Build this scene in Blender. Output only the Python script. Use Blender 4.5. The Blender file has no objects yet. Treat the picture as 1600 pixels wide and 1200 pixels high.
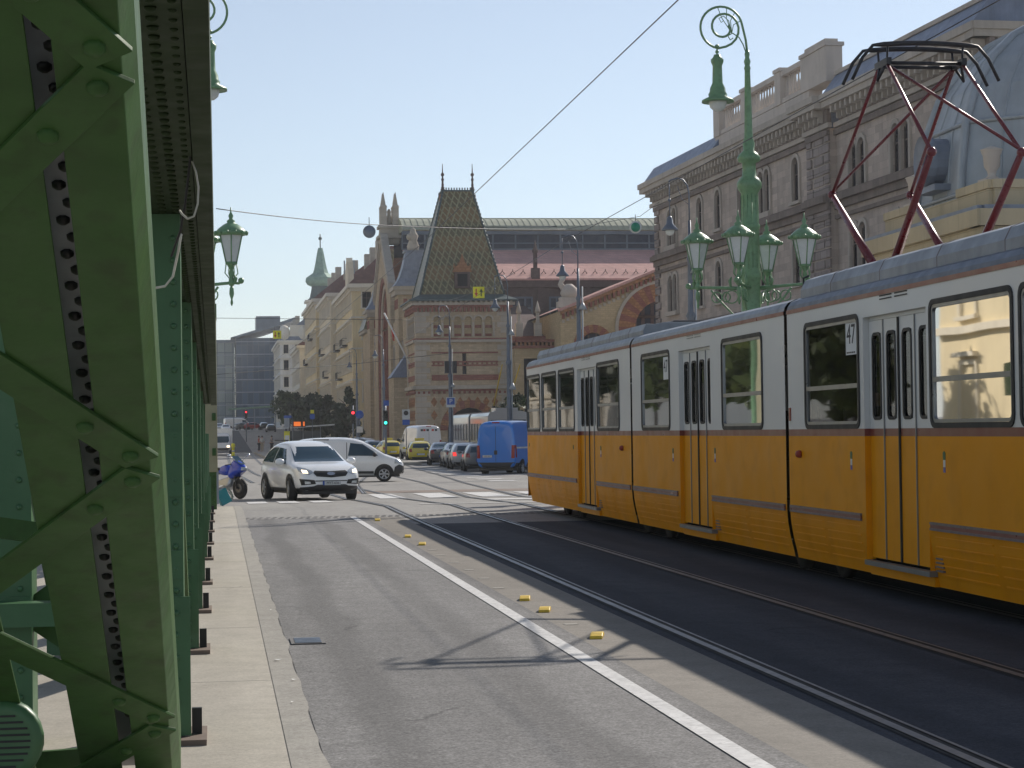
import bpy, bmesh, math, random
from mathutils import Vector, Matrix
from mathutils.bvhtree import BVHTree
random.seed(7)
SC = bpy.context.scene
COL = SC.collection
rad = math.radians

# ------------------------------------------------------------------ camera
F_PX, VPX, VPY, ROLL, EYE = 3200.0, 341.0, 679.0, 0.014, 1.6
_c, _s = math.cos(ROLL), math.sin(ROLL)
_dx, _dy = VPX - 800, -(VPY - 600)
_ux, _uy = _dx*_c + _dy*_s, -_dx*_s + _dy*_c
PITCH = math.atan(-_uy/F_PX)
YAW = math.atan(-_ux/F_PX*math.cos(PITCH))
FWD = Vector((math.sin(YAW)*math.cos(PITCH), math.cos(YAW)*math.cos(PITCH), math.sin(PITCH)))
_r = Vector((math.cos(YAW), -math.sin(YAW), 0)); _u = _r.cross(FWD)
CR = _r*_c - _u*_s
CU = _r*_s + _u*_c
cam = bpy.data.cameras.new('camera'); cam.lens = 36*F_PX/1600; cam.sensor_width = 36
cam.clip_start = 0.05; cam.clip_end = 5000
camo = bpy.data.objects.new('camera', cam); COL.objects.link(camo)
M3 = Matrix((CR, CU, -FWD)).transposed()
camo.matrix_world = Matrix.Translation((0, 0, EYE)) @ M3.to_4x4()
SC.camera = camo

# ------------------------------------------------------------------ sky, sun, exposure
SUN_AZ = rad(41.5)      # from +Y (along the bridge) towards +X
SUN_EL = rad(33.3)
w = bpy.data.worlds.new('World'); SC.world = w; w.use_nodes = True
nt = w.node_tree; bg = nt.nodes['Background']
sky = nt.nodes.new('ShaderNodeTexSky'); sky.sky_type = 'NISHITA'; sky.sun_disc = False
sky.sun_elevation = SUN_EL; sky.sun_rotation = SUN_AZ
sky.air_density = 1.0; sky.dust_density = 0.1; sky.ozone_density = 2.0; sky.altitude = 300
hs = nt.nodes.new('ShaderNodeHueSaturation'); hs.inputs['Saturation'].default_value = .60
nt.links.new(sky.outputs[0], hs.inputs['Color'])
tint = nt.nodes.new('ShaderNodeMix'); tint.data_type = 'RGBA'; tint.blend_type = 'MULTIPLY'; tint.inputs[0].default_value = 1
tint.inputs[7].default_value = (.97, 1.0, 1.04, 1); nt.links.new(hs.outputs[0], tint.inputs[6])
nt.links.new(tint.outputs[2], bg.inputs[0]); bg.inputs[1].default_value = 0.106
sun = bpy.data.lights.new('sun', 'SUN'); sun.energy = 4.6; sun.angle = rad(0.53); sun.color = (1.0, 0.93, 0.83)
suno = bpy.data.objects.new('sun', sun); COL.objects.link(suno)
SD = Vector((math.sin(SUN_AZ)*math.cos(SUN_EL), math.cos(SUN_AZ)*math.cos(SUN_EL), math.sin(SUN_EL)))
suno.rotation_euler = SD.to_track_quat('Z', 'Y').to_euler()
SC.view_settings.view_transform = 'Standard'
SC.view_settings.look = 'None'
SC.view_settings.exposure = 0.0
SC.view_settings.gamma = 1.0
SC.cycles.max_bounces = 8
SC.cycles.transparent_max_bounces = 12
SC.cycles.use_denoising = True
SC.cycles.sample_clamp_indirect = 6.0

# ------------------------------------------------------------------ ground profile
PROF = [(-200, 0), (44, 0), (58, -.29), (85, -.42), (105, -.53), (140, -.48), (230, -.55), (400, 2.4), (620, 4.0), (2500, 6.0)]
def gz(y):
    for (a, za), (b, zb) in zip(PROF, PROF[1:]):
        if y <= b: return za + (zb - za)*(y - a)/(b - a)
    return PROF[-1][1]
def ray(u, v):
    return CR*((u-800)/F_PX) - CU*((v-600)/F_PX) + FWD
def at(u, v, Y):
    r = ray(u, v); return Vector((0, 0, EYE)) + r*(Y/r.y)

# ------------------------------------------------------------------ materials
def new_mat(name):
    m = bpy.data.materials.new(name); m.use_nodes = True
    n = m.node_tree.nodes; p = n['Principled BSDF']
    return m, m.node_tree, p
def nd(t, typ, **kw):
    x = t.nodes.new(typ)
    for k, v in kw.items(): setattr(x, k, v)
    return x
def pos(t, scale=(1, 1, 1), obj=False):
    if obj:
        g = nd(t, 'ShaderNodeTexCoord'); o = g.outputs['Object']
    else:
        g = nd(t, 'ShaderNodeNewGeometry'); o = g.outputs['Position']
    if scale == (1, 1, 1): return o
    v = nd(t, 'ShaderNodeVectorMath', operation='MULTIPLY'); t.links.new(o, v.inputs[0]); v.inputs[1].default_value = scale
    return v.outputs[0]
def noise(t, vec, scale, detail=4, rough=.55):
    n = nd(t, 'ShaderNodeTexNoise'); n.inputs['Scale'].default_value = scale
    n.inputs['Detail'].default_value = detail; n.inputs['Roughness'].default_value = rough
    t.links.new(vec, n.inputs['Vector']); return n.outputs['Fac']
def ramp(t, fac, stops):
    r = nd(t, 'ShaderNodeValToRGB'); e = r.color_ramp.elements
    e[0].position, e[1].position = stops[0][0], stops[-1][0]
    e[0].color = (*stops[0][1], 1) if not isinstance(stops[0][1], (int, float)) else (stops[0][1],)*3 + (1,)
    e[1].color = (*stops[-1][1], 1) if not isinstance(stops[-1][1], (int, float)) else (stops[-1][1],)*3 + (1,)
    for p, c in stops[1:-1]:
        x = e.new(p); x.color = (*c, 1) if not isinstance(c, (int, float)) else (c, c, c, 1)
    t.links.new(fac, r.inputs[0]); return r.outputs[0]
def mixc(t, fac, a, b, mode='MIX'):
    m = nd(t, 'ShaderNodeMix', data_type='RGBA', blend_type=mode)
    for i, x in ((6, a), (7, b)):
        if isinstance(x, tuple): m.inputs[i].default_value = (*x, 1) if len(x) == 3 else x
        else: t.links.new(x, m.inputs[i])
    if isinstance(fac, (int, float)): m.inputs[0].default_value = fac
    else: t.links.new(fac, m.inputs[0])
    return m.outputs[2]
def math_(t, op, a, b=None, c=None):
    m = nd(t, 'ShaderNodeMath', operation=op)
    for i, x in enumerate((a, b, c)):
        if x is None: continue
        if isinstance(x, (int, float)): m.inputs[i].default_value = x
        else: t.links.new(x, m.inputs[i])
    return m.outputs[0]
def bump(t, p, h, strength, dist=.02):
    b = nd(t, 'ShaderNodeBump'); b.inputs['Strength'].default_value = strength; b.inputs['Distance'].default_value = dist
    t.links.new(h, b.inputs['Height']); t.links.new(b.outputs[0], p.inputs['Normal'])
def mk(name, col, rough=.6, metal=0, var=.15, scale=2.0, bmp=0, bscale=None, streak=0, spec=None, coat=0, obj=False, dirt=None):
    """a plain surface with uneven colour, wear and a little bump"""
    m, t, p = new_mat(name)
    v = pos(t, obj=obj)
    f = noise(t, v, scale, 6)
    c = ramp(t, f, [(.3, tuple(x*(1-var) for x in col)), (.7, tuple(min(1, x*(1+var)) for x in col))])
    if streak:
        v2 = pos(t, (3.0, 3.0, .25), obj=obj)
        f2 = noise(t, v2, 1.6, 5)
        c = mixc(t, ramp(t, f2, [(.45, 0.0), (.75, streak)]), c, tuple(x*.45 for x in col))
    if dirt:
        f3 = noise(t, v, scale*3.1, 5)
        c = mixc(t, ramp(t, f3, [(.5, 0.0), (.72, .8)]), c, dirt)
    t.links.new(c, p.inputs['Base Color'])
    rr = ramp(t, noise(t, v, scale*2.3, 3), [(.3, max(0, rough-.08)), (.7, min(1, rough+.08))])
    t.links.new(rr, p.inputs['Roughness'])
    p.inputs['Metallic'].default_value = metal
    if spec is not None: p.inputs['Specular IOR Level'].default_value = spec
    if coat: p.inputs['Coat Weight'].default_value = coat; p.inputs['Coat Roughness'].default_value = .08
    if bmp: bump(t, p, noise(t, v, bscale or scale*6, 5), bmp)
    return m
def emit(name, col, s):
    m, t, p = new_mat(name); p.inputs['Base Color'].default_value = (*[c*.3 for c in col], 1)
    p.inputs['Emission Color'].default_value = (*col, 1); p.inputs['Emission Strength'].default_value = s
    return m
def glassy(name, tint, ior=1.6, rough=.02):
    m, t, p = new_mat(name); t.nodes.remove(p)
    out = t.nodes['Material Output']
    tr = nd(t, 'ShaderNodeBsdfTransparent'); tr.inputs[0].default_value = (*tint, 1)
    gl = nd(t, 'ShaderNodeBsdfGlossy'); gl.inputs['Roughness'].default_value = rough
    v = pos(t, (.35, .35, .7)); b = nd(t, 'ShaderNodeBump'); b.inputs['Strength'].default_value = .012; b.inputs['Distance'].default_value = .2
    t.links.new(noise(t, v, 1.2, 2), b.inputs['Height']); t.links.new(b.outputs[0], gl.inputs['Normal'])
    fr = nd(t, 'ShaderNodeFresnel'); fr.inputs[0].default_value = ior
    mx = nd(t, 'ShaderNodeMixShader'); t.links.new(fr.outputs[0], mx.inputs[0])
    t.links.new(tr.outputs[0], mx.inputs[1]); t.links.new(gl.outputs[0], mx.inputs[2]); t.links.new(mx.outputs[0], out.inputs[0])
    return m
def dark_glass(name, col=(.012, .016, .022), rough=.06, spec=.5):
    m, t, p = new_mat(name); p.inputs['Base Color'].default_value = (*col, 1)
    v = pos(t); t.links.new(ramp(t, noise(t, v, .9, 3), [(.3, rough*.6), (.7, rough*1.6)]), p.inputs['Roughness'])
    p.inputs['Specular IOR Level'].default_value = spec
    return m

def asphalt(name, col, light, grain=.35, spec=.3, worn=0):
    """rolled asphalt or cast concrete: large worn areas, tyre-polished bands along the road, stones in the surface"""
    m, t, p = new_mat(name)
    v = pos(t)
    big = noise(t, pos(t, (.9, .12, 1)), .9, 6, .6)
    mid = noise(t, v, 3.2, 6, .65)
    c = ramp(t, big, [(.32, col), (.62, light)])
    c = mixc(t, ramp(t, mid, [(.42, 0.0), (.7, .45)]), c, tuple(x*.72 for x in col))
    if worn:
        sp = nd(t, 'ShaderNodeSeparateXYZ'); t.links.new(v, sp.inputs[0])
        wob = math_(t, 'ADD', sp.outputs[0], math_(t, 'MULTIPLY', noise(t, pos(t, (.2, .25, 1)), 1.0, 3), .55))
        band = math_(t, 'MULTIPLY', math_(t, 'SINE', math_(t, 'MULTIPLY', wob, 6.6)), math_(t, 'ADD', noise(t, pos(t, (1, .15, 1)), 1.2, 4), .1))
        c = mixc(t, ramp(t, band, [(.1, 0.0), (.55, worn)]), c, tuple(x*.62 for x in col))
        cr = nd(t, 'ShaderNodeTexVoronoi', feature='DISTANCE_TO_EDGE'); cr.inputs['Scale'].default_value = .28
        wv = nd(t, 'ShaderNodeVectorMath', operation='ADD'); t.links.new(v, wv.inputs[0])
        nz = nd(t, 'ShaderNodeTexNoise'); nz.inputs['Scale'].default_value = 1.3; nz.inputs['Detail'].default_value = 6; t.links.new(v, nz.inputs['Vector']); t.links.new(nz.outputs['Color'], wv.inputs[1])
        t.links.new(wv.outputs[0], cr.inputs['Vector'])
        crack = math_(t, 'MULTIPLY', ramp(t, cr.outputs['Distance'], [(.0015, 1.0), (.006, 0.0)]), ramp(t, noise(t, v, .5, 3), [(.5, 0.0), (.62, .7)]))
        c = mixc(t, crack, c, tuple(x*.3 for x in col))
    f = noise(t, v, 62, 3, .8)
    f2 = noise(t, v, 21, 4, .75)
    g = math_(t, 'MULTIPLY', ramp(t, f, [(.36, 1-grain), (.64, 1+grain)]), ramp(t, f2, [(.36, 1-grain*.7), (.66, 1+grain*.35)]))
    vm = nd(t, 'ShaderNodeVectorMath', operation='SCALE'); t.links.new(c, vm.inputs[0]); t.links.new(g, vm.inputs['Scale'])
    t.links.new(vm.outputs[0], p.inputs['Base Color'])
    p.inputs['Roughness'].default_value = .8; p.inputs['Specular IOR Level'].default_value = spec
    bump(t, p, f, .25, .01)
    return m
MAT = {}
MAT['asphalt_lane'] = asphalt('asphalt_lane', (.18, .174, .172), (.26, .252, .248), .42, .3, .55)
MAT['asphalt_track_shade'] = asphalt('asphalt_track_shade', (.055, .06, .075), (.09, .094, .108), .25, .06, .35)  # the tram's shade is put into this dark bluish colour
MAT['asphalt_city'] = asphalt('asphalt_city', (.26, .247, .235), (.34, .325, .305), .25)
MAT['asphalt_dark'] = asphalt('asphalt_dark', (.045, .05, .06), (.06, .065, .075), .2)
MAT['sand_strip'] = asphalt('sand_strip', (.21, .19, .165), (.27, .245, .215), .15)
MAT['concrete'] = asphalt('concrete', (.42, .385, .325), (.50, .46, .395), .12, .3, .18)
MAT['kerb'] = asphalt('kerb', (.33, .31, .28), (.40, .375, .335), .18)
MAT['white_line'] = mk('white_line', (.62, .61, .6), .7, var=.18, scale=9, dirt=(.4, .39, .38))
MAT['steel'] = mk('steel', (.17, .165, .165), .42, .7, scale=4)
MAT['groove'] = mk('groove', (.012, .011, .011), .8)
MAT['joint'] = mk('joint', (.165, .158, .155), .7, scale=5)
MAT['rust_brown'] = mk('rust_brown', (.19, .14, .11), .75, scale=4)
MAT['green'] = mk('green', (.044, .104, .028), .5, spec=.2, var=.14, scale=3, bmp=.06, bscale=40, streak=.25, dirt=(.034, .066, .02))
MAT['green_teal'] = mk('green_teal', (.055, .145, .06), .42, var=.14, scale=3, bmp=.06, bscale=40, streak=.25)
MAT['green_lamp'] = mk('green_lamp', (.15, .29, .15), .38, var=.14, scale=4, spec=.5, dirt=(.10, .19, .09))
MAT['gully'] = mk('gully', (.15, .142, .138), .7, scale=9)
MAT['bench'] = mk('bench', (.05, .03, .02), .5)
MAT['beige_shaft'] = mk('beige_shaft', (.30, .28, .17), .5, var=.12, scale=2, streak=.2)
MAT['black'] = mk('black', (.012, .012, .013), .5)
MAT['dark_metal'] = mk('dark_metal', (.03, .03, .035), .45, .3)
MAT['white_cable'] = mk('white_cable', (.6, .58, .5), .5)
MAT['yellow'] = mk('yellow', (.72, .48, .03), .45, var=.15, scale=20)
# tram
MAT['tram_yellow'] = mk('tram_yellow', (.85, .335, .004), .42, var=.04, scale=.8, bmp=.03, bscale=1.1, spec=.07, dirt=(.74, .29, .006))
MAT['tram_white'] = mk('tram_white', (.72, .71, .68), .45, var=.03, scale=.8, coat=.2)
MAT['tram_maroon'] = mk('tram_maroon', (.22, .05, .035), .35, var=.1)
MAT['tram_roof'] = mk('tram_roof', (.26, .28, .31), .5, var=.2, scale=3, streak=.3)
MAT['tram_roof_dark'] = mk('tram_roof_dark', (.07, .09, .13), .45, var=.2, scale=3)
MAT['tram_strip'] = mk('tram_strip', (.20, .155, .155), .45, var=.2, scale=8)
MAT['rubber'] = mk('rubber', (.016, .016, .017), .6)
MAT['tram_frame'] = mk('tram_frame', (.27, .28, .29), .35, .6, var=.1)
MAT['tram_inside'] = mk('tram_inside', (.16, .13, .10), .6)
MAT['tram_glass'] = glassy('tram_glass', (.55, .58, .56), 1.5)
MAT['under'] = mk('under', (.02, .018, .016), .8)
MAT['panto'] = mk('panto', (.15, .012, .018), .32, var=.2, scale=6, spec=.6)
MAT['paper'] = mk('paper', (.75, .75, .73), .6, var=.05)
MAT['ink'] = mk('ink', (.02, .02, .025), .6)
MAT['red_marker'] = mk('red_marker', (.30, .03, .015), .3)
MAT['sticker_green'] = mk('sticker_green', (.05, .14, .05), .5)
MAT['sticker_blue'] = mk('sticker_blue', (.14, .14, .42), .5)
# buildings
def stone(name, col, mortar=.75, bw=1.1, bh=.42, var=.18, streak=.35, axis='both', msize=.012):
    m, t, p = new_mat(name)
    v = pos(t)
    sp = nd(t, 'ShaderNodeSeparateXYZ'); t.links.new(v, sp.inputs[0])
    h = math_(t, 'ADD', sp.outputs[0], sp.outputs[1])
    cb = nd(t, 'ShaderNodeCombineXYZ'); t.links.new(h, cb.inputs[0]); t.links.new(sp.outputs[2], cb.inputs[1])
    b = nd(t, 'ShaderNodeTexBrick'); t.links.new(cb.outputs[0], b.inputs['Vector'])
    b.inputs['Scale'].default_value = 1; b.inputs['Brick Width'].default_value = bw; b.inputs['Row Height'].default_value = bh
    b.inputs['Mortar Size'].default_value = msize; b.inputs['Mortar Smooth'].default_value = .2
    b.inputs['Color1'].default_value = (*[x*(1-var) for x in col], 1); b.inputs['Color2'].default_value = (*[x*(1+var) for x in col], 1)
    b.inputs['Mortar'].default_value = (*[x*mortar for x in col], 1)
    n1 = noise(t, v, .35, 6)
    c = mixc(t, ramp(t, n1, [(.35, 0.0), (.7, .55)]), b.outputs[0], tuple(x*.68 for x in col))
    f2 = noise(t, pos(t, (1.6, 1.6, .14)), 1.0, 6)
    c = mixc(t, ramp(t, f2, [(.48, 0.0), (.75, streak)]), c, tuple(x*.4 for x in col))
    t.links.new(c, p.inputs['Base Color']); p.inputs['Roughness'].default_value = .85
    p.inputs['Specular IOR Level'].default_value = .2
    bump(t, p, noise(t, v, 2.5, 6), .35, .08)
    return m
MAT['uni_stone'] = stone('uni_stone', (.50, .415, .355), .8, 1.2, .45)
MAT['uni_quoin'] = stone('uni_quoin', (.32, .27, .25), .55, 1.4, .55, .2, .4, msize=.04)
MAT['uni_trim'] = stone('uni_trim', (.50, .44, .38), .9, 2.2, 3, .08, .3)
MAT['uni_dark'] = stone('uni_dark', (.23, .185, .16), .8, 1.0, .5, .15, .45)
MAT['balustrade'] = stone('balustrade', (.60, .53, .47), .9, 2.5, 3, .06, .25)
MAT['zinc'] = mk('zinc', (.23, .26, .32), .5, .2, var=.2, scale=1, streak=.35)
MAT['zinc_pale'] = mk('zinc_pale', (.36, .395, .43), .5, .1, var=.12, scale=1.2, streak=.25)
MAT['slate_blue'] = mk('slate_blue', (.16, .20, .29), .5, .1, var=.2, scale=1, streak=.3)
MAT['toll_stone'] = stone('toll_stone', (.55, .46, .31), .75, 1.3, .5, .1, .3)
MAT['hall_brick'] = stone('hall_brick', (.52, .42, .29), .85, .5, .22, .16, .35, msize=.02)
MAT['hall_yellow'] = stone('hall_yellow', (.52, .41, .25), .85, .5, .2, .12, .25, msize=.02)
MAT['hall_pale'] = stone('hall_pale', (.50, .45, .38), .8, 1.3, .5, .1, .25)
MAT['hall_red'] = stone('hall_red', (.31, .13, .10), .7, .4, .18, .2, .3, msize=.02)
MAT['hall_orange'] = stone('hall_orange', (.40, .20, .10), .7, .4, .3, .25, .2, msize=.04)
MAT['hall_dark'] = stone('hall_dark', (.13, .09, .085), .8, .5, .22, .16, .35)
MAT['roof_red'] = stone('roof_red', (.64, .37, .33), .85, .6, .35, .10, .2, msize=.03)
MAT['roof_pale'] = mk('roof_pale', (.36, .37, .27), .55, .1, var=.12, scale=.6, streak=.2)
MAT['copper'] = mk('copper', (.22, .36, .29), .6, .1, var=.2, scale=1, streak=.3)
MAT['copper_dark'] = mk('copper_dark', (.06, .095, .10), .6, .1, var=.2, scale=1)
MAT['pane'] = dark_glass('pane', (.012, .012, .018), .3, .03)
MAT['pane_blue'] = dark_glass('pane_blue', (.03, .05, .08), .12)
MAT['clerestory'] = dark_glass('clerestory', (.018, .028, .055), .25, .2)
MAT['wood'] = mk('wood', (.10, .075, .06), .6)
MAT['plaster_yellow'] = mk('plaster_yellow', (.82, .68, .42), .85, var=.1, scale=.4, streak=.3, bmp=.2, bscale=3)
MAT['plaster_cream'] = mk('plaster_cream', (.82, .73, .56), .85, var=.1, scale=.4, streak=.3, bmp=.2, bscale=3)
MAT['plaster_grey'] = mk('plaster_grey', (.74, .71, .66), .85, var=.1, scale=.4, streak=.3, bmp=.2, bscale=3)
MAT['plaster_pale'] = mk('plaster_pale', (.74, .69, .59), .85, var=.08, scale=.4, streak=.2)
MAT['roof_brown'] = stone('roof_brown', (.19, .10, .085), .8, .5, .35, .15, .2)
MAT['steel_blue'] = mk('steel_blue', (.10, .13, .17), .4, .2, var=.2, scale=.5)
MAT['lamp_grey'] = mk('lamp_grey', (.13, .155, .20), .42, .3, var=.15, scale=4)
MAT['opal'] = mk('opal', (.62, .66, .66), .25, var=.05, scale=3)
MAT['leaf'] = mk('leaf', (.055, .085, .03), .6, var=.45, scale=1.2)
MAT['leaf_dark'] = mk('leaf_dark', (.028, .045, .02), .65, var=.45, scale=1.0)
MAT['leaf_light'] = mk('leaf_light', (.11, .15, .035), .6, var=.4, scale=1.2)
MAT['bark'] = mk('bark', (.07, .055, .045), .85, bmp=.4, scale=4)
# vehicles
def paint(name, col, rough=.22, metal=0.0, coat=.8):
    m, t, p = new_mat(name); v = pos(t, obj=True)
    sp = nd(t, 'ShaderNodeSeparateXYZ'); t.links.new(v, sp.inputs[0])
    grime = math_(t, 'MULTIPLY', ramp(t, sp.outputs[2], [(.12, 1.0), (.5, 0.0)]), ramp(t, noise(t, v, 3.0, 5), [(.3, .08), (.7, .4)]))
    c = mixc(t, grime, ramp(t, noise(t, v, 1.1, 3), [(.3, tuple(x*.94 for x in col)), (.7, col)]), tuple(x*.55+.03 for x in col))
    t.links.new(c, p.inputs['Base Color']); p.inputs['Roughness'].default_value = rough; p.inputs['Metallic'].default_value = metal
    p.inputs['Coat Weight'].default_value = coat; p.inputs['Coat Roughness'].default_value = .05
    return m
MAT['car_white'] = paint('car_white', (.90, .905, .91))
MAT['car_silver'] = paint('car_silver', (.42, .43, .45), .3, .5)
MAT['car_dark'] = paint('car_dark', (.025, .028, .04), .2)
MAT['car_grey'] = paint('car_grey', (.16, .17, .18), .28, .4)
MAT['car_yellow'] = paint('car_yellow', (.70, .55, .02))
MAT['car_blue'] = paint('car_blue', (.008, .21, .74), .28)
MAT['car_red'] = paint('car_red', (.35, .03, .03), .28)
MAT['moto_blue'] = mk('moto_blue', (.004, .05, .52), .2, coat=.6)
MAT['bus_grey'] = paint('bus_grey', (.33, .33, .35), .35)
MAT['bus_red'] = paint('bus_red', (.30, .05, .06), .35)
MAT['car_glass'] = dark_glass('car_glass', (.022, .055, .085), .06, .4)
MAT['plastic'] = mk('plastic', (.035, .036, .04), .55, obj=True)
MAT['tyre'] = mk('tyre', (.014, .014, .015), .75)
MAT['rim'] = mk('rim', (.42, .43, .45), .35, .7)
MAT['chrome'] = mk('chrome', (.62, .63, .65), .15, .9)
MAT['lens'] = mk('lens', (.55, .58, .6), .12, .4)
MAT['tail'] = mk('tail', (.32, .012, .012), .2)
MAT['tail_lit'] = emit('tail_lit', (1, .05, .04), 1.2)
MAT['head_lit'] = emit('head_lit', (1, .80, .55), 3.0)
MAT['red_lit'] = emit('red_lit', (1, .03, .05), 3.0)
MAT['green_lit'] = emit('green_lit', (.05, .9, .65), 2.2)
MAT['led_orange'] = emit('led_orange', (1, .20, .02), .8)
MAT['plate_white'] = mk('plate_white', (.6, .62, .62), .5)
MAT['sign_blue'] = mk('sign_blue', (.02, .09, .42), .45)
MAT['sign_yellow'] = mk('sign_yellow', (.80, .75, .03), .45)
MAT['sign_red'] = mk('sign_red', (.5, .04, .03), .45)
MAT['sign_green'] = mk('sign_green', (.02, .24, .15), .45)
MAT['turquoise'] = mk('turquoise', (.02, .25, .30), .45)
MAT['skin'] = mk('skin', (.45, .27, .19), .6)
MAT['hair'] = mk('hair', (.05, .03, .02), .6)
MAT['shirt_white'] = mk('shirt_white', (.62, .6, .58), .8)
MAT['shirt_blue'] = mk('shirt_blue', (.22, .30, .40), .8)
MAT['shirt_grey'] = mk('shirt_grey', (.2, .2, .22), .8)
MAT['shirt_red'] = mk('shirt_red', (.30, .07, .06), .8)
MAT['trousers_beige'] = mk('trousers_beige', (.45, .38, .28), .8)
MAT['trousers_dark'] = mk('trousers_dark', (.03, .03, .045), .8)
def tile_roof(name):
    """glazed roof tiles laid in a lattice of pale green lines over brown and green lozenges"""
    m, t, p = new_mat(name); v = pos(t)
    sp = nd(t, 'ShaderNodeSeparateXYZ'); t.links.new(v, sp.inputs[0])
    h = math_(t, 'ADD', sp.outputs[0], sp.outputs[1])
    a = math_(t, 'ADD', math_(t, 'MULTIPLY', h, 1/.66), math_(t, 'MULTIPLY', sp.outputs[2], 1/1.12))
    b = math_(t, 'SUBTRACT', math_(t, 'MULTIPLY', h, 1/.66), math_(t, 'MULTIPLY', sp.outputs[2], 1/1.12))
    fa = math_(t, 'ABSOLUTE', math_(t, 'SUBTRACT', math_(t, 'FRACT', a), .5))
    fb = math_(t, 'ABSOLUTE', math_(t, 'SUBTRACT', math_(t, 'FRACT', b), .5))
    mx = math_(t, 'MAXIMUM', fa, fb)
    base = mixc(t, ramp(t, noise(t, v, 1.5, 2), [(.35, 0.0), (.65, 1.0)]), (.14, .095, .034), (.085, .085, .03))
    band = ramp(t, math_(t, 'FRACT', math_(t, 'MULTIPLY', sp.outputs[2], 1/3.0)), [(.45, 0.0), (.55, 1.0)])
    base = mixc(t, band, base, (.18, .11, .035))
    c = mixc(t, ramp(t, mx, [(.36, 0.0), (.41, 1.0)]), base, (.25, .235, .12))
    fine = nd(t, 'ShaderNodeTexChecker'); fine.inputs['Scale'].default_value = 4; t.links.new(v, fine.inputs['Vector'])
    c = mixc(t, math_(t, 'MULTIPLY', fine.outputs['Fac'], .25), c, (.05, .045, .02))
    t.links.new(c, p.inputs['Base Color']); p.inputs['Roughness'].default_value = .4
    bump(t, p, fine.outputs['Fac'], .3, .03)
    return m
MAT['tower_tiles'] = tile_roof('tower_tiles')
def glass_facade(name, c1, c2, bw, bh):
    m, t, p = new_mat(name); v = pos(t)
    sp = nd(t, 'ShaderNodeSeparateXYZ'); t.links.new(v, sp.inputs[0])
    h = math_(t, 'ADD', sp.outputs[0], sp.outputs[1])
    cb = nd(t, 'ShaderNodeCombineXYZ'); t.links.new(h, cb.inputs[0]); t.links.new(sp.outputs[2], cb.inputs[1])
    b = nd(t, 'ShaderNodeTexBrick'); t.links.new(cb.outputs[0], b.inputs['Vector']); b.offset = 0
    b.inputs['Scale'].default_value = 1; b.inputs['Brick Width'].default_value = bw; b.inputs['Row Height'].default_value = bh
    b.inputs['Mortar Size'].default_value = .09; b.inputs['Color1'].default_value = (*c1, 1); b.inputs['Color2'].default_value = (*c2, 1)
    b.inputs['Mortar'].default_value = (.09, .11, .13, 1)
    t.links.new(b.outputs[0], p.inputs['Base Color']); p.inputs['Roughness'].default_value = .25; p.inputs['Specular IOR Level'].default_value = .12
    return m
MAT['curtain_wall'] = glass_facade('curtain_wall', (.02, .045, .085), (.06, .10, .15), 1.5, 3.2)
MAT['curtain_pale'] = glass_facade('curtain_pale', (.14, .19, .21), (.26, .30, .28), 2.0, 3.4)
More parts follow.
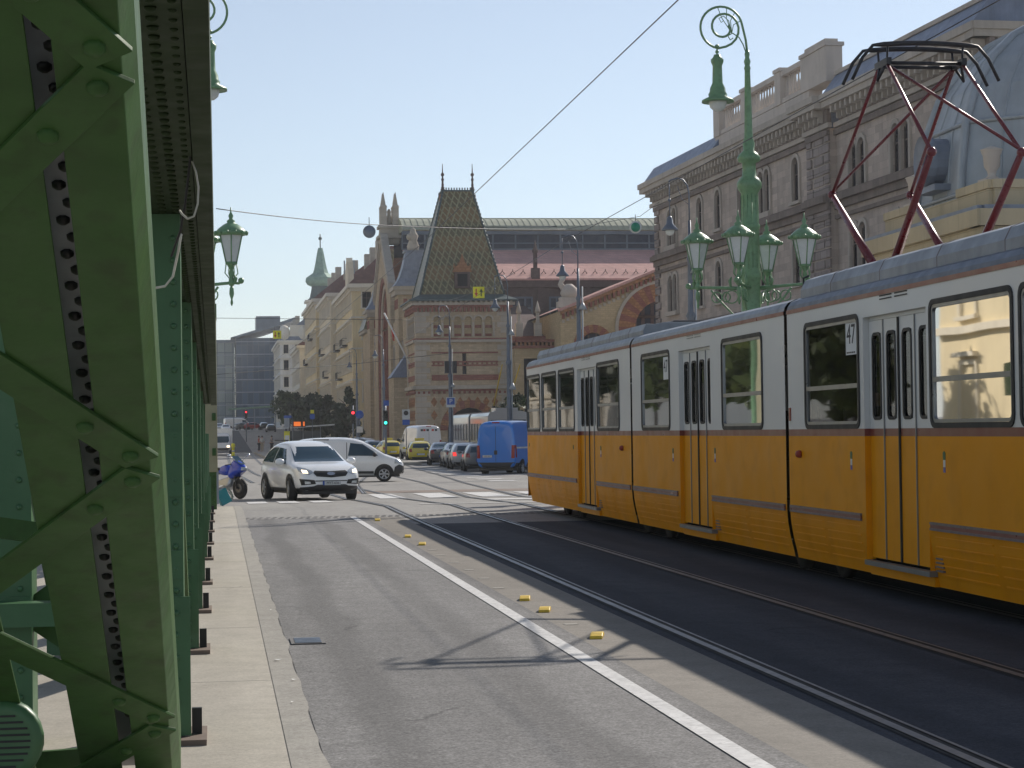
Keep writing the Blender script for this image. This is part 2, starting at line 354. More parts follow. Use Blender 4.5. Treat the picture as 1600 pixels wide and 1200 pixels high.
# ------------------------------------------------------------------ mesh helpers
class MB:
    def __init__(s): s.v = []; s.f = []; s.mi = []; s.m = 0; s.sm = []; s.smooth = False
    def add(s, vs, fs):
        o = len(s.v); s.v += [tuple(v) for v in vs]
        for f in fs: s.f.append([i+o for i in f]); s.mi.append(s.m); s.sm.append(s.smooth)
    def quad(s, a, b, c, d): s.add([a, b, c, d], [(0, 1, 2, 3)])
    def poly(s, pts): s.add(pts, [tuple(range(len(pts)))])
    def box(s, a, b, M=None):
        x0, y0, z0 = a; x1, y1, z1 = b
        vs = [Vector(p) for p in ((x0,y0,z0),(x1,y0,z0),(x1,y1,z0),(x0,y1,z0),(x0,y0,z1),(x1,y0,z1),(x1,y1,z1),(x0,y1,z1))]
        if M is not None: vs = [M @ v for v in vs]
        s.add(vs, [(0,3,2,1),(4,5,6,7),(0,1,5,4),(1,2,6,5),(2,3,7,6),(3,0,4,7)])
    def cbox(s, c, d, M=None):
        s.box([c[i]-d[i]/2 for i in range(3)], [c[i]+d[i]/2 for i in range(3)], M)
    def bar(s, p, q, w, h, up=(0, 0, 1)):
        """rectangular bar from p to q, w across, h along up"""
        p, q = Vector(p), Vector(q); d = (q-p).normalized(); u = Vector(up); x = d.cross(u)
        if x.length < 1e-4: u = Vector((1, 0, 0)); x = d.cross(u)
        x.normalize(); u = x.cross(d)
        vs = []
        for e in (p, q):
            for a, b in ((-1,-1),(1,-1),(1,1),(-1,1)): vs.append(e + x*(a*w/2) + u*(b*h/2))
        s.add(vs, [(3,2,1,0),(4,5,6,7),(0,1,5,4),(1,2,6,5),(2,3,7,6),(3,0,4,7)])
    def tube(s, pts, r, n=6, closed=False):
        pts = [Vector(p) for p in pts]; N = len(pts); rs = r if isinstance(r, (list, tuple)) else [r]*N
        o = len(s.v); up = Vector((0, 0, 1)); prev = None
        for i, p in enumerate(pts):
            if closed: d = pts[(i+1) % N]-pts[i-1]
            else: d = pts[min(i+1, N-1)]-pts[max(i-1, 0)]
            d.normalize()
            if prev is None:
                x = d.cross(up)
                if x.length < 1e-3: x = d.cross(Vector((1, 0, 0)))
            else:
                x = prev - d*prev.dot(d)
                if x.length < 1e-4: x = d.cross(up)
            x.normalize(); prev = x; y = d.cross(x)
            for k in range(n):
                a = 2*math.pi*k/n; s.v.append(tuple(p + (x*math.cos(a)+y*math.sin(a))*rs[i]))
        M = N if closed else N-1
        for i in range(M):
            for k in range(n):
                a = o+i*n+k; b = o+i*n+(k+1) % n; j = (i+1) % N
                s.f.append([a, b, o+j*n+(k+1) % n, o+j*n+k]); s.mi.append(s.m); s.sm.append(True)
        if not closed:
            s.f.append([o+k for k in range(n)][::-1]); s.mi.append(s.m); s.sm.append(False)
            s.f.append([o+(N-1)*n+k for k in range(n)]); s.mi.append(s.m); s.sm.append(False)
    def lathe(s, prof, n=16, c=(0, 0, 0), M=None, smooth=True):
        """profile [(r, z)] bottom to top about the vertical through c"""
        o = len(s.v); c = Vector(c)
        for r, z in prof:
            for k in range(n):
                a = 2*math.pi*(k+.5)/n; p = Vector((r*math.cos(a), r*math.sin(a), z))
                if M is not None: p = M @ p
                s.v.append(tuple(c+p))
        for i in range(len(prof)-1):
            for k in range(n):
                s.f.append([o+i*n+k, o+i*n+(k+1) % n, o+(i+1)*n+(k+1) % n, o+(i+1)*n+k]); s.mi.append(s.m); s.sm.append(smooth)
        s.f.append([o+k for k in range(n)][::-1]); s.mi.append(s.m); s.sm.append(False)
        s.f.append([o+(len(prof)-1)*n+k for k in range(n)]); s.mi.append(s.m); s.sm.append(False)
    def ball(s, c, r, n=8, m=5, sc=(1, 1, 1)):
        prof = [(r*math.cos(-math.pi/2+math.pi*i/m)*1.0, r*math.sin(-math.pi/2+math.pi*i/m)) for i in range(m+1)]
        M = Matrix.Diagonal(sc).to_3x3(); s.lathe([(max(a, 1e-4), b) for a, b in prof], n, c, M)
    def prism(s, poly, fa, fb):
        """poly of 2-D points, fa / fb map a point to the two ends"""
        a = [fa(p) for p in poly]; b = [fb(p) for p in poly]; n = len(poly)
        s.add(a+b, [tuple(range(n))[::-1], tuple(range(n, 2*n))] + [(i, (i+1) % n, n+(i+1) % n, n+i) for i in range(n)])
    def build(s, name, mats, parent=None, bevel=0, auto=False, fix=True):
        me = bpy.data.meshes.new(name); me.from_pydata([tuple(v) for v in s.v], [], s.f)
        ms = mats if isinstance(mats, (list, tuple)) else [mats]
        for m in ms: me.materials.append(MAT[m] if isinstance(m, str) else m)
        me.polygons.foreach_set('material_index', s.mi)
        me.polygons.foreach_set('use_smooth', s.sm)
        me.update()
        if fix:
            b = bmesh.new(); b.from_mesh(me); bmesh.ops.recalc_face_normals(b, faces=b.faces); b.to_mesh(me); b.free()
        o = bpy.data.objects.new(name, me); COL.objects.link(o)
        if parent: o.parent = parent
        if bevel:
            md = o.modifiers.new('bevel', 'BEVEL'); md.width = bevel; md.segments = 2; md.limit_method = 'ANGLE'; md.angle_limit = rad(40)
        return o
def tag(o, label=None, cat=None, group=None, kind=None):
    if label: o['label'] = label
    if cat: o['category'] = cat
    if group: o['group'] = group
    if kind: o['kind'] = kind
    return o
def thing(name, label, cat, loc=(0, 0, 0), rz=0, group=None):
    o = bpy.data.objects.new(name, None); COL.objects.link(o); o.empty_display_size = .3
    o.location = loc; o.rotation_euler = (0, 0, rz); return tag(o, label, cat, group)
def struct(o): o['kind'] = 'structure'; return o
KIDS = {}
def copy_tree(o, parent=None):
    c = o.copy(); COL.objects.link(c); c.parent = parent
    for ch in [x for x in COL.objects if x.parent == o]: copy_tree(ch, c)
    return c
def text_mesh(name, body, size, mat, parent, M, depth=.004):
    cu = bpy.data.curves.new('lettering', 'FONT'); cu.body = body; cu.size = size; cu.align_x = 'CENTER'; cu.align_y = 'CENTER'; cu.extrude = depth
    t = bpy.data.objects.new('lettering_source', cu); COL.objects.link(t)
    dg = bpy.context.evaluated_depsgraph_get(); me = bpy.data.meshes.new_from_object(t.evaluated_get(dg))
    bpy.data.objects.remove(t); bpy.data.curves.remove(cu)
    me.materials.clear(); me.materials.append(MAT[mat])
    o = bpy.data.objects.new(name, me); COL.objects.link(o); o.parent = parent; o.matrix_local = M; return o
def frame(o, ud):
    """local facade coordinates: u along ud, v up, d outward (ud x Z)"""
    o = Vector(o); ud = Vector(ud).normalized(); n = ud.cross(Vector((0, 0, 1)))
    return lambda u, v, d=0: o + ud*u + Vector((0, 0, v)) + n*d
def fbox(mb, fr, u0, u1, v0, v1, d0, d1):
    p = [fr(u, v, d) for d in (d0, d1) for u, v in ((u0, v0), (u1, v0), (u1, v1), (u0, v1))]
    mb.add(p, [(0,3,2,1),(4,5,6,7),(0,1,5,4),(1,2,6,5),(2,3,7,6),(3,0,4,7)])
def fprism(mb, fr, poly, d0, d1):
    mb.prism(poly, lambda p: fr(p[0], p[1], d0), lambda p: fr(p[0], p[1], d1))
def arc_pts(cx, cy, r, a0, a1, n=10):
    return [(cx+r*math.cos(a0+(a1-a0)*i/n), cy+r*math.sin(a0+(a1-a0)*i/n)) for i in range(n+1)]
def wall(mb, fr, u0, u1, v0, v1, ops, depth=.3):
    """a wall sheet with real openings (ua, ub, va, vb, arched) and their reveals"""
    us = sorted({u0, u1, *[o[0] for o in ops], *[o[1] for o in ops]}); vs = sorted({v0, v1, *[o[2] for o in ops], *[o[3] for o in ops]})
    us = [u for u in us if u0 <= u <= u1]; vs = [v for v in vs if v0 <= v <= v1]
    for a, b in zip(us, us[1:]):
        for c, d in zip(vs, vs[1:]):
            mu, mv = (a+b)/2, (c+d)/2
            if any(o[0] < mu < o[1] and o[2] < mv < o[3] for o in ops): continue
            mb.quad(fr(a, c), fr(b, c), fr(b, d), fr(a, d))
    for o in ops:
        ua, ub, va, vb, ar = o
        if not depth: continue
        if ar:
            r = (ub-ua)/2; cx = (ua+ub)/2; cy = vb-r; arc = arc_pts(cx, cy, r, math.pi, 0, 10)
            for (p, q) in zip(arc[:5], arc[1:6]): mb.poly([fr(ua, vb), fr(*p), fr(*q)])
            for (p, q) in zip(arc[5:10], arc[6:11]): mb.poly([fr(ub, vb), fr(*p), fr(*q)])
            ring = [(ua, va)] + arc + [(ub, va)]
        else: ring = [(ua, va), (ua, vb), (ub, vb), (ub, va)]
        for p, q in zip(ring, ring[1:]+ring[:1]):
            mb.quad(fr(*p), fr(*q), fr(*q, -depth), fr(*p, -depth))
def window(parent, fr, u0, u1, v0, v1, depth=.25, arch=False, mull=1, trans=1, trim=None, tw=.16, td=.12, hood=False, name='window', framemat='wood', pane='pane', sub=True, sill=True):
    """one window as a part: the frame with its stone surround, its pane a sub-part"""
    m = MB(); d0, d1 = -depth+.03, -depth+.09; t = max(.05, (u1-u0)*.06)
    r = (u1-u0)/2; top = v1
    fbox(m, fr, u0, u0+t, v0, top, d0, d1); fbox(m, fr, u1-t, u1, v0, top, d0, d1)
    fbox(m, fr, u0+t, u1-t, v0, v0+t, d0, d1); fbox(m, fr, u0+t, u1-t, top-t, top, d0, d1)
    for i in range(1, mull+1):
        u = u0+(u1-u0)*i/(mull+1); fbox(m, fr, u-t/2, u+t/2, v0+t, top-t, d0, d1+.004)
    for i in range(1, trans+1):
        v = v0+(v1-v0)*(.62 if trans == 1 else i/(trans+1)); fbox(m, fr, u0+t, u1-t, v-t/2, v+t/2, d0, d1+.002)
    mats = [framemat]
    if trim:
        mats.append(trim); m.m = 1
        if arch:
            cy = v1-r
            fbox(m, fr, u0-tw, u0, v0, cy, 0.004, td); fbox(m, fr, u1, u1+tw, v0, cy, 0.004, td)
            a = arc_pts((u0+u1)/2, cy, r, 0, math.pi, 10); b = arc_pts((u0+u1)/2, cy, r+tw, 0, math.pi, 10)
            for i in range(10): fprism(m, fr, [a[i], b[i], b[i+1], a[i+1]], 0.004, td)
        else:
            fbox(m, fr, u0-tw, u0, v0, v1, 0.004, td); fbox(m, fr, u1, u1+tw, v0, v1, 0.004, td); fbox(m, fr, u0-tw, u1+tw, v1, v1+tw, 0.004, td)
        if sill: fbox(m, fr, u0-tw*1.4, u1+tw*1.4, v0-tw*.8, v0, 0.004, td*2)
        if hood: fbox(m, fr, u0-tw*1.8, u1+tw*1.8, v1+tw*1.6, v1+tw*2.6, 0.004, td*3)
    o = m.build(name, mats, parent)
    q = MB(); q.quad(fr(u0, v0, -depth+.01), fr(u1, v0, -depth+.01), fr(u1, v1, -depth+.01), fr(u0, v1, -depth+.01))
    if sub: q.build('pane', pane, o)
    return o

# ------------------------------------------------------------------ the ground, the lane, the tracks
KN = [p[0] for p in PROF]
def ysteps(y0, y1, step):
    n = max(1, int(abs(y1-y0)/step)); s = {round(y0+(y1-y0)*i/n, 4) for i in range(n+1)} | {k for k in KN if min(y0, y1) < k < max(y0, y1)}
    return sorted(s)
def strip(name, x0, x1, y0, y1, dz, mat, step=50):
    f0 = x0 if callable(x0) else (lambda y: x0); f1 = x1 if callable(x1) else (lambda y: x1)
    m = MB(); ys = ysteps(y0, y1, step)
    vs = []; 
    for y in ys: vs += [(f0(y), y, gz(y)+dz), (f1(y), y, gz(y)+dz)]
    m.add(vs, [(2*i, 2*i+1, 2*i+3, 2*i+2) for i in range(len(ys)-1)])
    return m.build(name, mat)
struct(strip('ground', -900, 900, -200, 2500, 0, 'asphalt_city'))
struct(strip('riverside_footway', -7, -1.3, -20, 47, .004, 'concrete'))
struct(strip('bridge_apron', -1.3, .33, -20, 49, .004, 'concrete'))
struct(strip('kerb_strip', .33, lambda y: .50+.008*math.sin(y*2.1)+.007*math.sin(y*5.3)+random.uniform(-.004, .004), -20, 49, .008, 'kerb', .25))
struct(strip('bridge_road', lambda y: .50, 2.72, -20, 38.6, .004, 'asphalt_lane', 1))
struct(strip('sand_strip', 2.72, 3.36, -20, 38.6, .004, 'sand_strip'))
struct(strip('shaded_track_bed', 3.36, 9.0, -20, 35.4, .004, 'asphalt_track_shade'))  # dark sheet cut off where the tram's shadow ends, shade painted in
struct(strip('far_road', -12, 3.8, 232, 392, .006, 'asphalt_dark'))
struct(strip('lane_marking', 2.445, 2.56, -20, 38.9, .010, 'white_line'))
jm = MB()
for k in range(46):
    x = .45+k*.13
    jm.box((x, 38.75, .0045), (x+.075, 38.98, .0062))
for k in range(46):
    x = .5+k*.13
    jm.box((x, 39.25, .0045), (x+.075, 39.45, .0062))
struct(jm.build('expansion_joint', 'joint'))
# zebra stripes of the crossing at the end of the bridge
zm = MB()
def flat(mb, x0, x1, y0, y1, dz):
    mb.quad((x0, y0, gz(y0)+dz), (x1, y0, gz(y0)+dz), (x1, y1, gz(y1)+dz), (x0, y1, gz(y1)+dz))
for xc in (.95, 1.75, 2.6): flat(zm, xc-.22, xc+.3, 52.2, 56.2, .012)
for xc, w_ in ((4.9, .36), (6.35, .42), (7.9, .44), (9.5, .45)): flat(zm, xc-w_, xc+w_, 58.1, 63.2, .012)
flat(zm, 6.9, 10.5, 51.2, 53.6, .012)
flat(zm, 4.5, 7.5, 46, 46.0+.5, .012)
struct(zm.build('zebra_crossing', 'white_line'))
fm = MB()
for k in range(9):
    flat(fm, 10.6+.06*k, 11.7+.06*k, 80+k*4.2, 81.6+k*4.2, .012)
for k in range(8): flat(fm, -2+k*1.2, -1.3+k*1.2, 226, 230, .014)
for k in range(10): flat(fm, -4+k*1.2, -3.3+k*1.2, 395, 399, .014)
struct(fm.build('road_markings', 'white_line'))
jm = MB()
for y in (9.2, 13.4, 17.1, 21.6, 26.0, 30.5, 35.2, 40.0): jm.box((-1.3, y, .0042), (.33, y+.004, .0052))
struct(jm.build('apron_joint', 'kerb'))
# the brown paved patches beyond the bridge
struct(strip('paved_patch', 3.6, 10.5, 64.5, 67.5, .004, 'rust_brown'))
# grooved rails: head, groove and lip laid in the road
def rail(pts):
    m = MB(); ys = ysteps(pts[0][1], pts[-1][1], .8)
    def X(y):
        for (xa, ya), (xb, yb) in zip(pts, pts[1:]):
            if y <= yb+1e-6:
                t = (y-ya)/(yb-ya); t = t if len(pts) < 3 else t
                return xa+(xb-xa)*t
        return pts[-1][0]
    xs = [X(y) for y in ys]
    for _ in range(6): xs = [xs[0]]+[(xs[i-1]+2*xs[i]+xs[i+1])/4 for i in range(1, len(xs)-1)]+[xs[-1]]
    for mi, a, b, dz in ((1, -.085, .085, .010), (0, -.06, .0, .016), (0, .045, .068, .016)):
        m.m = mi
        for i in range(len(ys)-1):
            m.quad((xs[i]+a, ys[i], gz(ys[i])+dz), (xs[i]+b, ys[i], gz(ys[i])+dz), (xs[i+1]+b, ys[i+1], gz(ys[i+1])+dz), (xs[i+1]+a, ys[i+1], gz(ys[i+1])+dz))
    return struct(m.build('tram_track', ['steel', 'groove']))
rail([(3.53, -20), (3.55, 40), (3.7, 55), (3.0, 80), (1.9, 110), (1.5, 140), (2.0, 231)])
rail([(5.03, -20), (5.0, 42), (5.15, 58), (4.6, 80), (3.4, 110), (2.9, 140), (3.4, 231)])
rail([(6.48, -20), (6.5, 44), (7.1, 60), (7.9, 80), (8.2, 100), (7.6, 130)])
rail([(7.98, -20), (8.0, 44), (8.6, 60), (9.3, 78), (10.6, 100), (11.6, 127)])
rail([(4.5, 64), (5.2, 78), (7.2, 100), (10.0, 140)])
rail([(1.4, 85), (1.0, 110), (.8, 140), (.9, 231)])
# raised tram stop island
im = MB()
ys = ysteps(128, 226, 8)
for a, b in zip(ys, ys[1:]):
    for (xa, xb) in ((3.9, 12.6),):
        m0, m1 = gz(a), gz(b)
        im.add([(xa, a, m0-.1), (xb, a, m0-.1), (xb, b, m1-.1), (xa, b, m1-.1), (xa, a, m0+.2), (xb, a, m0+.2), (xb, b, m1+.2), (xa, b, m1+.2)],
               [(4,5,6,7),(0,1,5,4),(1,2,6,5),(2,3,7,6),(3,0,4,7)])
struct(im.build('tram_stop_pavement', 'kerb'))
# pavement in front of the hall
pv = MB()
ys = ysteps(104, 420, 20)
for a, b in zip(ys, ys[1:]):
    m0, m1 = gz(a), gz(b)
    pv.add([(15.6, a, m0-.1), (60, a, m0-.1), (60, b, m1-.1), (15.6, b, m1-.1), (15.6, a, m0+.14), (60, a, m0+.14), (60, b, m1+.14), (15.6, b, m1+.14)],
           [(4,5,6,7),(0,1,5,4),(1,2,6,5),(2,3,7,6),(3,0,4,7)])
struct(pv.build('hall_pavement', 'kerb'))
# yellow studs between the lane and the rail, then the grey traces of the missing ones
st = MB()
st.prism([(-.5, 0), (-.42, .55), (-.2, .95), (.2, .95), (.42, .55), (.5, 0)], lambda p: (-.05+p[0]*.05, p[0]*.30, p[1]*.04), lambda p: (.05+p[0]*.05, p[0]*.30, p[1]*.04))
studs = []
for i, (x, y, lab) in enumerate(((2.86, 15.5, 'yellow lane stud closest to the camera, beside the tram track'), (2.83, 17.85, 'yellow lane stud in the middle of three close by the white line'),
      (2.84, 19.1, 'yellow lane stud just past the first two, level with the tram doors'), (2.83, 28.8, 'small yellow lane stud seen far along the white line'), (2.83, 31.0, 'tiny far yellow lane stud second from the bridge end'), (2.83, 37.0, 'tiny yellow lane stud beside the far end of the white line'))):
    if i == 0: o = st.build('road_stud', 'yellow', None, .008); s0 = o
    else: o = s0.copy(); COL.objects.link(o)
    o.location = (x, y, .006); o.rotation_euler = (0, 0, rad(-4+i*2)); tag(o, lab, 'road stud', 'yellow studs along the lane edge')
tr = MB()
for k, (x, y) in enumerate(((2.85, 16.6), (2.8, 20.6), (2.83, 22.0), (2.84, 23.4), (2.83, 24.8), (2.82, 26.3), (2.84, 27.5), (2.83, 30), (2.84, 33), (2.83, 35))):
    tr.box((x-.06, y-.06, .0062), (x+.05, y+.07, .0074))
struct(tr.build('road_stud_traces', 'kerb'))
# a sunken gully cover at the kerb
g = thing('gully_cover', 'dark iron gully cover set in the road beside the kerb', 'drain cover', (.66, 15.8, .006))
m = MB(); m.box((-.13, -.22, 0), (.13, .22, .008)); m.build('rim', 'gully', g)
m = MB()
for k in range(6): m.box((-.10, -.19+k*.065, .009), (.10, -.15+k*.065, .013))
m.build('grate', 'lamp_grey', g)
# litter scraps along the gutter
for k, (x, y) in enumerate(((.42, 12.2), (.47, 13.3), (.40, 14.5), (.46, 18.6))):
    m = MB(); a = random.random()*3; r = .014+.008*k % .02
    m.poly([(math.cos(a+i*1.3)*r, math.sin(a+i*1.3)*r, .003+.004*(i % 2)) for i in range(4)])
    o = m.build('litter_scrap', 'paper'); o.location = (x, y, .014)
    tag(o, 'scrap of white paper litter lying along the gutter by the pale kerb', 'litter', 'paper scraps in the gutter')
# ------------------------------------------------------------------ the riveted truss beside the camera
MAT['lit_slot_plate'] = mk('lit_slot_plate', (.27, .29, .33), .4, var=.2, scale=5, streak=.4)  # pale grey-blue stands in for the light showing in the slot
MAT['green_dark'] = mk('green_dark', (.032, .052, .018), .6, var=.15, scale=3, streak=.3, spec=.2)
TR = thing('bridge_truss', 'green riveted lattice truss of the bridge along the pale apron', 'bridge truss', (-.6, 10.8, 0))
TRI = Vector((-.6, 10.8, 0))
def tb(mb, name, mats, parent=TR, bevel=0):
    o = mb.build(name, mats, parent, bevel); 
    if parent == TR: o.location = -TRI
    return o
def rivet(mb, p, n, r):
    p, n = Vector(p), Vector(n).normalized(); q = n.to_track_quat('Z', 'Y').to_matrix()
    mb.smooth = True
    prof = [(r, 0), (r*.92, r*.35), (r*.6, r*.65), (.001, r*.75)]
    mb.lathe(prof, 8, p, q); mb.smooth = False
P0 = Vector((-.25, 5.654, 2.613)); DD = Vector((0, .8763, -.4821)); NN = Vector((0, -.4821, -.8763))
EYEV = Vector((0, 0, 1.6))
def dp(s, x, d=0): return EYEV + (Vector((x, P0.y, P0.z)) + DD*s - EYEV)*.895 + NN*d
def dplate(mb, pts, d0, d1):
    mb.prism(pts, lambda p: dp(p[0], p[1], d0), lambda p: dp(p[0], p[1], d1))
def rect(s0, s1, x0, x1): return [(s0, x0), (s1, x0), (s1, x1), (s0, x1)]
m = MB()
S0, S1 = -.78, 6.0
for x0, x1 in ((-.432, -.25), (-.70, -.497), (-1.10, -.92)):
    dplate(m, rect(S0, S1, x0, x1), -.014, 0)
# the rolled edge towards the road
m.prism([(-.25, .0), (-.212, -.10), (-.224, -.104), (-.262, -.012)], lambda p: dp(S0, p[0], p[1]-.001), lambda p: dp(S1, p[0], p[1]-.001))
dplate(m, rect(S0, S1, -.225, -.213), -.34, -.10)
dplate(m, rect(S0, S1, -1.1, -1.088), -.34, -.014)
DIAG = tb(m, 'diagonal', 'green', TR, .003)
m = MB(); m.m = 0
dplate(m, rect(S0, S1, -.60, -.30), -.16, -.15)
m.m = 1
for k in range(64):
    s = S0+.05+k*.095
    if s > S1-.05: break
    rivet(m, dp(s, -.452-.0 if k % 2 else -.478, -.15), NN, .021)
o = m.build('web_plate', ['lit_slot_plate', 'black'], DIAG);  # pale plate and black rivets imitate the bright slot
def lacing(sa, xa, sb, xb):
    m = MB(); a = Vector((sa, xa)); b = Vector((sb, xb)); d = (b-a).normalized(); n = Vector((-d.y, d.x))*.075
    a2 = a-d*.07; b2 = b+d*.07
    pts = [a2+n, b2+n, b2-n, a2-n]
    dplate(m, [tuple(p) for p in pts], .001, .015)
    # angle leg standing up along the upper edge
    e = n if (d.x*0+n.x) < 0 else -n
    pts = [a2+e, b2+e, b2+e*.86, a2+e*.86]
    dplate(m, [tuple(p) for p in pts], -.06, -.0005) if False else None
    L = (b-a).length
    for t in (0, .27/L*1.45*.68, 1):
        p = a+(b-a)*t; rivet(m, dp(p.x, p.y, .014), NN, .03)
    return m.build('lacing_bar', 'green', DIAG, .002)
for sa, sb in ((-.09, -1.15), (.08, 1.12), (2.22, 1.16), (2.42, 3.47), (4.84, 3.79), (5.05, 6.1)):
    if sb < S0: lacing(sa, -.318, -.78, -.318-(sa+.78)/1.06*.712)
    elif sb > S1: lacing(sa, -.318, S1, -.318-(S1-sa)/1.06*.712)
    else: lacing(sa, -.318, sb, -1.03)
# top chord, sloping down towards the abutment
CH = [(2.0, 3.06), (6.7, 3.0), (10.5, 2.78), (14.5, 2.62), (21, 2.35), (30.5, 2.05)]
def chz(y):
    for (a, za), (b, zb) in zip(CH, CH[1:]):
        if y <= b: return za+(zb-za)*(y-a)/(b-a)
    return CH[-1][1]
m = MB(); m.m = 0
for (a, za), (b, zb) in zip(CH, CH[1:]):
    for x0, x1, dz, h in ((-.75, -.105, 0, .45), (-.10, -.016, -.018, .49)):
        m.m = 0
        m.add([(x0, a, za+dz), (x1, a, za+dz), (x1, b, zb+dz), (x0, b, zb+dz), (x0, a, za+h), (x1, a, za+h), (x1, b, zb+h), (x0, b, zb+h)],
              [(0,3,2,1),(4,5,6,7),(1,2,6,5),(3,0,4,7)] + ([(0,1,5,4)] if a == 2.0 else []) + ([(2,3,7,6)] if b == 30.5 else []))
y = 5.0
while y < 30:
    z = chz(y)
    rivet(m, (-.205, y, z), (0, 0, -1), .022); rivet(m, (-.275, y+.06, z), (0, 0, -1), .022)
    rivet(m, (-.135, y+.03, z), (0, 0, -1), .016)
    y += .125
CHO = tb(m, 'top_chord', 'green_dark')
# posts with their gussets, feet and lacing
PY = [10.83, 15.25, 18.7, 22.2, 26.5, 30.2, 34.0, 37.8, 41.6]
for k, y in enumerate(PY):
    top = chz(y)-.01 if y < 30.5 else 1.4
    m = MB(); m.m = 0
    m.box((-.44, y, 0.01), (-.187, y+.016, top)); m.box((-.203, y+.017, .01), (-.187, y+.30, top)); m.box((-.44, y+.30, .01), (-.187, y+.315, top))
    m.box((-.43, y-.017, .04), (-.155, y-.002, .76)); m.box((-.43, y-.012, 1.28), (-.188, y-.001, 1.62)) 
    m.box((-.42, y-.012, .85), (-.188, y-.001, 1.0))
    for q in range(30):
        z = .1+q*.115
        if z > top-.05: break
        dy = -.018 if z < .76 else -.001
        rivet(m, (-.225, y+dy, z), (0, -1, 0), .017)
        if q % 2 == 0: rivet(m, (-.375, y+dy, z), (0, -1, 0), .017)
    post = tb(m, 'post', 'green_teal')
    m = MB(); m.m = 0
    m.box((-1.25, y, .01), (-.96, y+.016, top)); m.box((-.976, y+.017, .01), (-.96, y+.3, top))
    for q in range(24):
        z = .12+q*.14
        if z > top-.05: break
        rivet(m, (-1.02, y-.001, z), (0, -1, 0), .017)
    m.box((-1.24, y-.012, .5), (-.962, y-.001, .78))
    tb(m, 'inner_post', 'green_teal')
    m = MB()
    m.box((-.34, y-.15, .0), (-.075, y+.36, .034), None); m.m = 1
    m.box((-.152, y+.06, .034), (-.10, y+.10, .17))
    tb(m, 'foot_plate', ['rust_brown', 'black'])
    # bracing between the two webs
    z = .25; s = 0
    while z < top-.5 and k < 5:
        b = MB()
        a0, a1 = ((-1.0, z), (-.40, z+.42)) if s % 2 else ((-.40, z), (-1.0, z+.42))
        b.prism([(0, 0), (.10, 0), (.10, .012), (.012, .012), (.012, -.10), (0, -.10)], lambda p: (a0[0], y+.09+p[0], a0[1]+.05+p[1]), lambda p: (a1[0], y+.09+p[0], a1[1]+.05+p[1]))
        tb(b, 'brace', 'green'); z += .44; s += 1
    if k < 5:
        y2 = PY[k+1]; b = MB()
        b.bar((-.32, y2+.1, .15), (-.32, y+.4, min(chz(y), 2.4)-.1), .2, .15); b.bar((-1.1, y2+.1, .15), (-1.1, y+.4, min(chz(y), 2.4)-.1), .16, .14)
        tb(b, 'diagonal', 'green')
b = MB(); b.bar((-1.25, 10.7, .70), (-.42, 10.7, .70), .16, .12); tb(b, 'cross_beam', 'green_teal')
b = MB(); b.bar((-1.7, 9.2, 1.32), (-.8, 10.6, 1.1), .05, .10); tb(b, 'brace', 'green'); b = MB(); b.bar((-1.6, 8.8, .20), (-.62, 9.9, .08), .05, .10); tb(b, 'brace', 'green')
# the end post: a riveted green foot under a paler shaft
m = MB(); m.box((-.75, 44.3, 0), (-.045, 45.3, .80)); m.m = 1; m.box((-.80, 44.26, .80), (-.02, 45.34, 4.1)); m.m = 0
for q in range(8): rivet(m, (-.1, 44.3, .1+q*.09), (0, -1, 0), .02)
for zc in (1.15, 1.9, 2.75): m.box((-.13, 44.2, zc), (-.05, 44.255, zc+.16))
m.m = 0; m.box((-.85, 44.2, 4.1), (-.01, 45.4, 4.4))
tb(m, 'end_post', ['green', 'beige_shaft'], TR, .01)
m = MB(); m.box((-.16, 47.6, 0), (.0, 48.0, .78)); m.m = 1; m.box((-.19, 47.55, .78), (.03, 48.05, .84))
o = m.build('cable_cabinet', ['zinc', 'dark_metal'], None, .01); tag(o, 'small grey metal cabinet at the end of the truss beside the blue motorcycle', 'cabinet')
# the two loose cables under the chord
m = MB(); m.tube([at(306, 88, 9.3), at(301, 125, 9.2), at(302, 160, 9.2), at(301, 190, 9.2), at(297, 250, 9.3), at(289, 320, 9.4), at(282, 360, 9.5), at(268, 400, 9.7)], .006, 6)
o = m.build('cable', 'black'); tag(o, 'thin black cable hanging down the truss from the dark clamp', 'cable', 'cables on the truss')
m = MB(); m.lathe([(.01, -.09), (.026, -.08), (.03, 0), (.026, .08), (.01, .1)], 8, at(305, 120, 9.25)); m.lathe([(.02, -.05), (.024, 0), (.02, .05)], 8, at(300, 168, 9.15))
o = m.build('cable_clamp', 'black'); tag(o, 'dark cable clamp hanging under the riveted chord', 'cable clamp')
m = MB(); m.tube([at(300, 252, 9.2), at(306, 268, 9.2), at(310, 292, 9.2), at(309, 318, 9.2), at(303, 338, 9.2), at(293, 342, 9.2), at(284, 334, 9.25), at(281, 329, 9.3)], .005, 6)
o = m.build('cable', 'white_cable'); tag(o, 'pale white cable hanging in an open loop under the chord', 'cable', 'cables on the truss')
m = MB(); m.tube([at(283, 366, 9.6), at(278, 395, 9.7), at(270, 432, 9.8), at(258, 447, 9.8), at(243, 450, 9.9)], .006, 6)
o = m.build('cable', 'white_cable'); tag(o, 'grey cable curving down behind the near diagonal onto the teal post', 'cable', 'cables on the truss')
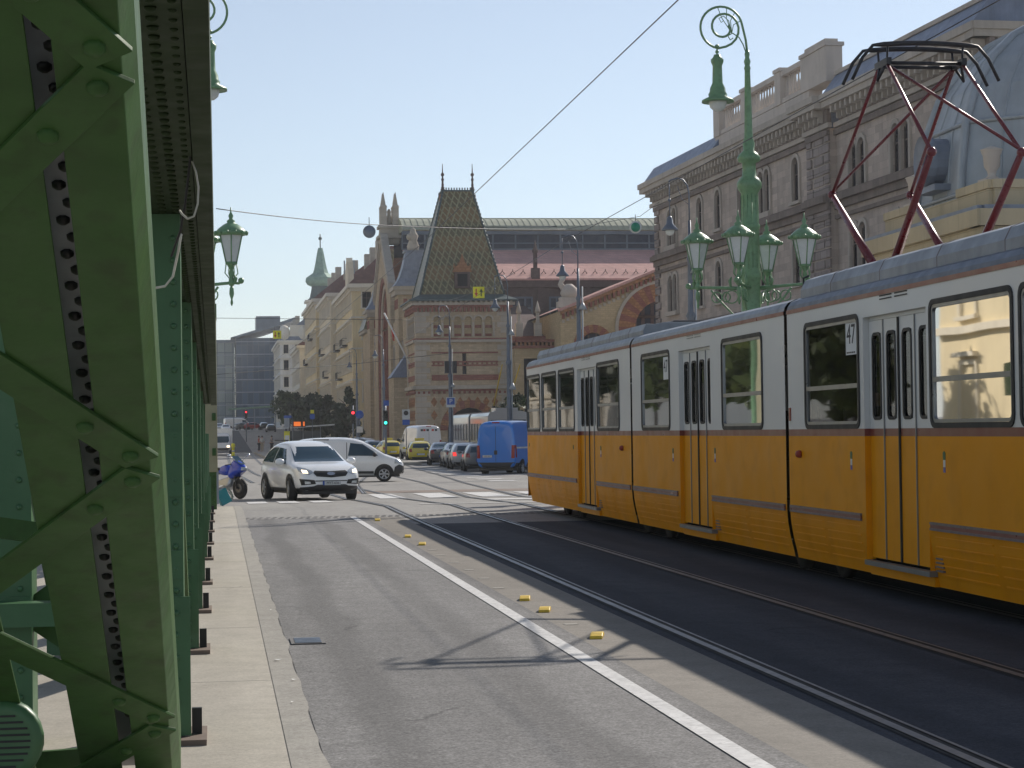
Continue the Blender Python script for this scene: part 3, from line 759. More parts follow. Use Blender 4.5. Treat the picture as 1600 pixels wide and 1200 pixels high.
# floodlight in the bottom corner
c = at(2, 1158, 8.7)
FL = thing('floodlight', 'round floodlight with green ring and dark louvred face behind the truss', 'floodlight', (c.x, c.y, 0))
Mx = Matrix.Rotation(rad(90), 3, 'X')
m = MB(); m.lathe([(.125, -.02), (.165, -.02), (.172, .03), (.165, .09), (.12, .24), (.03, .27)], 24, (0, 0, c.z), Matrix.Rotation(rad(-90), 3, 'X')); m.build('housing', 'green_teal', FL)
m = MB(); m.lathe([(.001, .0), (.124, .0), (.124, .012), (.001, .012)], 24, (0, -.003, c.z), Matrix.Rotation(rad(-90), 3, 'X'))
for q in range(-4, 5):
    hw = math.sqrt(max(0, .12**2-(q*.026)**2)); m.box((-hw, -.026, c.z+q*.026-.004), (hw, -.004, c.z+q*.026+.004))
m.build('louvre', 'black', FL)
m = MB(); m.bar((0, .12, 0), (0, .12, c.z-.12), .06, .06, (0, 1, 0)); m.box((-.1, .02, 0), (.1, .22, .02)); m.build('stand', 'dark_metal', FL)

# ------------------------------------------------------------------ the tram
TX0, TX1, TC = 6.05, 8.35, 7.2
TRAM = thing('tram', 'yellow and white three-part tram on the track beside the lane', 'tram', (TC, 26, 0))
TLOC = Vector((TC, 26, 0))
def tp(mb, name, mats, parent, bevel=0):
    o = mb.build(name, mats, parent, bevel)
    if parent == TRAM: o.location = -TLOC
    return o
SECT = [(29.78, 40.05, [(40.0, 38.40), (38.14, 36.50), (36.22, 34.62), (32.46, 30.65)], (34.32, 32.62)),
        (21.42, 29.66, [(28.94, 27.12), (24.18, 22.35)], (26.55, 24.80)),
        (11.0, 21.30, [(20.63, 18.85), (16.84, 15.02), (14.85, 13.1)], (18.70, 16.96))]
WZ0, WZ1, SASH = 1.60, 2.64, 1.985
def rrect(u0, u1, v0, v1, r, n=4):
    p = []
    for cx, cy, a in ((u1-r, v1-r, 0), (u0+r, v1-r, 90), (u0+r, v0+r, 180), (u1-r, v0+r, 270)):
        p += arc_pts(cx, cy, r, rad(a), rad(a+90), n)
    return p
def ring(mb, fr, A, B, d0, d1):
    n = len(A)
    for i in range(n):
        j = (i+1) % n
        mb.quad(fr(*A[i], d1), fr(*A[j], d1), fr(*B[j], d1), fr(*B[i], d1))
        mb.quad(fr(*A[i], d0), fr(*A[j], d0), fr(*A[j], d1), fr(*A[i], d1))
        mb.quad(fr(*B[i], d0), fr(*B[j], d0), fr(*B[j], d1), fr(*B[i], d1))
SK = [(.20, -.085), (.28, -.07), (.36, -.05), (.45, -.03), (.58, -.01), (.72, 0)]
def skd(z):
    for (a, da), (b, db) in zip(SK, SK[1:]):
        if z <= b: return da+(db-da)*(z-a)/(b-a)
    return 0
def tram_window(parent, fr, u0, u1, sash=True):
    m = MB(); m.m = 0
    a = rrect(u0-.03, u1+.03, WZ0-.03, WZ1+.03, .10); b = rrect(u0+.015, u1-.015, WZ0+.015, WZ1-.015, .06)
    ring(m, fr, a, b, -.01, .012)
    m.m = 1
    c = rrect(u0+.016, u1-.016, WZ0+.016, WZ1-.016, .06); d = rrect(u0+.045, u1-.045, WZ0+.045, WZ1-.045, .04)
    ring(m, fr, c, d, -.02, .004)
    if sash: fbox(m, fr, u0+.046, u1-.046, SASH-.022, SASH+.022, -.02, .006)
    o = m.build('window', ['rubber', 'tram_frame'], parent)
    m = MB(); m.quad(fr(u0, WZ0, -.012), fr(u1, WZ0, -.012), fr(u1, WZ1, -.012), fr(u0, WZ1, -.012))
    m.build('pane', 'tram_glass', o)
    return o
def tram_door(parent, fr, u0, u1):
    m = MB(); n = 4; w_ = (u1-u0)/n; D = -.055
    for i in range(n):
        a, b = u0+i*w_+.008, u0+(i+1)*w_-.008
        wa, wb = a+.085, b-.085
        if i in (0, 3): wa, wb = a+.1, b-.07
        for mi, z0, z1 in ((0, .36, 1.5), (1, 1.5, 1.57), (2, 1.57, 2.58)):
            m.m = mi
            if mi < 2: fbox(m, fr, a, b, z0, z1, D-.02, D)
            else:
                fbox(m, fr, a, wa, z0, z1, D-.02, D); fbox(m, fr, wb, b, z0, z1, D-.02, D)
                fbox(m, fr, wa, wb, z0, 1.66, D-.02, D); fbox(m, fr, wa, wb, 2.46, z1, D-.02, D)
        m.m = 3
        r0 = rrect(wa-.006, wb+.006, 1.65, 2.47, .07); r1 = rrect(wa+.022, wb-.022, 1.68, 2.44, .05)
        ring(m, fr, r0, r1, D-.005, D+.008)
        m.m = 4
        fbox(m, fr, b+.001, b+.015, .36, 2.58, D-.015, D+.012)
    m.m = 3; fbox(m, fr, u0+2*w_-.016, u0+2*w_+.012, .36, 2.58, D-.01, D+.016)
    m.m = 4; fbox(m, fr, u0-.02, u1+.02, .29, .335, -.06, .015)
    m.m = 2; fbox(m, fr, u0, u1, 2.585, 2.62, D-.03, D-.01)
    o = m.build('door', ['tram_yellow', 'tram_maroon', 'tram_white', 'rubber', 'tram_frame'], parent)
    m = MB()
    for i in range(n):
        a, b = u0+i*w_+.06, u0+(i+1)*w_-.06
        m.quad(fr(a, 1.62, D-.01), fr(b, 1.62, D-.01), fr(b, 2.5, D-.01), fr(a, 2.5, D-.01))
    m.build('pane', 'tram_glass', o); return o
def profile_roof():
    h = [(0, 2.84), (.012, 2.885), (.05, 2.935), (.14, 2.975), (.36, 3.015), (.75, 3.04), (1.15, 3.05)]
    return h
BODIES = []
for si, (ya, yb, wins, door) in enumerate(SECT):
    m = MB(); L = yb-ya
    frN = frame((TX0, yb, 0), (0, -1, 0)); frF = frame((TX1, ya, 0), (0, 1, 0))
    for fr, near in ((frN, True), (frF, False)):
        U = (lambda y: yb-y) if near else (lambda y: y-ya)
        wo = []
        for a, b in wins:
            p, q = sorted((U(a), U(b))); wo.append((p, q, WZ0, WZ1, False))
        p, q = sorted((U(door[0]), U(door[1])))
        dr = (p, q)
        if not near: wo.append((p, q, WZ0, WZ1, False)); dr = None
        zones = [(1, 1.5, 1.57), (2, 1.57, 2.84), (0, .72, 1.5)]
        for mi, z0, z1 in zones:
            m.m = mi
            ops = [o for o in wo if mi == 2]
            if dr: ops = ops+[(dr[0], dr[1], max(z0, .34), min(z1, 2.62), False)]
            wall(m, fr, 0, L, z0, z1, ops, 0)
        for o in wo:
            m.m = 2
            for (x0, y0), (x1, y1) in (((o[0], WZ0), (o[0], WZ1)), ((o[1], WZ0), (o[1], WZ1)), ((o[0], WZ0), (o[1], WZ0)), ((o[0], WZ1), (o[1], WZ1))):
                m.quad(fr(x0, y0, 0), fr(x1, y1, 0), fr(x1, y1, -.05), fr(x0, y0, -.05))
        if dr:
            for u in dr:
                for mi, z0, z1 in ((0, .34, 1.5), (1, 1.5, 1.57), (2, 1.57, 2.62)):
                    m.m = mi; m.quad(fr(u, z0, 0), fr(u, z1, 0), fr(u, z1, -.09), fr(u, z0, -.09))
            m.m = 2; m.quad(fr(dr[0], 2.62, 0), fr(dr[1], 2.62, 0), fr(dr[1], 2.62, -.09), fr(dr[0], 2.62, -.09))
        m.m = 0
        for (z0, d0), (z1, d1) in zip(SK, SK[1:]):
            segs = [(0, L)] if not dr else [(0, dr[0]), (dr[1], L)]
            for a, b in segs: m.quad(fr(a, z0, d0), fr(b, z0, d0), fr(b, z1, d1), fr(a, z1, d1))
        if dr: fbox(m, fr, dr[0], dr[1], .20, .285, -.10, -.04)
    # roof
    pr = profile_roof(); pr = pr+[(2.3-a, z) for a, z in pr[-2::-1]]
    for i, ((a, za), (b, zb)) in enumerate(zip(pr, pr[1:])):
        m.m = 4 if (si == 2 and (i < 3 or i > 8)) else 3
        m.smooth = True; m.quad((TX0+a, ya, za), (TX0+b, ya, zb), (TX0+b, yb, zb), (TX0+a, yb, za)); m.smooth = False
    m.m = 1; fbox(m, frN, 0, L, 2.80, 2.842, 0.001, .008)
    # closed ends with the gangway opening
    for y in ([ya] if si == 0 else [yb] if si == 2 else [ya, yb]):
        m.m = 5
        m.quad((TX0+.1, y, .3), (6.7, y, .3), (6.7, y, 2.9), (TX0+.02, y, 2.84)); m.quad((7.7, y, .3), (TX1-.1, y, .3), (TX1-.02, y, 2.84), (7.7, y, 2.9)); m.quad((6.7, y, 2.7), (7.7, y, 2.7), (7.7, y, 3.0), (6.7, y, 3.0))
    if si != 1:   # rounded cab end
        YE, sg = (yb, 1) if si == 0 else (ya, -1)
        out = [(6.05, 40.05), (6.09, 40.25), (6.2, 40.42), (6.45, 40.55), (6.8, 40.62), (7.6, 40.62), (7.95, 40.55), (8.2, 40.42), (8.31, 40.25), (8.35, 40.05)]
        out = [(x, YE+sg*(y-40.05)) for x, y in out]
        for (x0, y0), (x1, y1) in zip(out, out[1:]):
            for mi, z0, z1 in ((0, .3, 1.5), (1, 1.5, 1.57), (2, 2.64, 2.84), (6, 1.57, 2.64)):
                if mi == 6 and not (6.1 < (x0+x1)/2 < 8.3): mi = 2
                m.m = mi; m.smooth = True; m.quad((x0, y0, z0), (x1, y1, z0), (x1, y1, z1), (x0, y0, z1)); m.smooth = False
            m.m = 3; m.add([(x0, y0, 2.84), (x1, y1, 2.84), (7.2, YE, 3.05)], [(0, 1, 2)])
    # floor, ceiling
    m.m = 5; m.box((TX0+.06, ya+.02, .70), (TX1-.06, yb-.02, .80)); m.box((TX0+.1, ya+.02, 2.80), (TX1-.1, yb-.02, 2.82)); 
    body = tp(m, 'car_body', ['tram_yellow', 'tram_maroon', 'tram_white', 'tram_roof', 'tram_roof_dark', 'tram_inside', 'pane'], TRAM)
    BODIES.append(body)
    U = lambda y: yb-y
    for a, b in wins: tram_window(body, frN, *sorted((U(a), U(b))))
    for a, b in wins: tram_window(body, frF, a-ya if a < b else b-ya, max(a, b)-ya)
    p, q = sorted((door[0]-ya, door[1]-ya)); tram_window(body, frF, p, q)
    tram_door(body, frN, *sorted((U(door[0]), U(door[1]))))
    # rub strip in pieces, ribs pressed into the skirt, louvres
    d0, d1 = sorted((U(door[0]), U(door[1])))
    for a, b in ((.05, d0-.12), (d1+.06, L-.05)):
        m = MB(); m.m = 0; fbox(m, frN, a, b, .695, .715, .001, .022); fbox(m, frN, a, b, .745, .765, .001, .022); m.m = 1; fbox(m, frN, a, b, .715, .745, .001, .016)
        m.build('rub_strip', ['tram_strip', 'tram_maroon'], body)
        m = MB(); n = max(1, round((b-a)/1.35)); w_ = (b-a)/n
        for i in range(n):
            for z in (.31, .39, .47, .55, .63):
                fbox(m, frN, a+i*w_+.07, a+(i+1)*w_-.07, z, z+.012, skd(z)-.004, skd(z)+.010)
            [m.quad(frN(a+i*w_-.006, z0, e0+.003), frN(a+i*w_+.006, z0, e0+.003), frN(a+i*w_+.006, z1, e1+.003), frN(a+i*w_-.006, z1, e1+.003)) for (z0, e0), (z1, e1) in zip(SK, SK[1:])] if i else None
        m.build('skirt_panel', 'tram_yellow', body)
    m = MB()
    for q in range(5): fbox(m, frN, d1+.07, d1+.24, .34+q*.035, .355+q*.035, skd(.4)-.01, skd(.4)+.016)
    m.build('skirt_louvre', 'tram_strip', body)
    m = MB()
    for q in (0, .42):
        for z in (2.755, 2.785): fbox(m, frN, (d0+d1)/2-.35+q, (d0+d1)/2-.02+q, z, z+.011, .001, .008)
    m.build('air_slit', 'rubber' if si == 2 else 'tram_frame', body)
    # inside: benches and handrails
    ys_ = [y for y in [ya+.6+i*.85 for i in range(int(L/.85))] if not (min(door)-.2 < y < max(door)+.2)]
    for y in ys_:
        for x0, x1 in ((6.22, 6.9), (7.55, 8.2)):
            m = MB(); m.prism([(-.26, 1.78), (-.19, 1.78), (-.19, 1.22), (.22, 1.22), (.22, .82), (-.2, .82), (-.2, 1.2), (-.26, 1.2)], lambda p: (x0, y+p[0], p[1]), lambda p: (x1, y+p[0], p[1])); tp(m, 'bench', 'bench', TRAM)
        m = MB(); m.tube([(6.93, y-.22, 1.7), (6.93, y-.22, 2.78)], .016, 6); tp(m, 'handrail', 'tram_frame', TRAM)
    for x in (6.75, 7.65): m = MB(); m.tube([(x, ya+.1, 2.45), (x, yb-.1, 2.45)], .016, 6); tp(m, 'handrail', 'tram_frame', TRAM)
# gangway bellows
for y0, y1 in ((29.66, 29.78), (21.30, 21.42)):
    m = MB(); m.m = 0
    m.box((TX0+.05, y0-.01, .72), (TX1-.05, y1+.01, 2.88)); m.box((TX0+.3, y0-.01, .35), (TX1-.3, y1+.01, .72)); tp(m, 'bellows', 'rubber', TRAM)
# markers, stickers, number boards
def on_side(y0, y1, z0, z1, name, mat, d0=.001, d1=.01, parent=TRAM):
    m = MB(); fr = frame((TX0, 0, 0), (0, -1, 0)); fbox(m, fr, -y0, -y1, z0, z1, d0, d1); return tp(m, name, mat, parent)
for y in (20.86, 30.4):
    m = MB(); m.lathe([(.038, 0), (.042, .02), (.03, .05), (.01, .06)], 12, (TX0, y, 1.31), Matrix.Rotation(rad(-90), 3, 'Y')); tp(m, 'marker_lamp', 'red_marker', TRAM)
for y, zc in ((39.8, 1.24), (34.75, 1.22), (32.2, 1.22), (26.95, 1.22), (24.6, 1.24), (19.12, 1.24), (16.56, 1.26)):
    fr = frame((TX0, 0, 0), (0, -1, 0)); m = MB()
    if y < 32.3: 
        m.m = 1; fbox(m, fr, -y-.022, -y+.022, zc-.02, zc+.04, .001, .005)
        m.m = 2; fbox(m, fr, -y-.022, -y+.022, zc-.065, zc-.022, .001, .005)
    m.m = 0; fprism(m, fr, [(-y-.024, zc+.042), (-y+.024, zc+.042), (-y+.028, zc+.10), (-y, zc+.115), (-y-.028, zc+.10)], .001, .006)
    so = tp(m, 'sticker', ['sticker_green', 'paper', 'sticker_blue'], TRAM)
def sideM(y, z, d): return Matrix(((0, 0, -1, TX0-d), (-1, 0, 0, y), (0, 1, 0, z), (0, 0, 0, 1)))
for yc, zc, s in ((19.10, 2.455, 1.0), (27.38, 2.42, .9)):
    on_side(yc+.17*s, yc-.17*s, zc-.17*s, zc+.17*s, 'route_board', 'paper', -.0115, -.009)
    o = text_mesh('route_number', '47', .27*s, 'ink', TRAM, Matrix.Translation(-TLOC) @ sideM(yc, zc+.02, -.0085), .0015)
m = MB(); fr = frame((TX0, 0, 0), (0, -1, 0))
for q in range(5): fbox(m, fr, -19.24+q*.055, -19.20+q*.055, 2.30, 2.315, -.0088, -.007)
tp(m, 'route_text', 'ink', TRAM)
on_side(21.26, 21.20, 1.66, 1.80, 'marker_plate', 'red_marker')
# roof equipment
def roofbox(ya, yb, x0, x1, z0, z1, name):
    m = MB(); prof = [(x0, z0), (x0+.0, z0+.1), (x0+.05, z0+.2), (x0+.16, z1-.03), (x0+.32, z1), (x1-.32, z1), (x1-.16, z1-.03), (x1-.05, z0+.2), (x1, z0+.1), (x1, z0)]
    m.smooth = False
    m.prism(prof, lambda p: (p[0], ya, p[1]), lambda p: (p[0], yb, p[1])); m.m = 1
    y = ya+1.1
    while y < yb-.2: 
        m.prism([(a+(.004 if a > 7.2 else -.004), b+(.004 if b > z0+.05 else 0)) for a, b in prof], lambda p: (p[0], y, p[1]), lambda p: (p[0], y+.02, p[1])); y += 1.55
    m.m = 0
    return tp(m, name, ['tram_roof', 'tram_strip'], TRAM, .012)
roofbox(11.2, 21.15, 6.16, 8.24, 2.95, 3.22, 'roof_duct')
roofbox(29.6, 39.75, 6.22, 8.18, 2.95, 3.17, 'roof_duct')
m = MB(); m.tube([(6.24, 21.1, 3.06), (6.2, 21.16, 3.1), (6.2, 21.16, 3.18), (6.24, 21.1, 3.2)], .012, 6); m.box((6.3, 21.2, 3.0), (6.9, 21.45, 3.07)); tp(m, 'roof_bracket', 'dark_metal', TRAM)
for y in (36.5, 33.4, 30.6): m = MB(); m.box((6.9, y, 3.17), (7.5, y+1.2, 3.25)); tp(m, 'roof_resistor', 'dark_metal', TRAM, .02)
# running gear in the dark under the skirts
for yc in (37.0, 29.7, 21.4, 14.2):
    m = MB(); m.box((6.42, yc-1.1, .16), (8.0, yc+1.1, .5)); m.box((6.36, yc-.35, .2), (6.44, yc+.35, .36)); bo = tp(m, 'bogie', 'under', TRAM)
    for dy in (-.75, .75):
        for x in (6.46, 7.9):
            q = MB(); q.lathe([(.29, -.05), (.30, -.04), (.30, .04), (.26, .06), (.1, .06), (.1, .08)], 18, (x, yc+dy, .315), Matrix.Rotation(rad(-90), 3, 'Y')); q.build('wheel', 'under', bo)
for y in (12.2, 17.6, 25.5, 33.2): m = MB(); m.box((6.35, y, .17), (8.05, y+1.3, .6)); tp(m, 'underframe_box', 'under', TRAM)
# pantograph: two lozenge arms folding fore and aft
PAN = thing('pantograph', None, None); PAN.parent = TRAM; PAN.location = -TLOC
m = MB()
YC = 20.2
kf, kn = (21.9, 4.16), (18.7, 4.2)
TOPZ = 5.30
for x in (6.76, 7.66):
    for (ky, kz), by in ((kf, YC+.25), (kn, YC-.25)):
        a = MB(); xs = 6.78 if x < 7.2 else 7.62
        a.tube([(xs, by, 3.2), (x, ky, kz)], [.05, .032], 8); a.ball((x, ky, kz), .05, 8, 5); a.build('lower_arm', 'panto', PAN)
for (ky, kz), ty in ((kf, YC+.12), (kn, YC-.12)):
    for x in (6.76, 7.66):
        a = MB(); tx = 6.80 if x < 7.2 else 7.60
        a.tube([(x, ky, kz), (tx, ty, TOPZ)], .02, 7); a.build('upper_arm', 'panto', PAN)
    a = MB(); a.tube([(7.66 if ky < YC else 6.76, ky, kz+.02), (6.82 if ky < YC else 7.58, ty, TOPZ-.03)], .017, 6)
    a.build('stay', 'panto', PAN)
a = MB(); a.tube([(6.80, YC+.12, TOPZ), (7.60, YC+.12, TOPZ)], .02, 6); a.tube([(6.80, YC-.12, TOPZ), (7.60, YC-.12, TOPZ)], .02, 6)
for x in (6.80, 7.60): a.bar((x, YC-.2, TOPZ+.01), (x, YC+.2, TOPZ+.01), .05, .07); a.tube([(x, YC-.1, TOPZ), (x+(.06 if x > 7 else -.06), YC, TOPZ-.16), (x, YC+.1, TOPZ)], .016, 6)
a.build('head_frame', 'dark_metal', PAN)
for dy in (-.16, .16):
    a = MB(); pts = []
    for i in range(15):
        t = -1+2*i/14; z = TOPZ+.20-.055*t*t - (max(0, abs(t)-.72)**1.5)*2.2; pts.append((7.2+t*.78, YC+dy, z))
    a.tube(pts, [.018]*3+[.028]*9+[.018]*3, 6)
    for t in (-.5, .5): a.tube([(7.2+t*.8, YC+dy, TOPZ+.18), (7.2+t*.8, YC+dy*.8, TOPZ+.02)], .012, 5)
    a.build('collector', 'dark_metal', PAN)
a = MB(); a.box((6.6, YC-.8, 3.2), (7.8, YC+.8, 3.26)); a.build('base_frame', 'panto', PAN)

# ------------------------------------------------------------------ ornate bridge lamps
def bridge_lamp(loc, rz, label):
    t = thing('bridge_lamp', label, 'street lamp', loc, rz, 'green bridge lamps')
    m = MB()
    m.lathe([(.42, 0), (.42, .3), (.34, .4), (.30, 1.1), (.33, 1.25), (.26, 1.4), (.24, 3.9), (.32, 4.0), (.32, 4.15), (.245, 4.25), (.235, 5.2), (.265, 5.25), (.265, 5.38), (.235, 5.45), (.225, 6.45), (.25, 6.5), (.25, 6.56), (.22, 6.62), (.21, 7.35), (.25, 7.42), (.30, 7.5), (.305, 7.62), (.24, 7.72), (.18, 7.78), (.165, 7.95), (.17, 8.1), (.27, 8.15), (.285, 8.25), (.22, 8.34), (.135, 8.42), (.15, 8.6), (.11, 8.72), (.10, 8.9), (.068, 10.4), (.085, 10.45), (.06, 10.52), (.085, 10.62), (.05, 10.72), (.065, 10.8), (.04, 10.9)], 16)
    for k in range(12):   # fluting
        a = 2*math.pi*k/12; m.tube([(math.cos(a)*.222, math.sin(a)*.222, 5.5), (math.cos(a)*.206, math.sin(a)*.206, 7.3)], .018, 4)
    m.build('pole', 'green_lamp', t)
    # crook: towards local -x
    m = MB(); cx, cz, R = -.64, 11.45, .52
    pts = [(0, 0, 10.85)] + [(-.03, 0, 11.15)] + [(cx+R*1.02*math.cos(a), 0, cz+R*math.sin(a)) for a in [rad(x) for x in range(8, 262, 12)]]
    for i in range(1, 26):
        a = rad(262+i*20); r = R*(1-i/25*.78)**1.0*.95; pts.append((cx+.08*i/25+r*math.cos(a), 0, cz-.02*i/25+r*math.sin(a)))
    m.tube(pts, .030, 7)
    m.tube([(-.03, 0, 10.85), (-.10, 0, 11.05), (-.2, 0, 11.22), (-.36, 0, 11.32), (-.48, 0, 11.25), (-.42, 0, 11.15), (-.35, 0, 11.2)], .016, 5)
    hub = (-.38, 0, 11.32)
    for a in (20, 48, 74, 100):
        e = (cx+R*math.cos(rad(a)), 0, cz+R*math.sin(rad(a))); mid = ((hub[0]+e[0])/2-.07, 0, (hub[2]+e[2])/2+.05); m.tube([hub, mid, e], .011, 5)
    m.tube([hub, (-.45, 0, 11.62), (-.58, 0, 11.74), (-.7, 0, 11.68), (-.64, 0, 11.58), (-.58, 0, 11.63)], .012, 5)
    m.build('crook', 'green_lamp', t)
    m = MB(); x = -.76
    m.ball((x, 0, 10.98), .06, 8, 5); m.tube([(x, 0, 11.0), (x, 0, 10.7)], .02, 6); m.ball((x, 0, 10.85), .05, 8, 4)
    m.lathe([(.36, 9.62), (.40, 9.60), (.39, 9.66), (.22, 9.74), (.235, 9.8), (.20, 9.86), (.19, 9.95), (.13, 10.08), (.115, 10.5), (.155, 10.6), (.16, 10.66), (.10, 10.72), (.08, 10.78)], 18, (x, 0, 0))
    p = m.build('pendant', 'green_lamp', t)
    m = MB(); m.lathe([(.001, 9.37), (.10, 9.39), (.19, 9.47), (.225, 9.6), (.22, 9.63)], 14, (x, 0, 0)); m.build('globe', 'opal', p)
    for k, (ax, ay) in enumerate(((-.6, -1.15), (1.2, -.6), (.72, 1.1), (-1.2, .6))):
        d = Vector((ax, ay, 0)).normalized(); e = Vector((ax, ay, 0))
        m = MB()
        m.tube([d*.2+Vector((0, 0, 5.02)), d*.75+Vector((0, 0, 5.05)), e+Vector((0, 0, 5.08)), e+d*.2+Vector((0, 0, 5.06))], [.05, .04, .036, .03], 7)
        m.tube([d*.2+Vector((0, 0, 4.3)), d*.45+Vector((0, 0, 4.38)), d*.8+Vector((0, 0, 4.75)), d*1.0+Vector((0, 0, 5.0))], .028, 6)
        for c0, r0 in ((.48, .16), (.86, .13), (.62, .10)):
            m.tube([d*(c0+r0*math.cos(a))+Vector((0, 0, 4.82+r0*math.sin(a)*(1 if c0 != .62 else 1.2))) for a in [rad(x) for x in range(0, 380, 30)]], .018, 5)
        for c0, hz in ((.5, 5.32), (1.42, 5.28)):
            m.tube([d*c0+Vector((0, 0, 5.05)), d*(c0+.03)+Vector((0, 0, hz-.1)), d*(c0-.02)+Vector((0, 0, hz))], [.03, .045, .012], 6)
        m.ball(e+d*.24+Vector((0, 0, 5.12)), .075, 8, 5); m.ball(e+Vector((0, 0, 5.08)), .085, 8, 5)
        m.lathe([(.012, 4.55), (.035, 4.62), (.02, 4.7), (.06, 4.82), (.05, 4.95), (.03, 5.0)], 8, (e.x, e.y, 0))
        m.lathe([(.05, 5.08), (.07, 5.15), (.035, 5.22), (.06, 5.3), (.04, 5.38), (.11, 5.5), (.15, 5.52)], 10, (e.x, e.y, 0))
        for a in range(4):
            q = Vector((math.cos(a*1.57+.4), math.sin(a*1.57+.4), 0)); m.tube([e+q*.05+Vector((0, 0, 5.18)), e+q*.16+Vector((0, 0, 5.3)), e+q*.13+Vector((0, 0, 5.5))], .014, 5)
        m.build('arm', 'green_lamp', t)
        m = MB()
        m.lathe([(.14, 5.5), (.155, 5.53), (.14, 5.56)], 6, (e.x, e.y, 0), None, False)
        m.lathe([(.29, 6.16), (.36, 6.18), (.37, 6.24), (.30, 6.32), (.17, 6.42), (.085, 6.46), (.10, 6.5), (.04, 6.55), (.06, 6.62), (.02, 6.7), (.012, 6.82)], 12, (e.x, e.y, 0))
        for a in range(6):
            q = 2*math.pi*(a+.5)/6; m.tube([(e.x+.142*math.cos(q), e.y+.142*math.sin(q), 5.54), (e.x+.292*math.cos(q), e.y+.292*math.sin(q), 6.18)], .014, 4)
        for a in range(12):
            q = 2*math.pi*(a+.5)/12; m.ball((e.x+.365*math.cos(q), e.y+.365*math.sin(q), 6.22), .05, 6, 4)
        la = m.build('lantern', 'green_lamp', t)
        m = MB(); m.lathe([(.132, 5.56), (.275, 6.17)], 6, (e.x, e.y, 0), None, False); m.build('glass', 'opal', la)
    return t
bridge_lamp((13.02, 49.0, 0), 0, 'ornate green lamp with four lanterns and a crook, beyond the tram')
bridge_lamp((-.86, 48.0, 0), math.pi, 'ornate green lamp mostly hidden behind the truss, its pendant over the road')
# ------------------------------------------------------------------ university building on the right
def pole_finial(mb, c, h, r):
    mb.lathe([(r, 0), (r*.6, h*.15), (r*.7, h*.3), (r*.35, h*.4), (r*.55, h*.6), (r*.15, h*.75), (.01, h)], 8, c)
UA = Vector((35.38, 167.96, 0)); UD = Vector((.0417, -.9991, 0)).normalized()
UN = UD.cross(Vector((0, 0, 1)))
UNI = thing('university_building', 'long grey-brown palace with arched windows and balustrade behind the tram', 'building', (45, 135, -.45))
ULOC = Vector((45, 135, -.45))
def up(mb, name, mats, parent=UNI, bevel=0):
    o = mb.build(name, mats, parent, bevel)
    if parent is UNI: o.location = -ULOC
    return o
FU = frame(UA - UN*1.2, UD)          # wall plane, s from the far corner
m = MB(); ops = []; wins = []
def uw(s, z0, z1, w_=1.0, pair=False):
    if pair:
        for d in (-w_*.62, w_*.62): wins.append((s+d-w_*.5, s+d+w_*.5, z0, z1))
    else: wins.append((s-w_*.5, s+w_*.5, z0, z1))
U1 = [(5.2, 1), (13.4, 0), (18.4, 0), (24.3, 0), (29.8, 1), (36.7, 0)]
for s, pr in U1:
    uw(s, 16.5, 19.45, 1.15 if pr else 1.4, pr); uw(s, 11.0, 14.1, 1.2 if pr else 1.45, pr); uw(s, 4.6, 8.2, 1.2, pr)
for s in (9.3, ): pass
wall(m, FU, 0, 40.6, -1, 20.2, [(a, b, c, d, True) for a, b, c, d in wins], .22)
n1 = len(wins)
for s in (48.4, 55.5, 62.2):
    uw(s, 16.1, 19.0, 1.2, True); uw(s, 10.8, 13.9, 1.2, True); uw(s, 4.6, 8.2, 1.1, True)
wall(m, FU, 44.6, 67.5, -1, 20.2, [(a, b, c, d, True) for a, b, c, d in wins[n1:]], .22)
FP = frame(UA - UN*.75, UD)          # the projecting bay
wall(m, FP, 40.6, 44.6, -1, 20.2, [], 0)
m.quad(FU(40.6, -1), FP(40.6, -1), FP(40.6, 20.2), FU(40.6, 20.2)); m.quad(FU(44.6, -1), FP(44.6, -1), FP(44.6, 20.2), FU(44.6, 20.2))
# end walls facing the bridge and the street
FE = frame(FU(67.5, 0), -UN)
wall(m, FE, 0, 40, -1, 20.2, [(k*6+2.5, k*6+3.7, z0, z1, True) for k in range(6) for z0, z1 in ((16.1, 19), (10.8, 13.9))], .45)
FB = frame(FU(0, 0) - UN*40, UN)
wall(m, FB, 0, 40, -1, 20.2, [], 0)
up(m, 'wall', 'uni_stone')
for i, (a, b, c, d) in enumerate(wins):
    window(UNI, lambda u, v, dd=0: FU(u, v, dd)-ULOC, a, b, c, d, .2, True, 1, 1, 'uni_trim', .26, .12, False)
for k in range(6):
    for z0, z1 in ((16.1, 19), (10.8, 13.9)): window(UNI, lambda u, v, dd=0: FE(u, v, dd)-ULOC, k*6+2.5, k*6+3.7, z0, z1, .42, True, 1, 1, 'uni_trim', .22, .14)
# larger round-headed frames over the pairs
for s, z in [(s, z) for s, p in U1 if p for z in (19.45, 14.1)] + [(s, z) for s in (48.4, 55.5, 62.2) for z in (19.0, 13.9)]:
    m = MB()
    for d in (-1.52, 1.52): fbox(m, FU, s+d-.12, s+d+.12, z-3.0, z-.4, .006, .16)
    fbox(m, FU, s-1.7, s+1.7, z-3.35, z-3.0, .006, .34); up(m, 'window_bay', 'uni_trim')
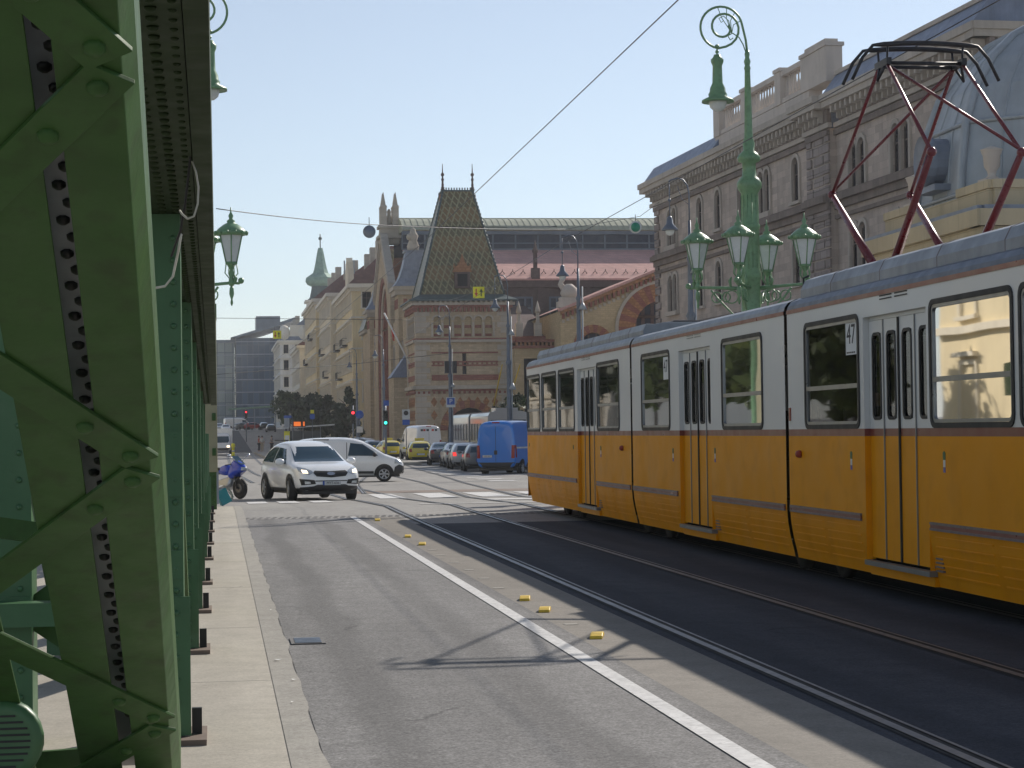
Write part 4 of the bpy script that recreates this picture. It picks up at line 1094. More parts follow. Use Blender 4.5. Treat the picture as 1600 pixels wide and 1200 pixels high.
# quoins at the far corner and on the bay
m = MB(); mq = MB(); mr = MB()
z = -.4; k = 0
while z < 20:
    e = .85 if k % 2 else 1.25
    fbox(mq, FU, -.18, e, z, z+.56, .004, .16)
    for u0, u1 in ((40.5, 41.3+.35*(k % 2)), (43.9-.35*(k % 2), 44.7)): fbox(m, FP, u0, u1, z, z+.56, .004, .14)
    fbox(mr, FU, 66.6-.35*(k % 2), 67.65, z, z+.56, .004, .16)
    fbox(m, FP, 41.7, 43.5, z, z+.56, .004, .07)
    z += .66; k += 1
up(m, 'quoin', 'uni_quoin', UNI, .03); up(mq, 'quoin', 'uni_quoin', UNI, .03); up(mr, 'quoin', 'uni_quoin', UNI, .03)
# string courses
m = MB()
for u0, u1, fr, pd in ((-.3, 40.55, FU, 0), (40.5, 44.7, FP, 0), (44.65, 67.9, FU, 0), (0, 40, FE, 0)):
    fbox(m, fr, u0, u1, 15.55, 15.95, .005, .55); fbox(m, fr, u0, u1, 15.95, 16.1, .005, .35); fbox(m, fr, u0, u1, 15.1, 15.55, .005, .25); fbox(m, fr, u0, u1, 14.5, 14.75, .005, .2)
    fbox(m, fr, u0, u1, 9.4, 9.9, .005, .5); fbox(m, fr, u0, u1, 9.0, 9.4, .005, .25)
    fbox(m, fr, u0, u1, 19.75, 20.1, .005, .22)
up(m, 'string_course', 'uni_dark')
# main cornice with its modillions
m = MB()
for u0, u1, fr in ((-1.2, 40.3, FU), (40.1, 45.1, FP), (44.9, 68.7, FU), (-1.2, 40, FE)):
    m.m = 0; fbox(m, fr, u0, u1, 21.35, 21.72, .006, 1.15); fbox(m, fr, u0, u1, 21.72, 22.13, .006, 1.3); fbox(m, fr, u0, u1, 20.2, 20.5, .004, .28)
    m.m = 1; fbox(m, fr, u0+1.0, u1-.1, 20.5, 21.35, .003, .30)
    m.m = 0; u = u0+1.4
    while u < u1-.3:
        fbox(m, fr, u, u+.26, 20.92, 21.34, .31, 1.0); fbox(m, fr, u+.02, u+.24, 20.55, 20.92, .31, .6); u += .86
up(m, 'cornice', ['uni_trim', 'uni_dark'])
# balustrade over the middle
m = MB(); FBal = frame(UA - UN*.85, UD)
fbox(m, FBal, 19.0, 40.6, 22.13, 23.25, -.9, 0); fbox(m, FBal, 19.2, 40.4, 25.1, 25.45, -.75, .05); fbox(m, FBal, 19.3, 40.3, 23.3, 23.6, -.7, 0)
for s, w_ in ((19.0, 1.5), (26.0, 1.2), (33.8, 1.2), (39.3, 5.0)):
    fbox(m, FBal, s, s+w_, 23.25, 25.45, -.95, .12); fbox(m, FBal, s-.12, s+w_+.12, 25.46, 25.7, -1.05, .2)
    if w_ > 2: fbox(m, FBal, s+.5, s+w_-.5, 25.7, 26.0, -.85, .0)
s = 20.8
while s < 39.0:
    c = FBal(s, 23.6, -.35); m.lathe([(.09, 0), (.13, .3), (.14, .55), (.07, .95), (.06, 1.2), (.1, 1.5)], 6, c); s += .62
up(m, 'balustrade', 'balustrade')
# roofs
m = MB()
def ridge(u0, u1, dz0, z0, z1, back):
    m.add([FU(u0, z0, dz0), FU(u1, z0, dz0), FU(u1, z1, dz0-1.0), FU(u0, z1, dz0-1.0), FU(u0, z0, -back), FU(u1, z0, -back), FU(u1, z1+2, -back/2), FU(u0, z1+2, -back/2)],
          [(0,1,2,3),(3,2,6,7),(7,6,5,4),(0,3,7,4),(1,5,6,2)])
m.m = 0; ridge(-.6, 20, 1.0, 22.135, 23.5, 38)
ridge(44.6, 68.0, 1.0, 22.135, 23.5, 38)
ridge(20, 40.8, -1.2, 22.135, 23.4, 38)
up(m, 'roof', 'slate_blue')
m = MB(); fbox(m, FU, 44.7, 68.0, 23.51, 23.75, -.6, .1); up(m, 'roof_parapet', 'uni_trim')

# ------------------------------------------------------------------ domed toll house by the bridge end
TOLL = thing('toll_house', 'yellow stone toll house with grey ribbed zinc dome, cut by the right edge', 'toll house', (23.5, 53.5, -.1))
TL = Vector((23.5, 53.5, -.1))
def tl(mb, name, mats, parent=TOLL, bevel=0):
    o = mb.build(name, mats, parent, bevel)
    if parent is TOLL: o.location = -TL
    return o
TX, TYa, TYb = 19.35, 57.6, 49.3; TXR = 28.0
FT = frame((TX, TYa, 0), (0, -1, 0)); FT2 = frame((TX, TYb, 0), (1, 0, 0)); LT, LT2 = TYa-TYb, TXR-TX
FT3 = frame((TXR, TYb, 0), (0, 1, 0)); FT4 = frame((TXR, TYa, 0), (-1, 0, 0))
m = MB()
tops = [(1.2, 2.6, .9, 4.2, True), (3.45, 4.85, -.2, 4.2, True), (5.7, 7.1, .9, 4.2, True)]
wall(m, FT, 0, LT, -1, 5.6, tops, .3); wall(m, FT2, 0, LT2, -1, 5.6, tops, .3); wall(m, FT3, 0, LT, -1, 5.6, [], 0); wall(m, FT4, 0, LT2, -1, 5.6, [], 0)
tl(m, 'wall', 'toll_stone')
for fr in (FT, FT2):
    for a, b, c, d, _ in tops: window(TOLL, lambda u, v, dd=0: fr(u, v, dd)-TL, a, b, max(c, 0.1), d, .28, True, 1, 1, 'toll_stone', .16, .08)
m = MB()
for fr, L in ((FT, LT), (FT2, LT2), (FT3, LT), (FT4, LT2)):
    for v0, v1, d in ((5.15, 5.5, .14), (5.5, 5.85, .22), (5.85, 6.3, .16), (6.3, 6.55, .4), (6.55, 6.98, .55)): fbox(m, fr, -d+.002*v0, L+d-.002*v0, v0, v1, -.3, d)
    for k in range(8):
        u = .25+k*(L-.5)/7; fbox(m, fr, u-.13, u+.13, 5.86, 6.29, .17, .38)
    for u in (0, L-.8): fbox(m, fr, u, u+.8, -.5, 5.14, .003, .1)
tl(m, 'cornice', 'toll_stone', TOLL, .015)
m = MB()
for fr, L in ((FT, LT), (FT2, LT2), (FT3, LT), (FT4, LT2)):
    fbox(m, fr, -.35, L+.35, 6.985, 7.08, -.2, .5)
tl(m, 'cornice_flashing', 'zinc')
m = MB()
for fr, L in ((FT, LT), (FT2, LT2), (FT3, LT), (FT4, LT2)):
    fbox(m, fr, .1, L-.1, 7.08, 7.55, -.5, .02); fbox(m, fr, L*.0+.05, L*.28, 7.55, 7.78, -.45, .06); fbox(m, fr, L*.72, L-.05, 7.55, 7.78, -.45, .06)
tl(m, 'attic', 'toll_stone', TOLL, .02)
def urn(mb, c):
    mb.box((c[0]-.28, c[1]-.28, c[2]), (c[0]+.28, c[1]+.28, c[2]+.1))
    mb.lathe([(.2, .1), (.1, .2), (.12, .3), (.2, .42), (.22, .7), (.26, .78), (.26, .82), (.3, .86), (.1, .93), (.02, .96)], 12, c)
m = MB(); urn(m, (19.75, 56.0, 7.78)); tl(m, 'urn', 'balustrade')
m = MB(); urn(m, (19.75, 50.2, 7.78)); tl(m, 'urn', 'balustrade')
# the dome: eight curved faces with raised ribs
m = MB(); c = (23.5, 53.4, 7.2)
n = 8; prof = [(4.0, 0), (3.97, .5), (3.9, 1.4), (3.75, 2.4), (3.4, 3.4), (2.85, 4.2), (2.15, 4.85), (1.3, 5.3), (.75, 5.45)]
def dome_pt(r, z, a): 
    k = r/math.cos(math.pi/8); q = rad(22.5)+a*math.pi/4; return Vector((c[0]+k*math.cos(q)*1.0, c[1]+k*math.sin(q), c[2]+z))
for (r0, z0), (r1, z1) in zip(prof, prof[1:]):
    for a in range(8): m.quad(dome_pt(r0, z0, a), dome_pt(r0, z0, a+1), dome_pt(r1, z1, a+1), dome_pt(r1, z1, a))
DO = tl(m, 'dome', 'zinc_pale')
m = MB()
for a in range(8):
    m.tube([dome_pt(r*1.012, z, a) for r, z in prof], .12, 6)
    for f in (.33, .67):
        m.tube([dome_pt(r*1.0, z, a).lerp(dome_pt(r*1.0, z, a+1), f) for r, z in prof], .035, 5)
for zi in (1, 3): m.tube([dome_pt(prof[zi][0]*1.008, prof[zi][1], a) for a in range(8)], .06, 5, True)
m.build('dome_ribs', 'zinc_pale', DO)
m = MB(); m.lathe([(.8, 0), (.85, .25), (.5, .4), (.45, 1.2), (.7, 1.35), (.7, 1.5), (.3, 1.7), (.12, 2.2), (.2, 2.4), (.02, 3.2)], 10, (c[0], c[1], c[2]+5.6)); m.build('finial', 'zinc', DO)
def oculus(fx):
    m = MB(); M = fx
    outer = arc_pts(0, 0, .62, 0, 2*math.pi, 18)[:-1]; inner = arc_pts(0, 0, .38, 0, 2*math.pi, 18)[:-1]
    P = lambda p, d, s=1: M @ Vector((p[0]*.85*s, d, p[1]*s))
    for i in range(18):
        j = (i+1) % 18
        m.quad(P(outer[i], -.1), P(outer[j], -.1), P(inner[j], 0), P(inner[i], 0)); m.quad(P(inner[i], 0), P(inner[j], 0), P(inner[j], .5), P(inner[i], .5)); m.quad(P(outer[i], -.1), P(outer[j], -.1), P(outer[j], 1.2), P(outer[i], 1.2))
        m.quad(P(outer[i], -.16, 1.12), P(outer[j], -.16, 1.12), P(outer[j], .1, 1.12), P(outer[i], .1, 1.12)); m.quad(P(outer[i], -.16, 1.12), P(outer[j], -.16, 1.12), P(outer[j], -.1), P(outer[i], -.1))
    m.box(M @ Vector((-.75, -.05, -.85)), M @ Vector((.75, .5, -.68)))
    o = m.build('dormer', 'zinc', DO)
    m = MB(); m.poly([P(p, .4) for p in inner]); m.build('pane', 'pane', o)
oculus(Matrix.Translation((19.15, 53.4, 8.75)) @ Matrix.Rotation(rad(-90), 4, 'Z'))
oculus(Matrix.Translation((23.5, 49.1, 8.75)))
del c

# ------------------------------------------------------------------ market hall
HL = Vector((40, 237, -.5))
HALL = thing('market_hall', 'brick market hall with patterned tiled corner tower and red roof', 'market hall', HL)
def hp(mb, name, mats, parent=HALL, bevel=0):
    o = mb.build(name, mats, parent, bevel)
    if parent is HALL: o.location = -HL
    return o
def hwin(fr, *a, **k): return window(HALL, lambda u, v, d=0: fr(u, v, d)-HL, *a, **k)
HX = 19.3
FS = frame((HX, 200, 0), (1, 0, 0))           # side towards the river: u = X - 19.3
FF = frame((HX, 274, 0), (0, -1, 0))          # street front: u = 274 - Y
# corner tower
TW = 9.4
FT_L = frame((HX, 200+TW, 0), (0, -1, 0)); FT_R = frame((HX+TW, 200, 0), (0, 1, 0)); FT_B = frame((HX+TW, 200+TW, 0), (-1, 0, 0))
m = MB()
blind = [(1.75+k*1.02, 2.45+k*1.02, 10.9, 12.9, True) for k in range(6)]
slit = [(4.55, 4.95, 7.2, 9.3, False)]
port = [(3.0, 7.4, -1, 3.9, True)]
wall(m, FS, 0, TW, -1, 14.6, blind+slit+port, .35)
wall(m, FT_L, 0, TW, -1, 14.6, blind+slit, .35)
wall(m, FT_R, 0, TW, -1, 14.6, blind, .35); wall(m, FT_B, 0, TW, -1, 14.6, [], 0)
TWR = hp(m, 'corner_tower', 'hall_brick')
m = MB()
for fr in (FS, FT_L):
    m.m = 1
    for a, b, c_, d_, _ in blind: m.quad(fr(a-.1, c_-.1, -.3), fr(b+.1, c_-.1, -.3), fr(b+.1, d_+.1, -.3), fr(a-.1, d_+.1, -.3))
    m.m = 3
    for a, b, c_, d_, _ in blind: fbox(m, fr, a+.02, b-.02, 11.75, 12.05, -.29, -.24); fbox(m, fr, a+.02, b-.02, 10.95, 11.2, -.29, -.24)
    m.m = 2
    for a, b, c_, d_, _ in slit+([(2.9, 7.5, -1, 4.0, 0)] if fr is FS else []): m.quad(fr(a, c_, -.33), fr(b, c_, -.33), fr(b, d_, -.33), fr(a, d_, -.33))
    m.m = 0
    for k in range(7): fbox(m, fr, 1.50+k*1.02, 1.68+k*1.02, 10.9, 12.3, .004, .14)
    for k in range(6):
        a = arc_pts(2.1+k*1.02, 12.55, .37, 0, math.pi, 8); b = arc_pts(2.1+k*1.02, 12.55, .52, 0, math.pi, 8)
        for i in range(8): fprism(m, fr, [a[i], b[i], b[i+1], a[i+1]], .004, .1)
    fbox(m, fr, -.06, TW+.06, 10.35, 10.6, .004, .3); 
    m.m = 3
    for v0, v1, d in ((10.6, 10.75, .2), (9.25, 9.4, .06), (8.0, 8.15, .06), (8.35, 8.5, .06), (6.6, 7.15, .08), (5.55, 5.7, .14)):
        fbox(m, fr, 1.5 if v0 < 10 else 0, TW-1.3 if v0 < 10 else TW, v0, v1, .004, d)
    for k in range(14): fbox(m, fr, 1.6+k*.48, 1.8+k*.48, 8.17, 8.33, .004, .05)
    m.m = 0
    fbox(m, fr, -.08, TW+.08, 5.75, 6.1, .004, .34)
    m.m = 3
    for k in range(19): fbox(m, fr, .1+k*.5, .32+k*.5, 5.3, 5.54, .004, .22)
    # quoins
    m.m = 0; z = -.5; k = 0
    while z < 13.4:
        e = 1.0 if k % 2 else 1.35
        for u0, u1 in ((-.03, e), (TW-e, TW+.03)):
            if not (5.2 < z < 6.1 or 10.2 < z < 10.8): fbox(m, fr, u0, u1, z, z+.5, .003, .07)
        z += .56; k += 1
    # lozenge brickwork over the doorway
    m.m = 4
    for k in range(8):
        for q in range(3):
            cx, cy = 1.7+k*.86, 4.5-q*1.3
            if fr is FS and 2.4 < cx < 8.0 and cy < 4.3 - .0*q: continue
            fprism(m, fr, [(cx, cy+.5), (cx-.32, cy), (cx, cy-.5), (cx+.32, cy)], .004, .05)
    if fr is FS:
        a = arc_pts(5.2, 1.7, 2.2, 0, math.pi, 16); b = arc_pts(5.2, 1.7, 2.95, 0, math.pi, 16)
        for i in range(16):
            m.m = 3 if i % 2 else 4; fprism(m, fr, [a[i], b[i], b[i+1], a[i+1]], .06, .16)
    # corbel table and eaves
    m.m = 3
    fbox(m, fr, -.2, TW+.2, 13.75, 14.0, .004, .2)
    for k in range(24): fbox(m, fr, -.1+k*.4, .12+k*.4, 13.35, 13.75, .004, .28)
    m.m = 0
    fbox(m, fr, -.4, TW+.4, 14.0, 14.25, .004, .42)
    for k in range(20): fbox(m, fr, -.2+k*.5, .02+k*.5, 14.25, 14.55, .004, .55)
m.build('tower_trim', ['hall_pale', 'hall_yellow', 'pane', 'hall_red', 'hall_orange'], TWR).location = (0, 0, 0)
# flared roof
cx, cy = HX+TW/2, 200+TW/2
lev = [(5.35, 5.35, 14.55), (4.75, 4.75, 14.8), (4.2, 4.2, 15.1), (3.8, 3.8, 16.6), (1.5, 1.45, 25.6)]
m = MB()
for (a0, b0, z0), (a1, b1, z1), mi in zip(lev, lev[1:], (1, 1, 0, 0)):
    q0 = [(cx+sx*a0, cy+sy*b0, z0) for sx, sy in ((-1,-1),(1,-1),(1,1),(-1,1))]; q1 = [(cx+sx*a1, cy+sy*b1, z1) for sx, sy in ((-1,-1),(1,-1),(1,1),(-1,1))]
    m.m = mi
    for i in range(4): m.quad(q0[i], q0[(i+1) % 4], q1[(i+1) % 4], q1[i])
m.m = 1; m.box((cx-1.65, cy-1.55, 25.6), (cx+1.65, cy+1.55, 25.75)); m.box((cx-5.38, cy-5.38, 14.4), (cx+5.38, cy+5.38, 14.56))
RF = hp(m, 'tower_roof', ['tower_tiles', 'copper_dark'])
m = MB()
for sx in (-1, 1):
    for sy in (-1, 1):
        (a0, b0, z0), (a1, b1, z1) = lev[2], lev[4]
        p = [Vector((cx+sx*4.2, cy+sy*4.2, 15.1)), Vector((cx+sx*3.8, cy+sy*3.8, 16.6)), Vector((cx+sx*1.5, cy+sy*1.45, 25.6))]
        m.tube(p, .11, 5)
        for k in range(24):
            q = p[1].lerp(p[2], k/23.5); m.box((q.x-.09, q.y-.09, q.z), (q.x+.09, q.y+.09, q.z+.22))
for k in range(12): m.box((cx-1.5+k*.27, cy-1.5, 25.75), (cx-1.38+k*.27, cy-1.4, 25.98))
m.build('hip_ridges', 'copper_dark', RF)
for sx in (-1, 1):
    m = MB(); m.box((cx+sx*1.45-.35, cy-1.5, 24.7), (cx+sx*1.45+.35, cy-.6, 25.3)); m.build('ridge_ornament', 'hall_orange', RF)
for sx in (-1, 1):
    m = MB(); pole_finial(m, (cx+sx*1.5, cy-1.3, 25.75), .0001+.9, .28); m.tube([(cx+sx*1.5, cy-1.3, 26.2), (cx+sx*1.5, cy-1.3, 28.4)], [.12, .03], 6)
    m.ball((cx+sx*1.5, cy-1.3, 27.3), .2, 6, 4); m.ball((cx+sx*1.5, cy-1.3, 26.8), .17, 6, 4); m.build('finial', 'hall_dark', RF)
# dormer with a gilded crest
m = MB(); m.m = 0; zc = 16.6
m.box((cx-.75, cy-4.4, 15.7), (cx+.75, cy-3.2, 17.3)); m.m = 1; m.box((cx-.5, cy-4.43, 15.9), (cx+.5, cy-4.4, 17.1)); m.m = 2
m.prism([(-1.0, 17.5), (1.0, 17.5), (.7, 18.0), (.35, 18.2), (0, 19.3), (-.35, 18.2), (-.7, 18.0)], lambda p: (cx+p[0], cy-4.45, p[1]-.2), lambda p: (cx+p[0], cy-4.0, p[1]-.2))
for d in (-.8, -.4, .4, .8): m.tube([(cx+d, cy-4.3, 17.7), (cx+d, cy-4.3, 18.5-abs(d)*.4)], [.12, .02], 5)
hp(m, 'dormer', ['hall_dark', 'pane', 'hall_orange'])
# street front with the great portal
FW = 74
m = MB(); arch = [(29.5, 44.5, -1, 19.5, True)]
wall(m, FF, 9.4, FW-TW, -1, 13.6, [(29.5, 44.5, -1, 13.6, False)] + [(12+k*5.2, 13.6+k*5.2, 7, 11, True) for k in range(3)] + [(48.5+k*5.2, 50.1+k*5.2, 7, 11, True) for k in range(3)], .5)
# gable wall over the arch, ring by ring
for s in (-1, 1):
    a = arc_pts(37, 12.0, 7.5, math.pi/2, math.pi/2+s*math.pi/2, 12)
    g = [(37, 24.5), (37+(-s)*1.2, 24.5)] 
    for (p, q) in zip(a, a[1:]):
        hp0, hp1 = [24.2-abs(x-37)*.62 for x in (p[0], q[0])]
        m.quad(FF(p[0], p[1], .3), FF(q[0], q[1], .3), FF(q[0], hp1, .3), FF(p[0], hp0, .3))
    for u0, u1 in ((7.5, 11.0),):
        m.quad(FF(37-s*u0, -1, .3), FF(37-s*u1, -1, .3), FF(37-s*u1, 24.2-u1*.62, .3), FF(37-s*u0, 24.2-u0*.62, .3))
    m.quad(FF(37-s*11, -1, .3), FF(37-s*11, -1, -3), FF(37-s*11, 17.4, -3), FF(37-s*11, 17.4, .3))
PORTAL = hp(m, 'street_front', 'hall_brick')
m = MB()
rr = [(7.5, 6.9, .25), (6.9, 6.3, .0), (6.3, 5.7, -.25)]
for i, (r0, r1, d) in enumerate(rr):
    m.m = i % 2
    a = [(44.5-.0, -1)] + arc_pts(37, 12.0, r0, 0, math.pi, 20) + [(29.5, -1)]; a[0] = (37+r0, -1); a[-1] = (37-r0, -1)
    b = [(37+r1, -1)] + arc_pts(37, 12.0, r1, 0, math.pi, 20) + [(37-r1, -1)]
    for j in range(len(a)-1):
        m.quad(FF(*a[j], d), FF(*a[j+1], d), FF(*b[j+1], d-.05), FF(*b[j], d-.05)); m.quad(FF(*b[j], d-.05), FF(*b[j+1], d-.05), FF(*b[j+1], d-.30), FF(*b[j], d-.30))
m.m = 2; m.poly([FF(*p, -.54) for p in [(37+5.75, -1)] + arc_pts(37, 12.0, 5.75, 0, math.pi, 20) + [(37-5.75, -1)]])
m.m = 0
for u in (33.5, 35.2, 36.9, 38.6, 40.3): fbox(m, FF, u, u+.3, -1, 16.5, -.535, -.4)
m.build('portal_arch', ['hall_red', 'hall_pale', 'hall_red'], PORTAL)
m = MB()
for s in (-1, 1):
    fprism(m, FF, [(37, 24.6), (37, 25.3), (37-s*11.4, 18.1), (37-s*11.4, 17.4)], -.3, .55)
    for k in range(16):
        u = 37-s*(1+k*.65); z = 24.0-(1+k*.65)*.62; fbox(m, FF, u-.15, u+.15, z-.35, z+.2, .31, .5)
hp(m, 'gable_coping', 'hall_pale')
# crowning pinnacle cluster with a statue niche
m = MB(); px, py = HX+.6, 237
m.box((px-1.1, py-1.1, 23.4), (px+1.1, py+1.1, 25.2)); m.box((px-1.35, py-1.35, 25.2), (px+1.35, py+1.35, 25.5)); m.box((px-1.45, py-1.45, 24.0), (px+1.45, py+1.45, 24.3))
for sx in (-.7, .7):
    for sy in (-.7, .7):
        m.box((px+sx-.36, py+sy-.36, 25.5), (px+sx+.36, py+sy+.36, 27.6)); m.lathe([(.55, 27.6), (.55, 27.75), (.36, 27.9), (.04, 29.4)], 4, (px+sx, py+sy, 0), None, False)
m.lathe([(.3, 25.5), (.35, 26.2), (.22, 26.9), (.26, 27.2), (.12, 27.5)], 8, (px, py, 0))
hp(m, 'pinnacle', 'hall_pale')
# turrets either side of the gable
for y in (216.5, 257.5):
    m = MB(); m.m = 0; m.box((HX-.45, y-2.2, -1), (HX+3.4, y+2.2, 16.0)); m.m = 1
    for k in range(5): m.box((HX-.52, y-1.9+k*.8, 14.6), (HX-.45, y-1.5+k*.8, 15.6)); m.box((HX+.1+k*.7, y-2.27, 14.6), (HX+.5+k*.7, y-2.2, 15.6))
    m.m = 2; m.box((HX-.8, y-2.5, 16.0), (HX+3.7, y+2.5, 16.5)); m.box((HX-1.0, y-2.7, 16.5), (HX+3.9, y+2.7, 16.9))
    t = hp(m, 'turret', ['hall_brick', 'hall_red', 'hall_pale'])
    m = MB(); zz = [(2.75, 16.9), (2.0, 17.8), (1.5, 19.0), (1.1, 20.6)]
    for (r0, z0), (r1, z1) in zip(zz, zz[1:]):
        q0 = [(HX+1.45+sx*r0*.85, y+sy*r0, z0) for sx, sy in ((-1,-1),(1,-1),(1,1),(-1,1))]; q1 = [(HX+1.45+sx*r1*.85, y+sy*r1, z1) for sx, sy in ((-1,-1),(1,-1),(1,1),(-1,1))]
        for i in range(4): m.quad(q0[i], q0[(i+1) % 4], q1[(i+1) % 4], q1[i])
    m.box((HX+.35, y-1.1, 20.6), (HX+2.5, y+1.1, 20.8)); m.build('turret_roof', 'zinc', t)
    m = MB(); m.lathe([(.6, 20.8), (.7, 21.3), (.45, 21.9), (.62, 22.4), (.35, 22.8), (.3, 23.1), (.05, 23.3)], 8, (HX+1.4, y, 0)); m.ball((HX+1.0, y-.2, 22.3), .38, 6, 4); m.build('statue', 'hall_pale', t)
# flag on a slanting staff
fl = thing('flagpole', 'slanting white flagpole with dark red flag on the hall corner', 'flagpole', (19.2, 206, 8.5)); m = MB(); m.tube([(0, 0, 0), (-2.4, 1.5, 5.2)], .09, 6); m.build('pole', 'paper', fl)
m = MB(); m.add([(-1.75, 1.1, 3.6), (-1.6, 1.0, 2.4), (-1.4, 1.05, 2.3), (-1.45, .95, 3.3), (-1.55, .9, 3.55)], [(0, 1, 2, 3, 4)]); m.build('flag', 'sign_red', fl)
# the halls behind: nave with lantern, clerestory, aisles
X0, X1 = HX+1.6, 130
m = MB()
prof = [(231.2, 24.4), (231.0, 24.5), (231.6, 25.05), (233.2, 25.7), (235.2, 26.2), (237, 26.35), (238.8, 26.2), (240.8, 25.7), (242.4, 25.05), (243, 24.5), (242.8, 24.4)]
for (y0, z0), (y1, z1) in zip(prof, prof[1:]): m.quad((X0, y0, z0), (X1, y0, z0), (X1, y1, z1), (X0, y1, z1))
m.poly([(X0, y, z) for y, z in prof])
LR = hp(m, 'lantern_roof', 'roof_pale')
m = MB(); x = X0+.5
while x < X1:
    for (y0, z0), (y1, z1) in zip(prof[1:6], prof[2:6]): m.bar((x, y0, z0), (x, y1, z1), .08, .11)
    x += .72
m.bar((X0, 237, 26.4), (X1, 237, 26.4), .2, .15)
m.build('roof_ribs', 'roof_pale', LR)
m = MB(); m.m = 0
m.quad((X0, 231.5, 22.3), (X1, 231.5, 22.3), (X1, 231.5, 24.5), (X0, 231.5, 24.5)); m.quad((X0, 242.5, 22.3), (X1, 242.5, 22.3), (X1, 242.5, 24.5), (X0, 242.5, 24.5)); m.m = 1
x = X0
while x < X1: m.box((x-.09, 231.40, 22.3), (x+.09, 231.49, 24.3)); x += 2.6
m.box((X0, 231.38, 22.95), (X1, 231.48, 23.08)); m.box((X0, 231.30, 22.2), (X1, 231.48, 22.4)); m.box((X0, 231.2, 24.0), (X1, 231.49, 24.39))
hp(m, 'clerestory', ['clerestory', 'steel_blue'])
m = MB()
for y0, y1, y2 in ((220.6, 231.5, 0), (253.4, 242.5, 0)): m.add([(X0, y0, 18.15), (X1, y0, 18.15), (X1, y1, 22.3), (X0, y1, 22.3), (X0, y0, 17.95), (X1, y0, 17.95)], [(0, 1, 2, 3), (0, 4, 5, 1)])
NR = hp(m, 'nave_roof', 'roof_red')
m = MB(); x = X0+3
while x < 70:
    m.tube([(x, 222.3, 18.8), (x+.25, 222.25, 19.1), (x+.5, 222.3, 18.8)], .05, 4); m.tube([(x+.25, 222.25, 19.1), (x+.25, 222.2, 19.3)], .04, 4); x += 1.15
m.build('snow_guards', 'hall_dark', NR)
for x in (34.5, 62.0):
    m = MB(); m.box((x-.45, 220.5, 18.1), (x+.45, 221.3, 19.3)); m.box((x-.2, 220.7, 19.3), (x+.2, 221.1, 21.0)); m.lathe([(.32, 21.0), (.35, 21.3), (.2, 21.5), (.02, 22.4)], 6, (x, 220.9, 0)); hp(m, 'pinnacle', 'hall_dark')
m = MB(); m.m = 0
m.quad((X0, 221.2, 9), (X1, 221.2, 9), (X1, 221.2, 18.1), (X0, 221.2, 18.1)); m.quad((X1, 221.2, -1), (X1, 252.8, -1), (X1, 252.8, 18), (X1, 221.2, 18))
m.quad((X0, 221.2, 13), (X0, 252.8, 13), (X0, 252.8, 18.1), (X0, 221.2, 18.1)); m.quad((X0, 252.8, -1), (X1, 252.8, -1), (X1, 252.8, 18.1), (X0, 252.8, 18.1))
x = 29.5
while x < X1: m.m = 1; m.box((x, 220.9, 9), (x+.7, 221.18, 17.6)); x += 5.2
m.m = 1; m.box((X0, 220.8, 17.2), (X1, 221.17, 17.94))
hp(m, 'nave_wall', ['hall_dark', 'hall_dark'])
x = 30.8; k = 0
while x < 56:
    m = MB(); fr = frame((x, 221.2, 0), (1, 0, 0)); window(HALL, lambda u, v, d=0, fr=fr: fr(u, v, d)-HL+Vector((0, -.3, 0)), 0, 3.4, 12.4, 16.2, .2, False, 3, 2, None, framemat='steel_blue', pane='clerestory'); x += 5.2
# aisle roof and low wall between tower and cross wing
m = MB()
m.add([(28.8, 203.2, 11.0), (33.4, 203.2, 11.0), (33.4, 221.1, 15.2), (28.8, 221.1, 15.2)], [(0, 1, 2, 3)])
m.add([(20.9, 209.5, 12.9), (28.8, 209.5, 12.9), (28.8, 221.1, 15.0), (20.9, 221.1, 15.0)], [(0, 1, 2, 3)]); m.add([(52.8, 203.2, 11.0), (X1, 203.2, 11.0), (X1, 221.1, 15.2), (52.8, 221.1, 15.2)], [(0, 1, 2, 3)])
hp(m, 'aisle_roof', 'hall_dark')
m = MB(); m.m = 0; wall(m, frame((28.7, 203.3, 0), (1, 0, 0)), 0, 4.8, -1, 11, [(.5, 1.9, 7.4, 9.9, True), (2.6, 4.0, 7.4, 9.9, True)], .4); m.quad((52.8, 203.3, -1), (X1, 203.3, -1), (X1, 203.3, 11), (52.8, 203.3, 11))
m.m = 1; m.box((28.7, 202.8, 10.4), (33.3, 203.28, 11.05))
hp(m, 'aisle_wall', ['hall_dark', 'hall_red'])
m = MB(); m.m = 0; m.box((28.75, 197.6, -1), (33.3, 203.2, 9.6)); m.m = 1; m.box((28.72, 197.3, 9.6), (33.35, 203.2, 9.85)); m.box((28.72, 197.2, 10.2), (33.38, 203.2, 10.45)); m.m = 2
for k in range(11): m.box((28.8+k*.42, 197.4, 9.86), (29.02+k*.42, 197.59, 10.19))
m.m = 3; m.box((29.6, 197.56, -.4), (32.4, 197.59, 8.6)); m.m = 0; m.box((30.9, 197.5, -.4), (31.3, 197.555, 8.6))
hp(m, 'market_porch', ['hall_yellow', 'hall_red', 'hall_orange', 'pane'])
